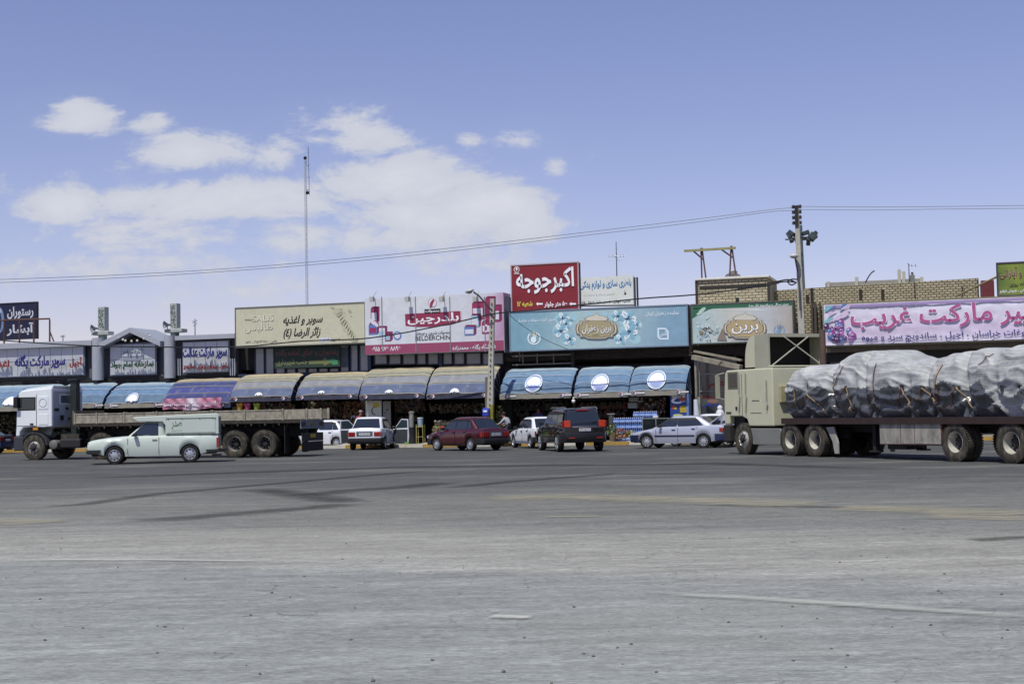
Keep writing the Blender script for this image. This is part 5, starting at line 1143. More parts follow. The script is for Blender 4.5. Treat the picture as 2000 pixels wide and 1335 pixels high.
# --- loaded truck, right
V = VF(1460, 887, 0, 1.05, -24); H = lambda px, py, y=1.22: V.hit(px, py, y)
RIMM[0] = M('c8c5bb', .45, .3, var=.1, dirt=.5)
t2 = thing('semi_truck', 'cream cab-over truck with a tall open wind deflector and a long loaded trailer', 'truck', V.o, V.a)
cr = M('c2c0a6', .5, var=.06, scale=1.2, dirt=.3, dcol='8f8b74', k=.92); cr_shaded = M('a7a692', .5, var=.08, dirt=.3, k=.9)  # second cream is duller: shading of the deflector sides painted in
xf = H(1413, 760)[0]; xr = H(1508, 760)[0]; zt = H(1440, 722)[1]; zr_ = H(1500, 718)[1]; zs = H(1440, 813)[1]; zs2 = H(1495, 832)[1]; xa = H(1462, 820)[0]
R_ = .53
side = [(xf, zs-.28), (xf+.02, zs), (xf, zt-.95), (xf-.08, zt-.1), (xf-.2, zt), (xr, zr_), (xr, zs2), (xa, zs2), (xa+.12, zs-.1), (xa+.45, zs), (xf-.35, zs), (xf-.3, zs-.28)]
w = MB(); w.prism(side, 'y', -1.2, 1.2); build('cab', w, cr, t2, bevel=.04)
a = H(1421, 728); b = H(1440, 757)
for sg in (1, -1):
    w = MB(); w.box(a[0]+.03, b[0]-.04, sg*1.195, sg*1.212, b[1]-.04, a[1]+.03); f = build('window', w, M('7d7c6c', .5), t2, bevel=.01); w = MB(); w.box(a[0]-.03, b[0]+.02, sg*1.205, sg*1.218, b[1]+.01, a[1]-.02); build('pane', w, M('26312e', .06, k=.9), f)
    for px in (1443, 1456, 1497):
        p0 = H(px, 728 if px < 1490 else 742); p1 = H(px+1, 806 if px < 1490 else 800); w = MB(); w.path([(p0[0], sg*1.24, p0[1]), (p0[0], sg*1.25, p0[1]-.75), (p0[0]-.04, sg*1.24, p0[1]-.85), (p1[0], sg*1.24, p1[1])], .022, 6); build('grab_rail', w, M('b5b3a6', .3, .5), t2)
    p0 = H(1447, 730); p1 = H(1447, 812); w = MB(); w.box(p0[0]-.01, p0[0]+.01, sg*1.196, sg*1.206, p1[1], p0[1]); build('door_seam', w, dark, t2)
    p0 = H(1438, 797); w = MB(); w.box(p0[0]-.05, p0[0]+.05, sg*1.2, sg*1.225, p0[1]-.05, p0[1]+.06); build('door_handle', w, dark, t2)
    p0 = H(1465, 806); p1 = H(1486, 781); w = MB(); w.box(p1[0], p0[0], sg*1.198, sg*1.216, p0[1], p1[1]); build('locker_door', w, cr, t2, bevel=.015)
    p0 = H(1468, 783); p1 = H(1483, 781); w = MB(); w.box(p1[0], p0[0], sg*1.2, sg*1.222, p0[1], p1[1]); build('vent', w, M('4a4a42', .6), t2)
    p0 = H(1421, 806); w = MB(); w.box(p0[0]-.22, p0[0]+.1, sg*1.2, sg*1.212, p0[1]-.03, p0[1]+.04); build('badge', w, M('3f3f36', .5), t2)
    p0 = H(1412, 725); w = MB(); w.tube((xf-.05, sg*1.2, zt-.08), (xf+.1, sg*1.42, zt-.15), .018, 6); w.tube((xf-.0, sg*1.2, zt-1.05), (xf+.1, sg*1.42, zt-.95), .018, 6); w.box(xf+.07, xf+.13, sg*1.32, sg*1.48, zt-1.0, zt-.15); build('wing_mirror', w, M('a8a693', .5), t2)
w = MB(); w.box(xf-.09, xf+.015, -1.08, 1.08, zt-.95, zt-.2); build('windscreen', w, cglass, t2)
w = MB(); w.box(xf-.3, xf+.1, -1.2, 1.2, .45, zs-.3); build('bumper', w, M('2f2d2a', .7), t2, bevel=.03)
w = MB(); w.box(xf-1.0, xf-.3, -1.0, 1.0, .5, zs-.02); build('engine_bay', w, dark, t2)
# deflector: shaped nose, side plate, open back with crossed stays
n0 = H(1452, 713)[0]; n1 = H(1472, 713)[0]; x1 = H(1497, 713)[0]; zd0 = zt+.06; zd1 = H(1484, 652)[1]; zdf = zd1-.15
w = MB(); rows = []
for k in range(9):
    u = k/8; x = n0-(n0-n1)*(u**2.2); z = zd0+(zd1-zd0)*math.sin(u*PI/2)**.9; rows.append([Vector((x+.12*(1-(y/1.15)**2), y, z)) for y in [-1.15+2.3*i/10 for i in range(11)]])
w.grid(rows); w.grid([rows[-1], [Vector((x1, v.y, zd1)) for v in rows[-1]]])
for sg in (0, -1): w.add([r[sg] for r in rows]+[Vector((n1, rows[0][sg].y, zd1)), Vector((n1, rows[0][sg].y, zd0))], [list(range(11))])
build('deflector_nose', w, cr, t2, smooth=40)
for sg in (1, -1): w = MB(); w.box(x1, n1, sg*1.13, sg*1.17, zd0-.1, zd1-.004); build('deflector_side', w, cr_shaded, t2, bevel=.01)
w = MB(); w.box(n1-.05, n1-.02, -1.12, 1.12, zd0, zd1-.05); build('deflector_shade', w, M('191815', .8), t2)  # near-black sheet stands in for the shade inside the open deflector
w = MB(); w.box(x1-.06, x1, -1.17, 1.17, zd1-.12, zd1); w.box(x1-.06, x1, -1.17, -1.1, zd0, zd1-.12); w.box(x1-.06, x1, 1.1, 1.17, zd0, zd1-.12); build('deflector_frame', w, cr_shaded, t2)
w = MB(); w.bar((x1-.08, 1.08, zd0), (x1-.08, -.5, zd1-.1), .035, .03); w.bar((x1-.1, -1.08, zd0), (x1-.1, .55, zd1-.1), .035, .03); build('cross_stay', w, M('c4c2b4', .5), t2)
w = MB(); w.box(xr, x1+.0, -1.17, 1.17, zr_+.01, zd0+.02); build('roof_shelf', w, cr, t2, bevel=.02)
w = MB(); w.tube((xr-.25, -.75, zs2), (xr-.25, -.75, zd1+.1), .11, 12); build('exhaust_stack', w, M('5c4a40', .7, var=.3), t2, smooth=40)
w = MB(); w.box(xr-.12, xr-.004, .5, .95, zr_-1.2, zr_-.62); build('air_box', w, M('a8a07a', .6), t2, bevel=.02)
w = MB(); w.ball((xr-.14, .72, zr_-.78), (.03, .08, .08), n=10); build('gauge', w, M('c8c8b8', .4), t2)
xd1, xd2, xt1, xt2 = [V.hit(px, py, 1.1)[0] for px, py in ((1550, 890), (1598, 892), (1873, 903), (1983, 907))]
for sg in (1, -1):
    wheel(t2, 0, sg*1.06, R_+.03, .3, sg, 'truck')
    for x in (xd1, xd2, xt1, xt2): wheel(t2, x, sg*1.1, R_+.03, .27, sg, 'truck', dual=True)
    a = H(1464, 836); b = H(1526, 869); w = MB(); w.prism([(a[0], a[1]), (b[0]+.1, a[1]), (b[0]-.02, a[1]-.2), (b[0]+.12, b[1]), (a[0]-.12, b[1])], 'y', sg*1.12, sg*1.18); build('side_skirt', w, M('7d7e7a', .6, var=.1, dirt=.4), t2, bevel=.02)
    a = H(1609, 834); b = H(1633, 886); w = MB(); w.prism([(a[0], a[1]), (b[0]+.2, a[1]+.02), (b[0], b[1]+.35), (b[0], b[1]), (a[0]-.42, b[1]), (a[0]-.32, b[1]+.4)], 'y', sg*1.08, sg*1.14); build('mudguard', w, M('a3a39b', .6, dirt=.5), t2, bevel=.01)
w = MB()
xe = xt2-1.5
for y in (-.5, .5): w.box(xf-.6, xd2-.9, y-.06, y+.06, .6, .9); w.box(xe, xr-.5, y-.07, y+.07, .95, 1.22)
w.box(xe, xd2+.4, -.4, .4, .8, 1.0); w.box(xd1-1.2, xd1+.9, -.9, -.2, .55, .95); build('chassis', w, chs, t2)
zb = H(1700, 815)[1]; xl = H(1528, 815)[0]-.0
w = MB(); w.box(xe, xl, -1.22, 1.22, zb-.13, zb-.02); w.box(xe, xl, 1.22, 1.27, zb-.2, zb+.0); w.box(xe, xl, -1.27, -1.22, zb-.2, zb); build('bed_floor', w, M('33211e', .8, var=.3, dirt=.5, dcol='1c1817'), t2)
a = H(1716, 821); b = H(1840, 870); w = MB(); w.box(b[0], a[0], .85, 1.2, b[1], a[1]-.02); q = build('tool_locker', w, M('6a3a30', .8, dirt=.6, dcol='3a3028'), t2, bevel=.01)
for x0, x1_ in ((1719, 1757), (1760, 1784), (1787, 1836)): p0 = H(x0, 866); p1 = H(x1_, 825); w = MB(); w.box(p1[0], p0[0], 1.2, 1.215, p0[1], p1[1]); build('locker_door', w, M('a39f96', .7, var=.2, scale=2, dirt=.75, dcol='4a443c'), q)
p0 = H(1696, 872)[0]; 
for sg in (1, -1): w = MB(); w.box(p0-.07, p0+.07, sg*.85, sg*.99, .25, zb-.13); w.box(p0-.2, p0+.2, sg*.8, sg*1.04, .2, .25); build('landing_leg', w, chs, t2)
w = MB(); c = H(1738, 880)[0]; w.box(c-.45, c+.45, .3, .95, .3, .62); build('spare_box', w, dark, t2, bevel=.03)
w = MB(); w.box(xf-.12, xf+.02, .82, 1.12, zs-.52, zs-.34); build('headlight', w, headl, t2, bevel=.01)

# --- the tarpaulined load
prof_px = [(1522,796),(1524,760),(1531,735),(1546,724),(1570,716),(1610,709),(1640,706),(1658,702),(1680,691),(1705,685),(1745,684),(1772,688),(1795,697),(1830,699),(1860,695),(1895,690),(1930,678),(1960,672),(2000,671),(2060,668)]
pr = sorted([V.hit(px, py, .35) for px, py in prof_px], key=lambda q: q[0]); x_a = pr[0][0]; x_b = max(H(1523, 790)[0], 0-2.0); x_b = H(1523, 790)[0]
pr2 = [(x, z) for x, z in pr if x < x_b-.15]
def ztop(x):
    z = interp(pr2, x); e = (x_b-x)
    return zb+(z-zb)*(min(1, max(0, e)/.55)**.38 if e < .55 else 1)
xs_seam = [V.hit(px, 740, .9)[0] for px in (1640, 1706, 1830, 1905)]
rows = []; NX = 420; NS = 110; xe2 = xe+.05
def load_pt(x, v, off=0.0):
    """v 0 at the near lower edge, over the top, 1 at the far lower edge"""
    zt_ = ztop(x); w_ = 1.30 if x > x_b-.4 and False else 1.30; w_ *= min(1, (max(0, x_b-x)/.4)**.35) if x > x_b-.4 else 1
    a = PI*v; c, s = math.cos(a), math.sin(a); y = w_*math.copysign(abs(c)**.42, c); z = zb-.02+(zt_-zb)*abs(s)**.62
    seam = min(abs(x-q-.25*math.sin(v*5)) for q in xs_seam); n = Vector((0, c, max(.15, s))).normalized()
    low = max(0, 1-(z-zb)/1.0)
    y *= 1-.26*low**1.4*(1 if v < .5 else 1)
    d = .12*noise.noise(Vector((x*.8, v*3, 1)))-.16*math.exp(-(seam/.13)**2)
    wv = .35*noise.noise(Vector((x*.6, z*.7, 4)))
    def rid(a, b, c): return (1-min(1, abs(noise.noise(Vector((a, b, c)))*2.6)))**2.2
    q1 = rid(x*.7+z*.9+wv, z*2.2-x*.8+wv*2, 7); q2 = rid(x*1.5-z*1.3, z*3.2+x*1.1+wv*2, 3)
    top = min(1, max(0, 1-low*1.25)); u = x/1.25+.35*noise.noise(Vector((x*.6, 0, 8))); f = u-math.floor(u)
    ph = (z-zb)*2.5+1.25*f*(1-f)*4*.5+.42*noise.noise(Vector((x*.5, z*.6, 9)))+.06*noise.noise(Vector((x*2.2, z*2, 2)))
    sw = (1-abs(math.sin(PI*ph)))**2.4; ph2 = ph*1.7+x*.7+.25*noise.noise(Vector((x*1.2, z*1.2, 6))); sw2 = (1-abs(math.sin(PI*ph2)))**2.2
    pin = math.exp(-((min(f, 1-f)*1.25)/.12)**2)*math.exp(-((z-zb-.95)/.35)**2)
    d += (.24*sw+.07*sw2)*(1-top)+(.02+.05*top)*q1+.015*q2-.13*pin-.04*(1-top)-.12*top*(.5+.5*noise.noise(Vector((x*.9, v*1.5, 2))))
    return Vector((x, y, z))+n*(d+off)
for i in range(NX+1):
    x = x_b-(x_b-xe2)*(i/NX); rows.append([load_pt(x, j/NS) for j in range(NS+1)])
x_fl = V.hit(1903, 740, 1.25)[0]
def tarp_side(i, j):      # dark plastic sheet hangs below the ragged lower edge of the striped tarpaulin
    p_ = rows[i][j]; h_ = p_.z-zb
    if p_.x < x_fl-.75*(1.2-h_): return 0
    return 1 if h_ < .80+.16*noise.noise(Vector((p_.x*1.2, 0, 4)))+.12*abs(math.sin(p_.x*2.5)) else 0
mb = MB().grid(rows, mf=tarp_side); mb.add(rows[0], [list(range(NS+1))], 1)
def tarp_mat():
    m = bpy.data.materials.new('tarp'); m.use_nodes = True; N = m.node_tree.nodes; L = m.node_tree.links; b = N['Principled BSDF']
    t = N.new('ShaderNodeTexCoord'); s = N.new('ShaderNodeSeparateXYZ'); L.new(t.outputs['Object'], s.inputs[0])
    n = N.new('ShaderNodeTexNoise'); n.inputs['Scale'].default_value = 1.3; n.inputs['Detail'].default_value = 8; n.inputs['Roughness'].default_value = .7; L.new(t.outputs['Object'], n.inputs['Vector'])
    def mt(op, a, b_, c=None):
        q = N.new('ShaderNodeMath'); q.operation = op
        for i, v in enumerate((a, b_, c)):
            if v is None: continue
            if isinstance(v, (int, float)): q.inputs[i].default_value = v
            else: L.new(v, q.inputs[i])
        return q.outputs[0]
    ph = mt('FRACT', mt('MULTIPLY', mt('ADD', mt('MULTIPLY', s.outputs[1], -.55), mt('ADD', s.outputs[2], mt('MULTIPLY', n.outputs[0], .35))), 6.2), 0)
    line = mt('LESS_THAN', ph, .2)
    rp = N.new('ShaderNodeValToRGB'); L.new(n.outputs[0], rp.inputs[0]); e = rp.color_ramp
    e.elements[0].position = .30; e.elements[0].color = (.20, .205, .215, 1); e.elements[1].position = .66; e.elements[1].color = (.40, .41, .42, 1)
    mx = N.new('ShaderNodeMix'); mx.data_type = 'RGBA'; L.new(mt('MULTIPLY', line, .5), mx.inputs[0]); L.new(rp.outputs[0], mx.inputs[6]); mx.inputs[7].default_value = (.50, .48, .42, 1); b.inputs['Metallic'].default_value = 0
    L.new(mx.outputs[2], b.inputs['Base Color']); b.inputs['Roughness'].default_value = .6; b.inputs['Specular IOR Level'].default_value = .35
    bp = N.new('ShaderNodeBump'); bp.inputs['Strength'].default_value = .5; bp.inputs['Distance'].default_value = .05; L.new(n.outputs[0], bp.inputs['Height']); L.new(bp.outputs[0], b.inputs['Normal']); return m
ld = thing('tarpaulin_load', 'bulging cargo under a wrinkled grey striped tarpaulin, roped down on the long trailer', 'cargo', V.o, V.a)
tp_ = build('tarpaulin', mb, [tarp_mat(), M('4f5156', .27, var=.25, scale=1.5, spec=.8, dirt=.35, dcol='7c7c78')], ld, smooth=180)
ropem = M('9a8468', .8, var=.2); ropd = M('6a3f30', .8); rnd = random.Random(3)
for k, (pa, pb, m_) in enumerate([((1552,758),(1552,800),0),((1575,770),(1605,804),0),((1575,770),(1558,802),1),((1648,755),(1617,798),1),((1650,755),(1658,806),0),((1760,758),(1778,812),0),((1760,758),(1748,800),1),
        ((1797,757),(1820,785),0),((1797,757),(1783,806),1),((1830,712),(1822,806),0),((1835,765),(1820,806),1),((1865,755),(1897,808),0),((1865,755),(1845,806),1),((1925,688),(1905,712),1),((1706,712),(1703,800),1),((1640,715),(1618,770),1)]):
    pts = []
    for i in range(9):
        u = i/8; px = pa[0]+(pb[0]-pa[0])*u; py = pa[1]+(pb[1]-pa[1])*u; x, z = V.hit(px, py, 1.28); zt_ = ztop(x); q = min(1, max(0, (z-zb+.02)/(zt_-zb)))**(1/.62); v = math.asin(min(1, q))/PI
        pts.append(load_pt(x, v, .035))
    w = MB(); w.path(pts, .022 if m_ == 0 else .014, 5); build('lashing_rope', w, (ropem, ropd)[m_], ld)

# ------------------------------------------------------------------ poles, masts and wires
def pole_path(pts, d): return [(s, -d, z) for s, z in (hit(px, py, d) for px, py in pts)]
conc = M('b4b1a6', .9, var=.2, scale=5, dirt=.4, dcol='5f5a4c', bump=.2)
p0, p1 = pole_path([(956.5, 868), (962, 583)], 4.0); p0 = (p0[0], p0[1], .1)
lp = fthing('lamp_post', 'perforated concrete lamp post with a bent arm, its foot painted yellow, between the awnings', 'lamp post', p0[0], 4.0, .1)
w = MB(); a = Vector(p0); b = Vector(p1); n_ = 26
w.add([a+Vector(q) for q in ((-.17,-.12,0),(.17,-.12,0),(.17,.12,0),(-.17,.12,0))]+[b+Vector(q) for q in ((-.10,-.07,0),(.10,-.07,0),(.10,.07,0),(-.10,.07,0))], [(0,1,5,4),(1,2,6,5),(2,3,7,6),(3,0,4,7),(4,5,6,7)])
sh = build('shaft', w, conc, lp)
w = MB()
for k in range(6, n_): c = a.lerp(b, k/n_); w.box(c.x-.025, c.x+.025, c.y-.13, c.y-.06, c.z-.05, c.z+.05)
build('climbing_hole', w, M('4a463c', .9), sh)
w = MB(); c = a.lerp(b, .27); w.add([a+Vector(q) for q in ((-.0,-.125,0),(.176,-.125,0),(.176,.125,0),(-.0,.125,0))]+[c+Vector(q) for q in ((-.0,-.112,0),(.158,-.112,0),(.158,.112,0),(0,.112,0))], [(0,1,5,4),(1,2,6,5),(2,3,7,6),(3,0,4,7),(4,5,6,7)])
build('paint', w, M('8f8a2c', .8, var=.3, scale=6, dirt=.5, dcol='4a4a2a'), sh)
pts = pole_path([(961, 607), (948, 592), (936, 578), (925, 570)], 4.25); w = MB(); w.path(pts, .045, 8); build('lamp_arm', w, M('2f2f33', .5), lp)
s, z = hit(917, 568, 4.3); w = MB(); w.T = Matrix.Translation((s, -4.3, z)) @ Matrix.Rotation(math.radians(-14), 4, 'Y'); w.ball((0,0,0), (.24, .15, .10), n=16); lh = build('lamp_head', w, M('b8b8b4', .4), lp, smooth=60)
w = MB(); w.T = Matrix.Translation((s-.02, -4.3, z-.05)); w.ball((0,0,0), (.17, .12, .09), n=14); build('lamp_glass', w, M('8d9298', .1), lh, smooth=60)
q0, q1 = pole_path([(951, 862), (951, 736)], 3.0); w = MB(); w.tube((q0[0], q0[1], .15), q1, .10, 8); ftag('timber_post', w, M('6f6a5e', .9, dirt=.5), 'short grey timber post close behind the concrete lamp post', 'post')

a, b = [Vector(v) for v in pole_path([(1575, 860), (1556, 405)], 4.5)]; a.z = 0
mp_ = fthing('power_pole', 'tall leaning concrete power pole with insulators on top, behind the cream truck', 'power pole', a.x, 4.5, 0)
w = MB(); w.add([a+Vector(q) for q in ((-.19,-.14,0),(.19,-.14,0),(.19,.14,0),(-.19,.14,0))]+[b+Vector(q) for q in ((-.09,-.07,0),(.09,-.07,0),(.09,.07,0),(-.09,.07,0))], [(0,1,5,4),(1,2,6,5),(2,3,7,6),(3,0,4,7),(4,5,6,7)])
sh = build('shaft', w, conc, mp_)
w = MB(); s, z = hit(1556, 412, 4.5); w.box(s-.08, s+.08, -4.62, -4.40, z-.75, z+.25)
for dz in (-.55, -.3, -.05, .2):
    for e in (-1, 1): w.lathe([(0, -.09), (.09, -.07), (.05, -.02), (.09, .02), (.04, .09), (0, .09)], (s+e*.15, -4.5, z+dz), 'z', 10)
build('insulator', w, M('2a2420', .4), mp_, smooth=50)
pts = pole_path([(1563, 606), (1561, 560), (1558, 530), (1553, 503)], 4.75); w = MB(); w.path(pts, .04, 8); build('lamp_arm', w, M('4a4a4e', .5), mp_)
s, z = hit(1551, 500, 4.9); w = MB(); w.T = Matrix.Translation((s, -4.9, z)); w.ball((0,0,0), (.20, .26, .11), n=16); build('lamp_head', w, M('c3c3bf', .4), mp_, smooth=60)
# floodlight mast behind the wall
a, b = [Vector(v) for v in pole_path([(1571, 600), (1562, 440)], -10)]
fm = fthing('floodlight_mast', 'grey steel mast with a ring of floodlights, standing behind the power pole', 'floodlight mast', a.x, -10, 0)
a.z = 0; w = MB(); w.tube(a, b, .22, 14, .14); build('shaft', w, M('5f7170', .5, .2), fm, smooth=60)
for px, py, rot in ((1543,462,-.5),(1548,457,-.9),(1546,468,-.3),(1555,466,-.2),(1573,456,1.2),(1581,466,.3),(1588,457,.9),(1590,466,.7),(1579,472,.1),(1585,462,.5)):
    s, z = hit(px, py, -9.2); w = MB(); T = Matrix.Translation((s, 9.2+random.uniform(-.3, .3), z)) @ Matrix.Rotation(rot, 4, 'Y') @ Matrix.Rotation(-.5, 4, 'X'); w.T = T; w.box(-.11, .11, -.15, .08, -.22, .22); f = build('floodlight', w, M('262e2b', .4), fm, bevel=.03)
    w = MB(); w.T = T; w.box(-.09, .09, -.165, -.153, -.19, .19); build('lens', w, M('3c4644', .1), f)
w = MB(); s, z = hit(1565, 466, -10); w.lathe([(.62, -.04), (.62, .04), (.56, .04), (.56, -.04)], (s, 10, z), 'z', 24); w.bar((s-.9, 10, z), (s+.9, 10, z), .07, .07); build('ring', w, steel_dk, fm)

def cable(label, pts, d, r, m=M('1a1a1c', .6), group='overhead cables', sag=0):
    P_ = pole_path(pts, d); Q = []
    for i in range(len(P_)-1):
        p_1 = Vector(P_[max(0, i-1)]); p0_ = Vector(P_[i]); p1_ = Vector(P_[i+1]); p2_ = Vector(P_[min(len(P_)-1, i+2)])
        for k in range(6): u = k/6; Q.append(.5*((2*p0_)+(-p_1+p1_)*u+(2*p_1-5*p0_+4*p1_-p2_)*u*u+(-p_1+3*p0_-3*p1_+p2_)*u**3))
    Q.append(Vector(P_[-1])); w = MB(); w.path(Q, r, 5); return ftag('overhead_cable', w, m, label, 'cable', group)
wm = M('43444c', .5)
cable('upper of the two thin wires rising from the left to the power pole', [(-40,547),(200,538),(450,524),(700,503),(900,482),(1130,455),(1350,429),(1500,410),(1553,405)], 4.5, .013, wm)
cable('lower of the two thin wires rising from the left to the power pole', [(-40,553),(200,544),(450,529),(700,509),(900,488),(1130,461),(1350,435),(1500,414),(1553,411)], 4.5, .013, wm)
cable('upper thin wire running right from the top of the power pole', [(1560,403),(1700,404),(1850,403),(2080,400)], 4.5, .012, wm)
cable('lower thin wire running right from the top of the power pole', [(1560,409),(1700,410),(1850,408),(2080,406)], 4.5, .012, wm)
cable('thick black cable sagging across the billboards from the power pole to the left', [(1560,552),(1530,550),(1480,560),(1360,575),(1250,583),(1130,596),(1040,606),(962,613),(860,636),(720,660),(590,666),(460,677),(280,677),(150,674),(-20,663)], 4.3, .034)
cable('thick looped black cable beside the power pole, above the tan brick parapet', [(1558,546),(1548,545),(1538,549),(1545,556),(1554,552),(1540,546),(1520,549),(1480,557),(1440,564)], 4.2, .032)
cable('short black cable slanting down across the blue billboard', [(986,603),(1010,628),(1060,660),(1110,682)], 3.2, .016)

# lattice mast far behind
MD = 80.0; r0 = ray(600, 590); Pm = CP+r0*((FO+Vector((0,95,0))-CP).y/r0.y); 
tm = thing('radio_mast', 'very tall thin lattice radio mast rising behind the cream billboard', 'mast', (Pm.x, Pm.y, 0), 0.0)
sc_ = Pm.y/F_PX; top_z = (ray(597.5, 312)*(Pm.y/ray(597.5, 312).y)).z+CAM_H; hw = 2.4*sc_
lean = (ray(598, 312).x/ray(598, 312).y-ray(600, 590).x/ray(600, 590).y)*Pm.y/(1-590/HOR*0)/1.0
w = MB(); N_ = 46
xt_ = (ray(597.8, 312).x/ray(597.8, 312).y)*Pm.y-Pm.x
cn_ = [(-hw, -hw*.6), (hw, -hw*.6), (0, hw)]
P3 = lambda k, q: Vector((q[0]*(1-.1*k/N_), q[1], top_z*k/N_))
for q in cn_: w.tube(P3(0, q), P3(N_, q), .026, 5)
for k in range(N_):
    for i in range(3): w.tube(P3(k, cn_[i]), P3(k+1, cn_[(i+1) % 3]), .012, 4); w.tube(P3(k, cn_[i]), P3(k, cn_[(i+1) % 3]), .012, 4)
build('lattice', w, M('b4b9c8', .5), tm)
w = MB(); h1 = top_z-12*sc_*5; w.tube((hw+4.5*sc_, 0, top_z-70*sc_), (hw+3.5*sc_, 0, top_z+26*sc_), .035, 6)
for dz in (-60, -12): w.tube((0, 0, top_z+dz*sc_), (hw+4.2*sc_, 0, top_z+dz*sc_), .05, 5)
for dz in (15, -10, -35): w.tube((hw+2*sc_, 0, top_z+dz*sc_), (hw+6.5*sc_, 0, top_z+dz*sc_), .035, 5)
build('antenna', w, M('5d6478', .5), tm)
w = MB(); w.ball((0, -.2, top_z+3*sc_), .22, n=8); build('beacon', w, dark, tm); w = MB(); w.ball((hw+1.5*sc_, -.3, top_z-66*sc_), .22, n=8); build('beacon', w, dark, tm)

# roof antennas and clutter
def antenna(label, px, yt, yb, d, arms):
    s, z0 = hit(px, yb, d); z1 = hit(px, yt, d)[1]; t = fthing('roof_antenna', label, 'antenna', s, d, z0, 'roof antennas'); w = MB(); w.tube((s, -d, z0-.5), (s, -d, z1), .035, 6, .02); build('mast', w, M('3c3f4a', .5), t)
    w = MB()
    for (x0, y0, x1, y1) in arms: a = hit(x0, y0, d); b = hit(x1, y1, d); w.tube((a[0], -d-.04, a[1]), (b[0], -d-.04, b[1]), .018, 5)
    build('element', w, M('6a6f7c', .4, .5), t)
antenna('tall roof antenna with crossed arms behind the white roof billboard', 1205, 472, 545, -2, [(1188,500,1222,500),(1199,499,1207,507),(1203,506,1213,509),(1190,498,1190,502),(1196,498,1196,502),(1212,498,1212,502),(1218,498,1218,502)])
antenna('small slanted roof antenna right of the right green pylon', 381, 622, 655, -2, [(376,626,386,632),(377,631,386,625),(378,636,384,634)])
antenna('small roof antenna above the long tan brick parapet', 1776, 515, 548, -5, [(1772,514,1777,518),(1776,518,1792,519),(1781,516,1781,521),(1788,516,1788,521)])
antenna('tiny roof antenna at the left, above the market hall sign', 123, 654, 664, -3, [(119,656,128,655),(119,658,127,658)])
fr_t = fthing('beam_frame', 'rusty steel frame carrying a long yellow beam on the tan roof room', 'frame', hit(1388, 540, -2.5)[0], -2.5, hit(1388, 543, -2.5)[1])
a = hit(1336, 490, -2.4); b = hit(1437, 484, -2.4); w = MB(); w.bar((a[0], 2.4, a[1]), (b[0], 2.4, b[1]), .1, .12); build('beam', w, M('9c9664', .7, dirt=.6), fr_t)
w = MB()
for (x0, y0, x1, y1) in ((1369,484,1371,545),(1371,484,1379,545),(1428,480,1425,545),(1429,480,1437,535),(1353,489,1374,507),(1409,487,1433,504)):
    a = hit(x0, y0, -2.5); b = hit(x1, y1, -2.5); w.tube((a[0], 2.5, a[1]), (b[0], 2.5, b[1]), .045, 6)
build('strut', w, M('5b3f38', .7), fr_t)
for i, (px, py, l_) in enumerate(((1425, 539, 'lower left'), (1438, 539, 'lower right'), (1432, 532, 'topmost'))):
    s, z = hit(px, py, -3.2); w = MB(); w.ball((s, 3.2, z), (.24, .2, .13), n=12, jit=.08); ftag('sack', w, M('b8b5ac', .8), f'{l_} of three pale sacks piled on the tan roof room', 'sack', 'sacks on the roof', smooth=60)
lp_ = fthing('roof_parapet', 'pale distant concrete roof parapet with short stub columns above the brick wall', 'wall', hit(1720, 555, -14)[0], -14, 3)
s0, z0 = hit(1612, 556, -14); s1, z1 = hit(1802, 546, -14); w = MB(); w.box(s0, s1, 14, 14.3, 3, (z0+z1)/2+.1); build('parapet', w, M('97958c', .8, var=.15), lp_)
for px, yt, yb in ((1618,550,562),(1673,541,558),(1756,526,552),(1765,530,552),(1800,541,552)):
    s, zt_ = hit(px, yt, -14); w = MB(); w.box(s-.09, s+.09, 13.9, 14.1, hit(px, yb, -14)[1]-.4, zt_); build('stub_column', w, M('b5b3a6', .8), lp_)
s, z = hit(1690, 552, -5); w = MB(); w.path([(s+(k/8)*.5, 5, z+.6*math.sin(k/8*1.5)) for k in range(9)], .035, 6); ftag('bent_pipe', w, steel_dk, 'black bent pipe sticking up from the tan brick parapet', 'pipe')
s, z = hit(1782, 541, -5.2); w = MB(); w.box(s-.12, s+.12, 5.1, 5.3, z-.3, z+.1); w.box(s-.06, s+.06, 5.15, 5.25, z+.103, z+.25); ftag('roof_box', w, M('7e8178', .7), 'small grey roof box next to the antenna on the brick parapet', 'box')
a = hit(1867, 578, .2); b = hit(1950, 539, .9); w = MB(); w.tube((a[0], -.2, a[1]), (b[0], -.9, b[1]), .05, 6); ftag('prop_pole', w, M('8f7f5c', .8), 'slanting timber prop holding the green and yellow roof billboard', 'pole')

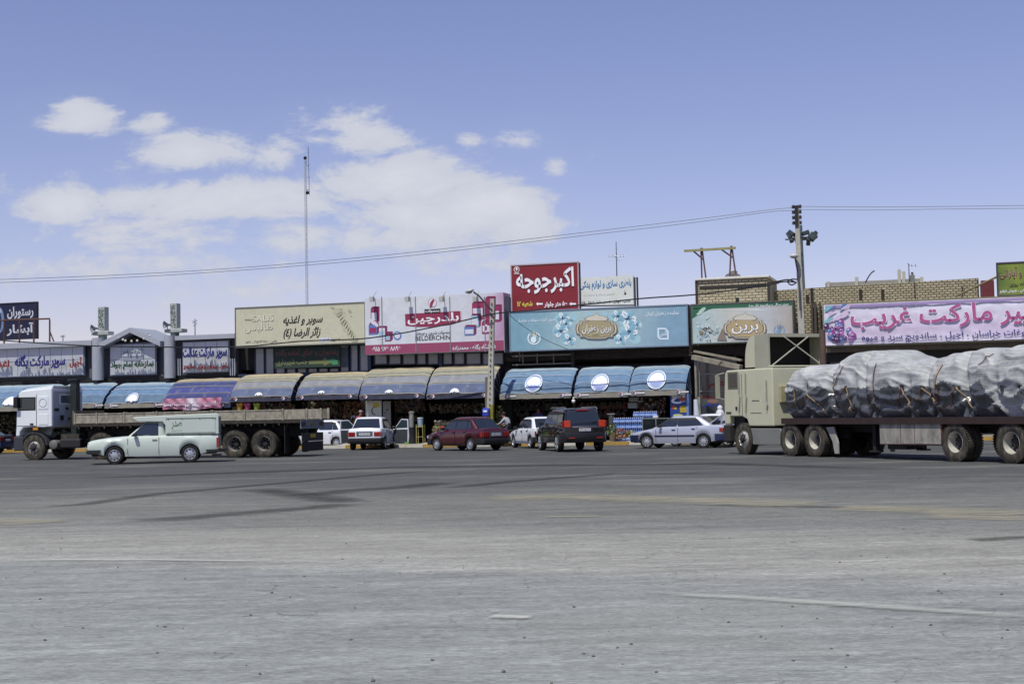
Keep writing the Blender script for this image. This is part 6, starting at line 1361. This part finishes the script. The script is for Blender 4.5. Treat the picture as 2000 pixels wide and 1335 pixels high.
# ------------------------------------------------------------------ people
def person(label, loc, rotz, J, shirt, trousers, hairm=None, cap=None, scarf=None, scale=1.0, skirt=False):
    """J overrides joints of a standing figure; +x is where the person faces"""
    D = dict(pel=(0,0,.93), sp=(0,0,1.12), ch=(.01,0,1.32), nk=(.01,0,1.47), h1=(.03,0,1.56), h2=(.03,0,1.66), no=(.115,0,1.60),
        sl=(0,.18,1.40), el=(.02,.26,1.12), wl=(.08,.26,.88), sr=(0,-.18,1.40), er=(.02,-.26,1.12), wr=(.08,-.26,.88),
        hl=(0,.095,.88), kl=(.02,.10,.48), al=(-.01,.10,.08), tl=(.16,.11,.04), hr=(0,-.095,.88), kr=(.02,-.10,.48), ar=(-.01,-.10,.08), tr=(.16,-.11,.04))
    D.update(J); R = dict(pel=.15, sp=.135, ch=.16, nk=.06, h1=.078, h2=.092, no=.016, sl=.075, el=.045, wl=.03, sr=.075, er=.045, wr=.03, hl=.10, kl=.065, al=.045, tl=.035, hr=.10, kr=.065, ar=.045, tr=.035)
    E_ = [('pel','sp'),('sp','ch'),('ch','nk'),('nk','h1'),('h1','h2'),('h1','no'),('ch','sl'),('sl','el'),('el','wl'),('ch','sr'),('sr','er'),('er','wr'),('pel','hl'),('hl','kl'),('kl','al'),('al','tl'),('pel','hr'),('hr','kr'),('kr','ar'),('ar','tr')]
    names = list(D); vs = [Vector(D[n]) for n in names]; rad = [R[n] for n in names]; mt_ = {'nk': 1, 'h1': 1, 'h2': 1, 'no': 1, 'hl': 2, 'hr': 2, 'kl': 2, 'kr': 2, 'al': 2, 'ar': 2, 'tl': 3, 'tr': 3, 'wl': 1, 'wr': 1, 'pel': 2}
    mts = [mt_.get(n, 0) for n in names]; ed = [(names.index(a), names.index(b)) for a, b in E_]
    for sd_, e_, w_ in ((1, 'el', 'wl'), (-1, 'er', 'wr')):           # palm, four fingers, thumb
        W_ = Vector(D[w_]); dr = (W_-Vector(D[e_])).normalized(); side = dr.cross(Vector((0,0,1)) if abs(dr.z) < .9 else Vector((1,0,0))).normalized(); pal = W_+dr*.07
        vs.append(pal); rad.append(.034); mts.append(1); pi_ = len(vs)-1; ed.append((names.index(w_), pi_))
        for k in range(4):
            a = pal+dr*.05+side*(k-1.5)*.021; b = a+dr*(.045-.006*abs(k-1))+Vector((.012, 0, -.008)); vs += [a, b]; rad += [.0095, .008]; mts += [1, 1]; ed += [(pi_, len(vs)-2), (len(vs)-2, len(vs)-1)]
        a = pal-dr*.03+side*.045; b = a+dr*.04+side*.012; vs += [a, b]; rad += [.011, .009]; mts += [1, 1]; ed += [(pi_, len(vs)-2), (len(vs)-2, len(vs)-1)]
    me = bpy.data.meshes.new('p'); me.from_pydata([tuple(v) for v in vs], ed, []); o = bpy.data.objects.new('p', me); COL.objects.link(o)
    o.modifiers.new('s', 'SKIN'); sk = me.skin_vertices[0].data
    for i, r in enumerate(rad): sk[i].radius = (r, r); sk[i].use_root = (i == 0)
    ss = o.modifiers.new('u', 'SUBSURF'); ss.levels = 1; ss.render_levels = 1
    m2 = bpy.data.meshes.new_from_object(o.evaluated_get(bpy.context.evaluated_depsgraph_get()))
    bpy.data.objects.remove(o); bpy.data.meshes.remove(me)
    for m_ in (shirt, M('8a5e48', .6, var=.08, k=.9), trousers, M('1c1a18', .6)): m2.materials.append(m_)
    segs = [(vs[a], vs[b], max(mts[a], mts[b]) if 3 not in (mts[a], mts[b]) else 3) for a, b in ed]
    segs = [(a, b, 2 if (m_ == 2) else m_) for a, b, m_ in segs]
    def near(p):
        best = (9, 0)
        for a, b, m_ in segs:
            ab = b-a; t = max(0, min(1, (p-a).dot(ab)/max(1e-9, ab.length_squared))); d = (p-a-ab*t).length
            if d < best[0]: best = (d, m_ if not (m_ == 1 and t < .72 and ab.length > .2) else 0)
        return best[1]
    for pl in m2.polygons: pl.use_smooth = True; pl.material_index = near(pl.center)
    m2.name = 'person'; o = bpy.data.objects.new('person', m2); COL.objects.link(o); o.location = loc; o.rotation_euler = (0, 0, rotz); o.scale = (scale,)*3
    tag(o, label, 'person'); BASE[o.name] = Vector((0,0,0)); h = Vector(D['h2'])
    if hairm: w = MB(); w.ball(h+Vector((-.03, 0, .02)), (.10, .098, .105), n=14); build('hair', w, hairm, o, smooth=60)
    if cap: w = MB(); w.ball(h+Vector((-.005, 0, .04)), (.105, .10, .075), n=14); w.box(h.x+.05, h.x+.18, -.07, .07, h.z+.03, h.z+.045); build('cap', w, cap, o, smooth=50)
    if scarf: w = MB(); w.ball(h+Vector((-.035, 0, -.02)), (.125, .125, .15), n=16); w.lathe([(.11, .0), (.2, -.2), (.24, -.32)], h+Vector((-.03, 0, -.05)), 'z', 18); build('headscarf', w, scarf, o, smooth=60)
    ey = MB()
    for sg in (1, -1): ey.ball(h+Vector((.083, sg*.033, -.035)), .011, n=6)
    build('eyes', ey, dark, o)
    if skirt: w = MB(); w.lathe([(.13, .25), (.17, .05), (.2, -.3), (.26, -.82)], Vector(D['pel']), 'z', 18); build('long_coat', w, trousers, o, smooth=60)
    return o
hair = M('15110f', .7)
g = ground(987, 871.5); mo = thing('motorcycle', 'small motorcycle ridden behind the dark red car', 'motorcycle', (g.x, g.y, 0), heading(-62))
for x in (.62, -.62):
    w = MB(); w.lathe([(.23, -.04), (.29, -.04), (.30, 0), (.29, .04), (.23, .04)], (x, 0, .30), 'y', 28); o_ = build('wheel', w, rubber, mo, smooth=50)
    w = MB(); w.lathe([(.23, -.02), (.21, -.02), (.21, .02), (.23, .02)], (x, 0, .30), 'y', 28)
    for k in range(10): a_ = PI*k/5; w.tube((x, 0, .30), (x+.22*math.cos(a_), 0, .30+.22*math.sin(a_)), .006, 4)
    w.tube((x, -.06, .3), (x, .06, .3), .04, 10); build('rim', w, chrome, o_)
w = MB(); w.tube((.62, .07, .3), (.42, .06, .95), .022, 6); w.tube((.62, -.07, .3), (.42, -.06, .95), .022, 6); w.tube((.42, -.33, 1.02), (.42, .33, 1.02), .016, 6); w.tube((.42, 0, .92), (.42, 0, 1.02), .02, 6); build('fork', w, chrome, mo)
w = MB(); w.tube((.4, 0, .85), (-.1, 0, .5), .03, 6); w.tube((.4, 0, .75), (.1, 0, .35), .03, 6); w.tube((-.1, 0, .5), (-.62, .08, .3), .025, 6); w.tube((-.1, 0, .7), (-.62, -.08, .72), .025, 6); build('frame', w, dark, mo)
w = MB(); w.ball((.17, 0, .78), (.25, .13, .13), n=14); build('fuel_tank', w, M('5a1a1c', .3), mo, smooth=60)
w = MB(); w.box(-.65, -.05, -.12, .12, .74, .82); build('seat', w, dark, mo, bevel=.03); w = MB(); w.box(-.08, .25, -.13, .13, .3, .58); build('engine', w, M('6a6a6c', .4, .5), mo, bevel=.04)
w = MB(); w.ball((.55, 0, .88), (.07, .09, .09), n=10); build('headlight', w, headl, mo, smooth=60)
w = MB(); w.tube((.1, -.13, .3), (-.75, -.16, .34), .035, 8); build('exhaust_pipe', w, chrome, mo)
a_ = heading(-62); rl = (g.x-.20*math.cos(a_), g.y-.20*math.sin(a_), 0)
person('rider in a pale grey shirt and black vest leaning forward on the motorcycle', rl, a_, dict(pel=(-.05,0,.93), sp=(.02,0,1.10), ch=(.14,0,1.27), nk=(.22,0,1.40), h1=(.26,0,1.47), h2=(.28,0,1.57), no=(.36,0,1.50),
    sl=(.14,.18,1.35), el=(.30,.26,1.15), wl=(.50,.28,1.06), sr=(.14,-.18,1.35), er=(.30,-.26,1.15), wr=(.50,-.28,1.06), hl=(0,.10,.88), kl=(.34,.16,.66), al=(.22,.17,.26), tl=(.38,.18,.22), hr=(0,-.10,.88), kr=(.34,-.16,.66), ar=(.22,-.17,.26), tr=(.38,-.18,.22)),
    M('a9aab2', .8), M('1d1d22', .8), hair)
def on_pavement(px, d): s = hit(px, 820, d)[0]; return tuple(fw(s, d, .15))
person('man in a red and pink shirt standing left of the white poster board', on_pavement(704, 3.4), math.radians(-50), dict(wl=(.25,.15,1.05), wr=(.22,-.2,1.0)), M('b03a50', .8), M('23242c', .8), hair, cap=M('9a8a8c', .8))
g = ground(1408, 868); person('woman in a white headscarf behind the white car, beside the cream truck', (g.x, g.y, 0), math.radians(200), {}, M('2a2a30', .8), M('1c1c22', .8), None, scarf=M('d8d8dc', .8), skirt=True)
person('shopkeeper in a dark blue shirt standing inside the dim shop behind the black car', on_pavement(1052, .5), math.radians(-100), {}, M('3a3f78', .8), M('1c1c22', .8), hair)

# ------------------------------------------------------------------ goods and fittings under the awnings
def item(name, label, cat, px, d, group=None, z=.15): s = hit(px, 820, d)[0]; t = fthing(name, label, cat, s, d, z, group); return t, s
def zh(px, py, d): return hit(px, py, d)[1]
# poster boards
for (x0, x1, yt, yb, c, lab) in ((714, 745, 782, 840, 'd4d3c6', 'white standing poster board with a black crescent and yellow words'), (748, 763, 783, 830, '8d8c82', 'narrow grey standing board right of the white poster board')):
    s0, s1, z0, z1 = fr(x0, x1, yt, yb, 1.6); t = fthing('poster_board', lab, 'board', (s0+s1)/2, 1.6, .15, 'standing boards'); w = MB(); w.box(s0, s1, -1.6, -1.54, z0, z1); p = build('board', w, M(c, .6), t)
    w = MB(); w.box(s0+.02, s0+.07, -1.59, -1.54, .15, z0); w.box(s1-.07, s1-.02, -1.59, -1.54, .15, z0); build('leg', w, steel_dk, t)
    w = MB()
    if x0 == 714:
        frect(w, 729, 741, 787, 795, 1.604, 0)
        for k in range(9):
            a0 = 1.1+k*.42; a1 = a0+.44; fpoly(w, [(732+7*math.cos(a0), 802-8*math.sin(a0)), (732+7*math.cos(a1), 802-8*math.sin(a1)), (732.6+5.6*math.cos(a1), 801.6-6.6*math.sin(a1)), (732.6+5.6*math.cos(a0), 801.6-6.6*math.sin(a0))], 1.606+.0005*(k % 2), 1)
        build('print', w, [P('c9b428'), ink], p); lettering(p, 'فرش فروشی', 725, 742, 811, 817, 1.605, P('8a7a20'), .05); lettering(p, 'آجیل و خشکبار', 716, 742, 783, 786, 1.605, P('9c9440'), .02)
    else:
        fell(w, 756, 800, 3, 1.2, 1.604, 0, 10, -.8); fell(w, 752, 806, 2, .9, 1.605, 0, 10, -.6); build('print', w, ink, p)
# tea urn with patterned skin on a black drum, water cooler on a stand
t, s = item('tea_urn', 'tall silver patterned tea urn standing on a dark drum', 'urn', 804, 2.6)
zt_, zm = zh(804, 803, 2.6), zh(804, 834, 2.6); w = MB(); w.lathe([(0, zm), (.13, zm), (.13, zt_-.1), (.155, zt_-.08), (.155, zt_-.02), (.1, zt_), (0, zt_+.02)], (s, -2.6, 0), 'z', 22); build('urn', w, M('a8a69c', .35, .4, var=.5, scale=14), t, smooth=40)
w = MB(); w.lathe([(0, .15), (.24, .15), (.27, zm-.06), (.3, zm), (0, zm)], (s, -2.6, 0), 'z', 22); build('drum', w, M('2b2a28', .7, var=.4, scale=9), t, smooth=40)
t, s = item('water_cooler', 'blue and white water cooler drum on a yellow steel stand', 'water cooler', 821, 2.8)
zt_, zm = zh(821, 817, 2.8), zh(821, 832, 2.8); w = MB(); w.lathe([(0, zm), (.13, zm), (.15, zt_), (.16, zt_), (.16, zt_+.05), (0, zt_+.06)], (s, -2.8, 0), 'z', 22, mis=[0,0,0,1,1]); build('tank', w, [M('8fa3b8', .4), M('c8ccd0', .4)], t, smooth=40)
w = MB()
for dx in (-.17, .17):
    for dy in (-.14, .14): w.bar((s+dx*1.1, -2.8+dy, .15), (s+dx, -2.8+dy, zm+.1), .03, .03)
w.box(s-.2, s+.2, -2.96, -2.64, zm-.04, zm-.003); w.bar((s-.18, -2.95, .5), (s+.18, -2.95, .5), .025, .025); build('stand', w, M('a39a5c', .7, dirt=.4), t)
t, s = item('signal_panel', 'bright green plastic panel leaning by the tea urn', 'panel', 794, 2.9); w = MB(); w.prism([(s-.12, .15), (s+.12, .15), (s+.05, .95), (s-.09, 1.0)], 'y', -2.93, -2.87); build('panel', w, M('6fae2e', .5), t, bevel=.02)
# blue collection box on a pole
t, s = item('charity_box', 'royal blue collection box on a stem next to the lamp post', 'box', 950, 4.2, z=0); zt_, zm = zh(950, 796, 4.2), zh(950, 812, 4.2)
w = MB(); w.prism([(-.16, zm), (.16, zm), (.16, zt_-.12), (.0, zt_), (-.16, zt_-.12)], 'x', s-.16, s+.16); w.T = None
for v in w.v: v.y -= 4.2
build('box', w, M('2c3fa8', .35), t, bevel=.015); w = MB(); w.tube((s, -4.2, 0), (s, -4.2, zm-.003), .04, 8); build('stem', w, M('3b4a5c', .6), t)
w = MB(); w.box(s-.1, s+.1, -4.375, -4.365, zm+.2, zm+.28); build('slot_label', w, pwhite, t)
# leafy plants and flower stands
def plant(label, px, yt, d, wd, cols, n=260, group='plants and flowers by the kerb', pot=True, name='potted_plant', cat='plant', yb=858, flat=False):
    t, s = item(name, label, cat, px, d, group); zt_ = zh(px, yt, d); z0 = max(.4 if pot else .18, zh(px, yb, d)); w = MB()
    for k in range(n):
        u = random.random(); r = wd*(.5+.5*math.sin(PI*min(1, .15+u*.85)))*math.sqrt(random.random()); a = random.uniform(0, 6.3); c = Vector((s+r*math.cos(a), -d+r*math.sin(a)*.7, z0+(zt_-z0)*u))
        sz = random.uniform(.03, .075); nv = Vector((random.gauss(0,1), random.gauss(0,1), random.gauss(0,1))).normalized(); e1 = nv.orthogonal().normalized()*sz; e2 = nv.cross(e1).normalized()*sz*.5
        w.add([c-e1, c+e2, c+e1, c-e2], [(0,1,2,3)], random.randrange(len(cols)))
    build('foliage', w, cols, t)
    w = MB()
    for k in range(6): a = random.uniform(0, 6.3); w.tube((s, -d, z0-.1), (s+wd*.6*math.cos(a), -d+wd*.4*math.sin(a), z0+(zt_-z0)*.8), .012, 4)
    build('stem', w, M('4a4a2c', .8), t)
    if pot: w = MB(); w.lathe([(0, .15), (.13, .15), (.18, .45), (.16, .46), (0, .42)], (s, -d, 0), 'z', 16); build('pot', w, M('7a6a58', .8), t, smooth=40)
    return t
G1 = [M('3d4c26', .6), M('55662f', .6), M('2a3a1c', .6)]; GF = G1+[M('c8c4a8', .6), M('a33a2a', .6), M('c9b83c', .6)]
plant('tall bunch of mixed pale flowers on a stand behind the rider', 976, 792, 3.2, .28, GF, 300); plant('bushy green plant directly right of the black car', 1196, 828, 3.8, .3, [G1[0], G1[1], M('8f9a70', .6)], 280)
plant('low orange and red flower clump on the ramp right of the black car', 1212, 838, 4.2, .42, [M('b8622a', .6), M('8f3a24', .6), G1[1], M('c78a3a', .6)], 240, pot=False, yb=856)
plant('low yellow flower clump left of the silver car', 1232, 841, 4.2, .35, [M('c9b83c', .6), M('dccf6a', .6), G1[1]], 200, pot=False, yb=854)
plant('green plant beside the tan kiosk wall behind the cars', 938, 826, 2.6, .3, G1, 200)
# heaps of goods: crates in tiers, each with produce
rnd = random.Random(11)
def crate(label, s, d, z, wd, hd, cm, prod, group='produce crates in front of the shops'):
    t = fthing('produce_crate', label, 'crate', s, d, z, group); w = MB()
    w.box(s-wd/2, s+wd/2, -d-.2, -d-.185, z, z+hd); w.box(s-wd/2, s+wd/2, -d+.185, -d+.2, z, z+hd+.0); w.box(s-wd/2, s-wd/2+.015, -d-.185, -d+.185, z, z+hd); w.box(s+wd/2-.015, s+wd/2, -d-.185, -d+.185, z, z+hd); w.box(s-wd/2+.015, s+wd/2-.015, -d-.185, -d+.185, z, z+.02)
    build('box', w, cm, t); w = MB()
    for k in range(16): w.ball((s+rnd.uniform(-.4, .4)*wd, -d+rnd.uniform(-.15, .15), z+hd+rnd.uniform(-.03, .06)), rnd.uniform(.04, .075), n=7, jit=.1, mi=rnd.randrange(len(prod)))
    build('produce', w, prod, t, smooth=60); return t
kinds = [('green melons', [M('5c6a34', .5), M('7f8a4c', .5)]), ('brown nuts', [M('6a4a30', .7), M('84643e', .7)]), ('red pomegranates', [M('7f2a22', .5), M('96402a', .5)]), ('pale garlic bulbs', [M('b8b098', .6), M('a39a80', .6)]), ('yellow quinces', [M('a8963a', .5), M('8d8a34', .5)]), ('dark dates', [M('3a2820', .5), M('4c3426', .5)])]
tier_n = ['bottom tier', 'second tier', 'third tier', 'top tier']
cmats = [M('5a4a38', .8), M('3c4a3a', .8), M('6b5a44', .8)]
for row in range(4):
    for c in range(9):
        s = hit(846+c*12.2, 820, 2.6)[0]; kn, km = kinds[(c*2+row*3+(c//3)) % 6]
        nth = ('first', 'second', 'third', 'fourth', 'fifth', 'sixth', 'seventh', 'eighth', 'ninth')[c]
        crate(f'crate of {kn}, {tier_n[row]}, {nth} from left, behind the red car', s, 2.9-row*.36, .16+row*.30, .31, .16, cmats[(row+c) % 3], km)
st_ = MB()      # packets hanging in the shade of the shops
def hang(x0, x1, y0, y1, d, n, cols, label, name='hanging_packets'):
    w = MB()
    for k in range(n):
        px, py = rnd.uniform(x0, x1), rnd.uniform(y0, y1); s, z = hit(px, py, d); a = rnd.uniform(.05, .13); b = rnd.uniform(.06, .16); yy = -d+rnd.uniform(-.12, .12); t_ = rnd.uniform(-.3, .3)
        w.add([(s-a/2, yy, z-b/2), (s+a/2, yy+t_*.1, z-b/2), (s+a/2, yy+t_*.1, z+b/2), (s-a/2, yy, z+b/2), (s, yy-.03, z)], [(0,1,4),(1,2,4),(2,3,4),(3,0,4)], rnd.randrange(len(cols)))
    return ftag(name, w, cols, label, 'packets', kind='stuff')
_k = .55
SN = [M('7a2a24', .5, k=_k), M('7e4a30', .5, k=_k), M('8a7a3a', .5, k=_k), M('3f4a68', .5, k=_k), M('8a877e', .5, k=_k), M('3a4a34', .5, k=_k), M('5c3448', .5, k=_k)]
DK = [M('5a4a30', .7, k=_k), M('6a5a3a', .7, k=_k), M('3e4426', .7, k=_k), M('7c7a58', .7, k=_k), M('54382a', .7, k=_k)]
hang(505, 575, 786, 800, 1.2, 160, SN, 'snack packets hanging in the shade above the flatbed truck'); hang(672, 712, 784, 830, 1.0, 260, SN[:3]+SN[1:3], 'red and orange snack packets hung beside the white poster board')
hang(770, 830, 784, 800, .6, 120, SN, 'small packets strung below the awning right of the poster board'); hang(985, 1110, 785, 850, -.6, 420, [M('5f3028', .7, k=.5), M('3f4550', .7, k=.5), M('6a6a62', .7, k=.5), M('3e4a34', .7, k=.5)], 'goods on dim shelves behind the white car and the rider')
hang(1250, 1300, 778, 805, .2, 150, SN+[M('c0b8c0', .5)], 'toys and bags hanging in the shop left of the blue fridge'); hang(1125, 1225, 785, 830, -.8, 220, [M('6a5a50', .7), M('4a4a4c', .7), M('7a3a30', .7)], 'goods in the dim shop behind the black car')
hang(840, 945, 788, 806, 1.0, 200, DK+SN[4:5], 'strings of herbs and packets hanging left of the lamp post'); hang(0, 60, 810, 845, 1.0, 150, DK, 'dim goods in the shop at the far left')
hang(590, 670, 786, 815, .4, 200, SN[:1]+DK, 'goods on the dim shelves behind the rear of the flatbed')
for i, (px, c, h_, lab) in enumerate(((469, 'b8862c', 8, 'orange'), (484, 'a8486a', 12, 'pink'), (502, '8a9a30', 10, 'olive green'))):
    t, s = item('plastic_tub', f'{lab} plastic tub on the shelf above the flatbed truck side', 'tub', px, 2.6, 'tubs on the shelf', z=zh(px, 800, 2.6)); z0 = zh(px, 800, 2.6); w = MB(); w.lathe([(0, z0), (.14, z0), (.18, z0+.3), (.19, z0+.3), (.19, z0+.34), (0, z0+.34)], (s, -2.6, 0), 'z', 18); build('tub', w, M(c, .5), t, smooth=40)
s0, s1, z0, z1 = fr(455, 520, 801, 812, 2.6); t = fthing('shelf_table', 'plain table carrying the coloured tubs behind the flatbed truck', 'table', (s0+s1)/2, 2.6, .15, None); w = MB(); w.box(s0, s1, -2.85, -2.35, zh(480, 801, 2.6)-.05, zh(480, 801, 2.6)-.004); build('table_top', w, M('6a6256', .7), t)
for dx in (s0+.05, s1-.05):
    for dy in (-2.8, -2.4): w = MB(); w.box(dx-.02, dx+.02, dy-.02, dy+.02, .15, zh(480, 801, 2.6)-.053); build('leg', w, steel_dk, t)
# shrink-wrapped water bottles
bw = M('5673b4', .15, var=.3, scale=14, k=.9, spec=.9); bw2 = M('8fa6d4', .15, var=.2, scale=14, k=.95, spec=.9)
def bottle_pack(label, s, d, z):
    t = fthing('water_pack', label, 'bottle pack', s, d, z, 'packs of bottled water'); w = MB()
    for i in range(3):
        for j in range(2): w.lathe([(0, z+.003), (.042, z+.003), (.045, z+.2), (.018, z+.25), (.018, z+.275), (0, z+.275)], (s-.095+.095*i, -d-.05+.1*j, 0), 'z', 9, mis=[0,0,0,1,1])
    build('bottles', w, [bw, pwhite], t, smooth=40); w = MB(); w.box(s-.145, s+.145, -d-.103, -d+.103, z+.05, z+.15); build('wrap', w, bw2, t, bevel=.02)
for (x0, n, rows_, d, nm) in ((1204, 5, 4, 3.3, 'left'), (1243, 4, 5, 3.0, 'right')):
    for r in range(rows_):
        for c in range(n):
            s = hit(x0, 820, d)[0]+c*.3; bottle_pack(f'water bottle pack, layer {("one","two","three","four","five")[r]} up, column {("one","two","three","four","five")[c]} of the {nm} stack', s, d, .155+r*.285)
t, s = item('litter_bin', 'grey litter bin with a flat lid behind the black car', 'bin', 1195, 3.0); w = MB(); zt_ = zh(1195, 807, 3.0); w.lathe([(0, .5), (.14, .5), (.16, zt_-.05), (0, zt_-.05)], (s, -3, 0), 'z', 18); build('bin', w, M('4a4a48', .6), t, smooth=40); w = MB(); w.box(s-.19, s+.19, -3.17, -2.83, zt_-.045, zt_); w.box(s-.02, s+.02, -3.02, -2.98, .15, .5); build('lid', w, M('8f8e88', .5), t)
for px, y0, y1, nm in ((1237, 775, 784, 'upper'), (1235, 786, 797, 'lower')):
    s0, s1, z0, z1 = fr(px-9, px+9, y0, y1, 1.5); w = MB(); w.box(s0, s1, -1.5, -1.2, z0, z1); ftag('polystyrene_box', w, M('a3a4a0', .7), f'{nm} pale polystyrene box hanging in the doorway above the water packs', 'box', 'pale boxes in the doorway', bevel=.02)
s, z = hit(1120, 781, 2.9); t = fthing('hanging_lamp', 'white globe lamp hanging between two light blue awnings', 'lamp', s, 2.9, z-.15); w = MB(); w.ball((s, -2.9, z-.05), .095, n=14); w.ball((s, -2.9, z+.10), .05, n=10); build('globe', w, M('d8d8d2', .3, k=.95), t, smooth=60); w = MB(); w.tube((s, -2.9, z+.14), (s, -2.9, z+.42), .012, 5); build('cord', w, dark, t)
# ice fridge with poster, glass case, grey table
s0, s1, z0, z1 = fr(1309, 1341, 768, 845, 2.2); t = fthing('display_fridge', 'tall blue drinks fridge covered with a white-lettered poster', 'fridge', (s0+s1)/2, 2.2, .15)
w = MB(); w.box(s0, s1, -2.2, -1.5, .15, z1); p = build('cabinet', w, M('24448c', .45, var=.15), t, bevel=.02); lettering(p, 'یخ', 1311, 1339, 768, 788, 2.21, pwhite, .06); 
w = MB(); frect(w, 1327, 1339, 776, 783, 2.212, 0, .0); frect(w, 1328, 1341, 792, 805, 2.212, 1); fell(w, 1316, 795, 5, 4, 2.212, 0, 10); fell(w, 1319, 797, 3, 3, 2.215, 1, 8); fell(w, 1324, 811, 10, 3, 2.212, 2, 14); build('poster_picture', w, [P('b04a34'), P('b59a2c'), P('c8cc8a')], p)
w = MB(); s2 = hit(1343, 800, 2.2)[0]; w.box(s1+.003, s1+.12, -2.24, -1.5, .15, z1-.03); build('door', w, M('6f8fc0', .4), t, bevel=.01)
s0, s1, z0, z1 = fr(1255, 1308, 816, 842, 3.4); t = fthing('glass_counter', 'long low glass counter with a steel rim behind the silver car', 'counter', (s0+s1)/2, 3.4, .15)
w = MB(); w.box(s0, s1, -3.4, -2.9, .15, z1-.04); build('case', w, M('1c2224', .1, spec=.8), t); w = MB(); w.box(s0-.02, s1+.02, -3.43, -2.88, z1-.037, z1); build('rim', w, M('8f948c', .4, .4), t)
for x in (s0, (s0+s1)/2, s1): w = MB(); w.box(x-.02, x+.02, -3.43, -3.403, .15, z1-.04); build('post', w, M('8f948c', .4, .4), t)
s, z = hit(1281, 812, 3.2); w = MB(); w.box(s-.14, s+.1, -3.25, -3.0, z1+.003, z1+.12); ftag('cash_box', w, M('c8c8c8', .5), 'small white box standing on the glass counter', 'box', bevel=.02)
# rolled plastic sheet leaning by the cafe corner
a = hit(1358, 780, 2.6); b = hit(1366, 845, 2.6); w = MB(); w.tube((b[0], -2.9, .15), (a[0], -2.5, a[1]), .22, 12, .10); ftag('plastic_roll', w, M('b8bcc6', .35), 'white rolled plastic sheet leaning against the cafe corner post', 'roll', smooth=60)
s, z = hit(692, 814, 1.9); t = fthing('number_plate_sign', 'small dark shop sign with pale digits left of the man in red', 'sign', s, 1.9, z); w = MB(); w.box(s-.2, s+.22, -1.92, -1.88, z-.08, z+.1); p = build('board', w, M('3a1c20', .6), t); lettering(p, '۲۹۵', 685, 699, 811, 817, 1.93, P('c8b8bc'), .03)

for px in (1575, 1648, 1761, 1797, 1832, 1867, 1955, 1992):
    x, z = V.hit(px, 752, 1.28); zt_ = ztop(x); q = min(1, max(0, (z-zb+.02)/(zt_-zb)))**(1/.62); v = math.asin(min(1, q))/PI
    a_, b_, c_ = load_pt(x-.09, v, .03), load_pt(x+.09, v, .03), load_pt(x, max(0, v-.035), .035); w = MB(); w.add([a_, b_, c_], [(0, 1, 2)]); build('tie_tab', w, M('26221f', .8), ld)
# shelving in the dim shops
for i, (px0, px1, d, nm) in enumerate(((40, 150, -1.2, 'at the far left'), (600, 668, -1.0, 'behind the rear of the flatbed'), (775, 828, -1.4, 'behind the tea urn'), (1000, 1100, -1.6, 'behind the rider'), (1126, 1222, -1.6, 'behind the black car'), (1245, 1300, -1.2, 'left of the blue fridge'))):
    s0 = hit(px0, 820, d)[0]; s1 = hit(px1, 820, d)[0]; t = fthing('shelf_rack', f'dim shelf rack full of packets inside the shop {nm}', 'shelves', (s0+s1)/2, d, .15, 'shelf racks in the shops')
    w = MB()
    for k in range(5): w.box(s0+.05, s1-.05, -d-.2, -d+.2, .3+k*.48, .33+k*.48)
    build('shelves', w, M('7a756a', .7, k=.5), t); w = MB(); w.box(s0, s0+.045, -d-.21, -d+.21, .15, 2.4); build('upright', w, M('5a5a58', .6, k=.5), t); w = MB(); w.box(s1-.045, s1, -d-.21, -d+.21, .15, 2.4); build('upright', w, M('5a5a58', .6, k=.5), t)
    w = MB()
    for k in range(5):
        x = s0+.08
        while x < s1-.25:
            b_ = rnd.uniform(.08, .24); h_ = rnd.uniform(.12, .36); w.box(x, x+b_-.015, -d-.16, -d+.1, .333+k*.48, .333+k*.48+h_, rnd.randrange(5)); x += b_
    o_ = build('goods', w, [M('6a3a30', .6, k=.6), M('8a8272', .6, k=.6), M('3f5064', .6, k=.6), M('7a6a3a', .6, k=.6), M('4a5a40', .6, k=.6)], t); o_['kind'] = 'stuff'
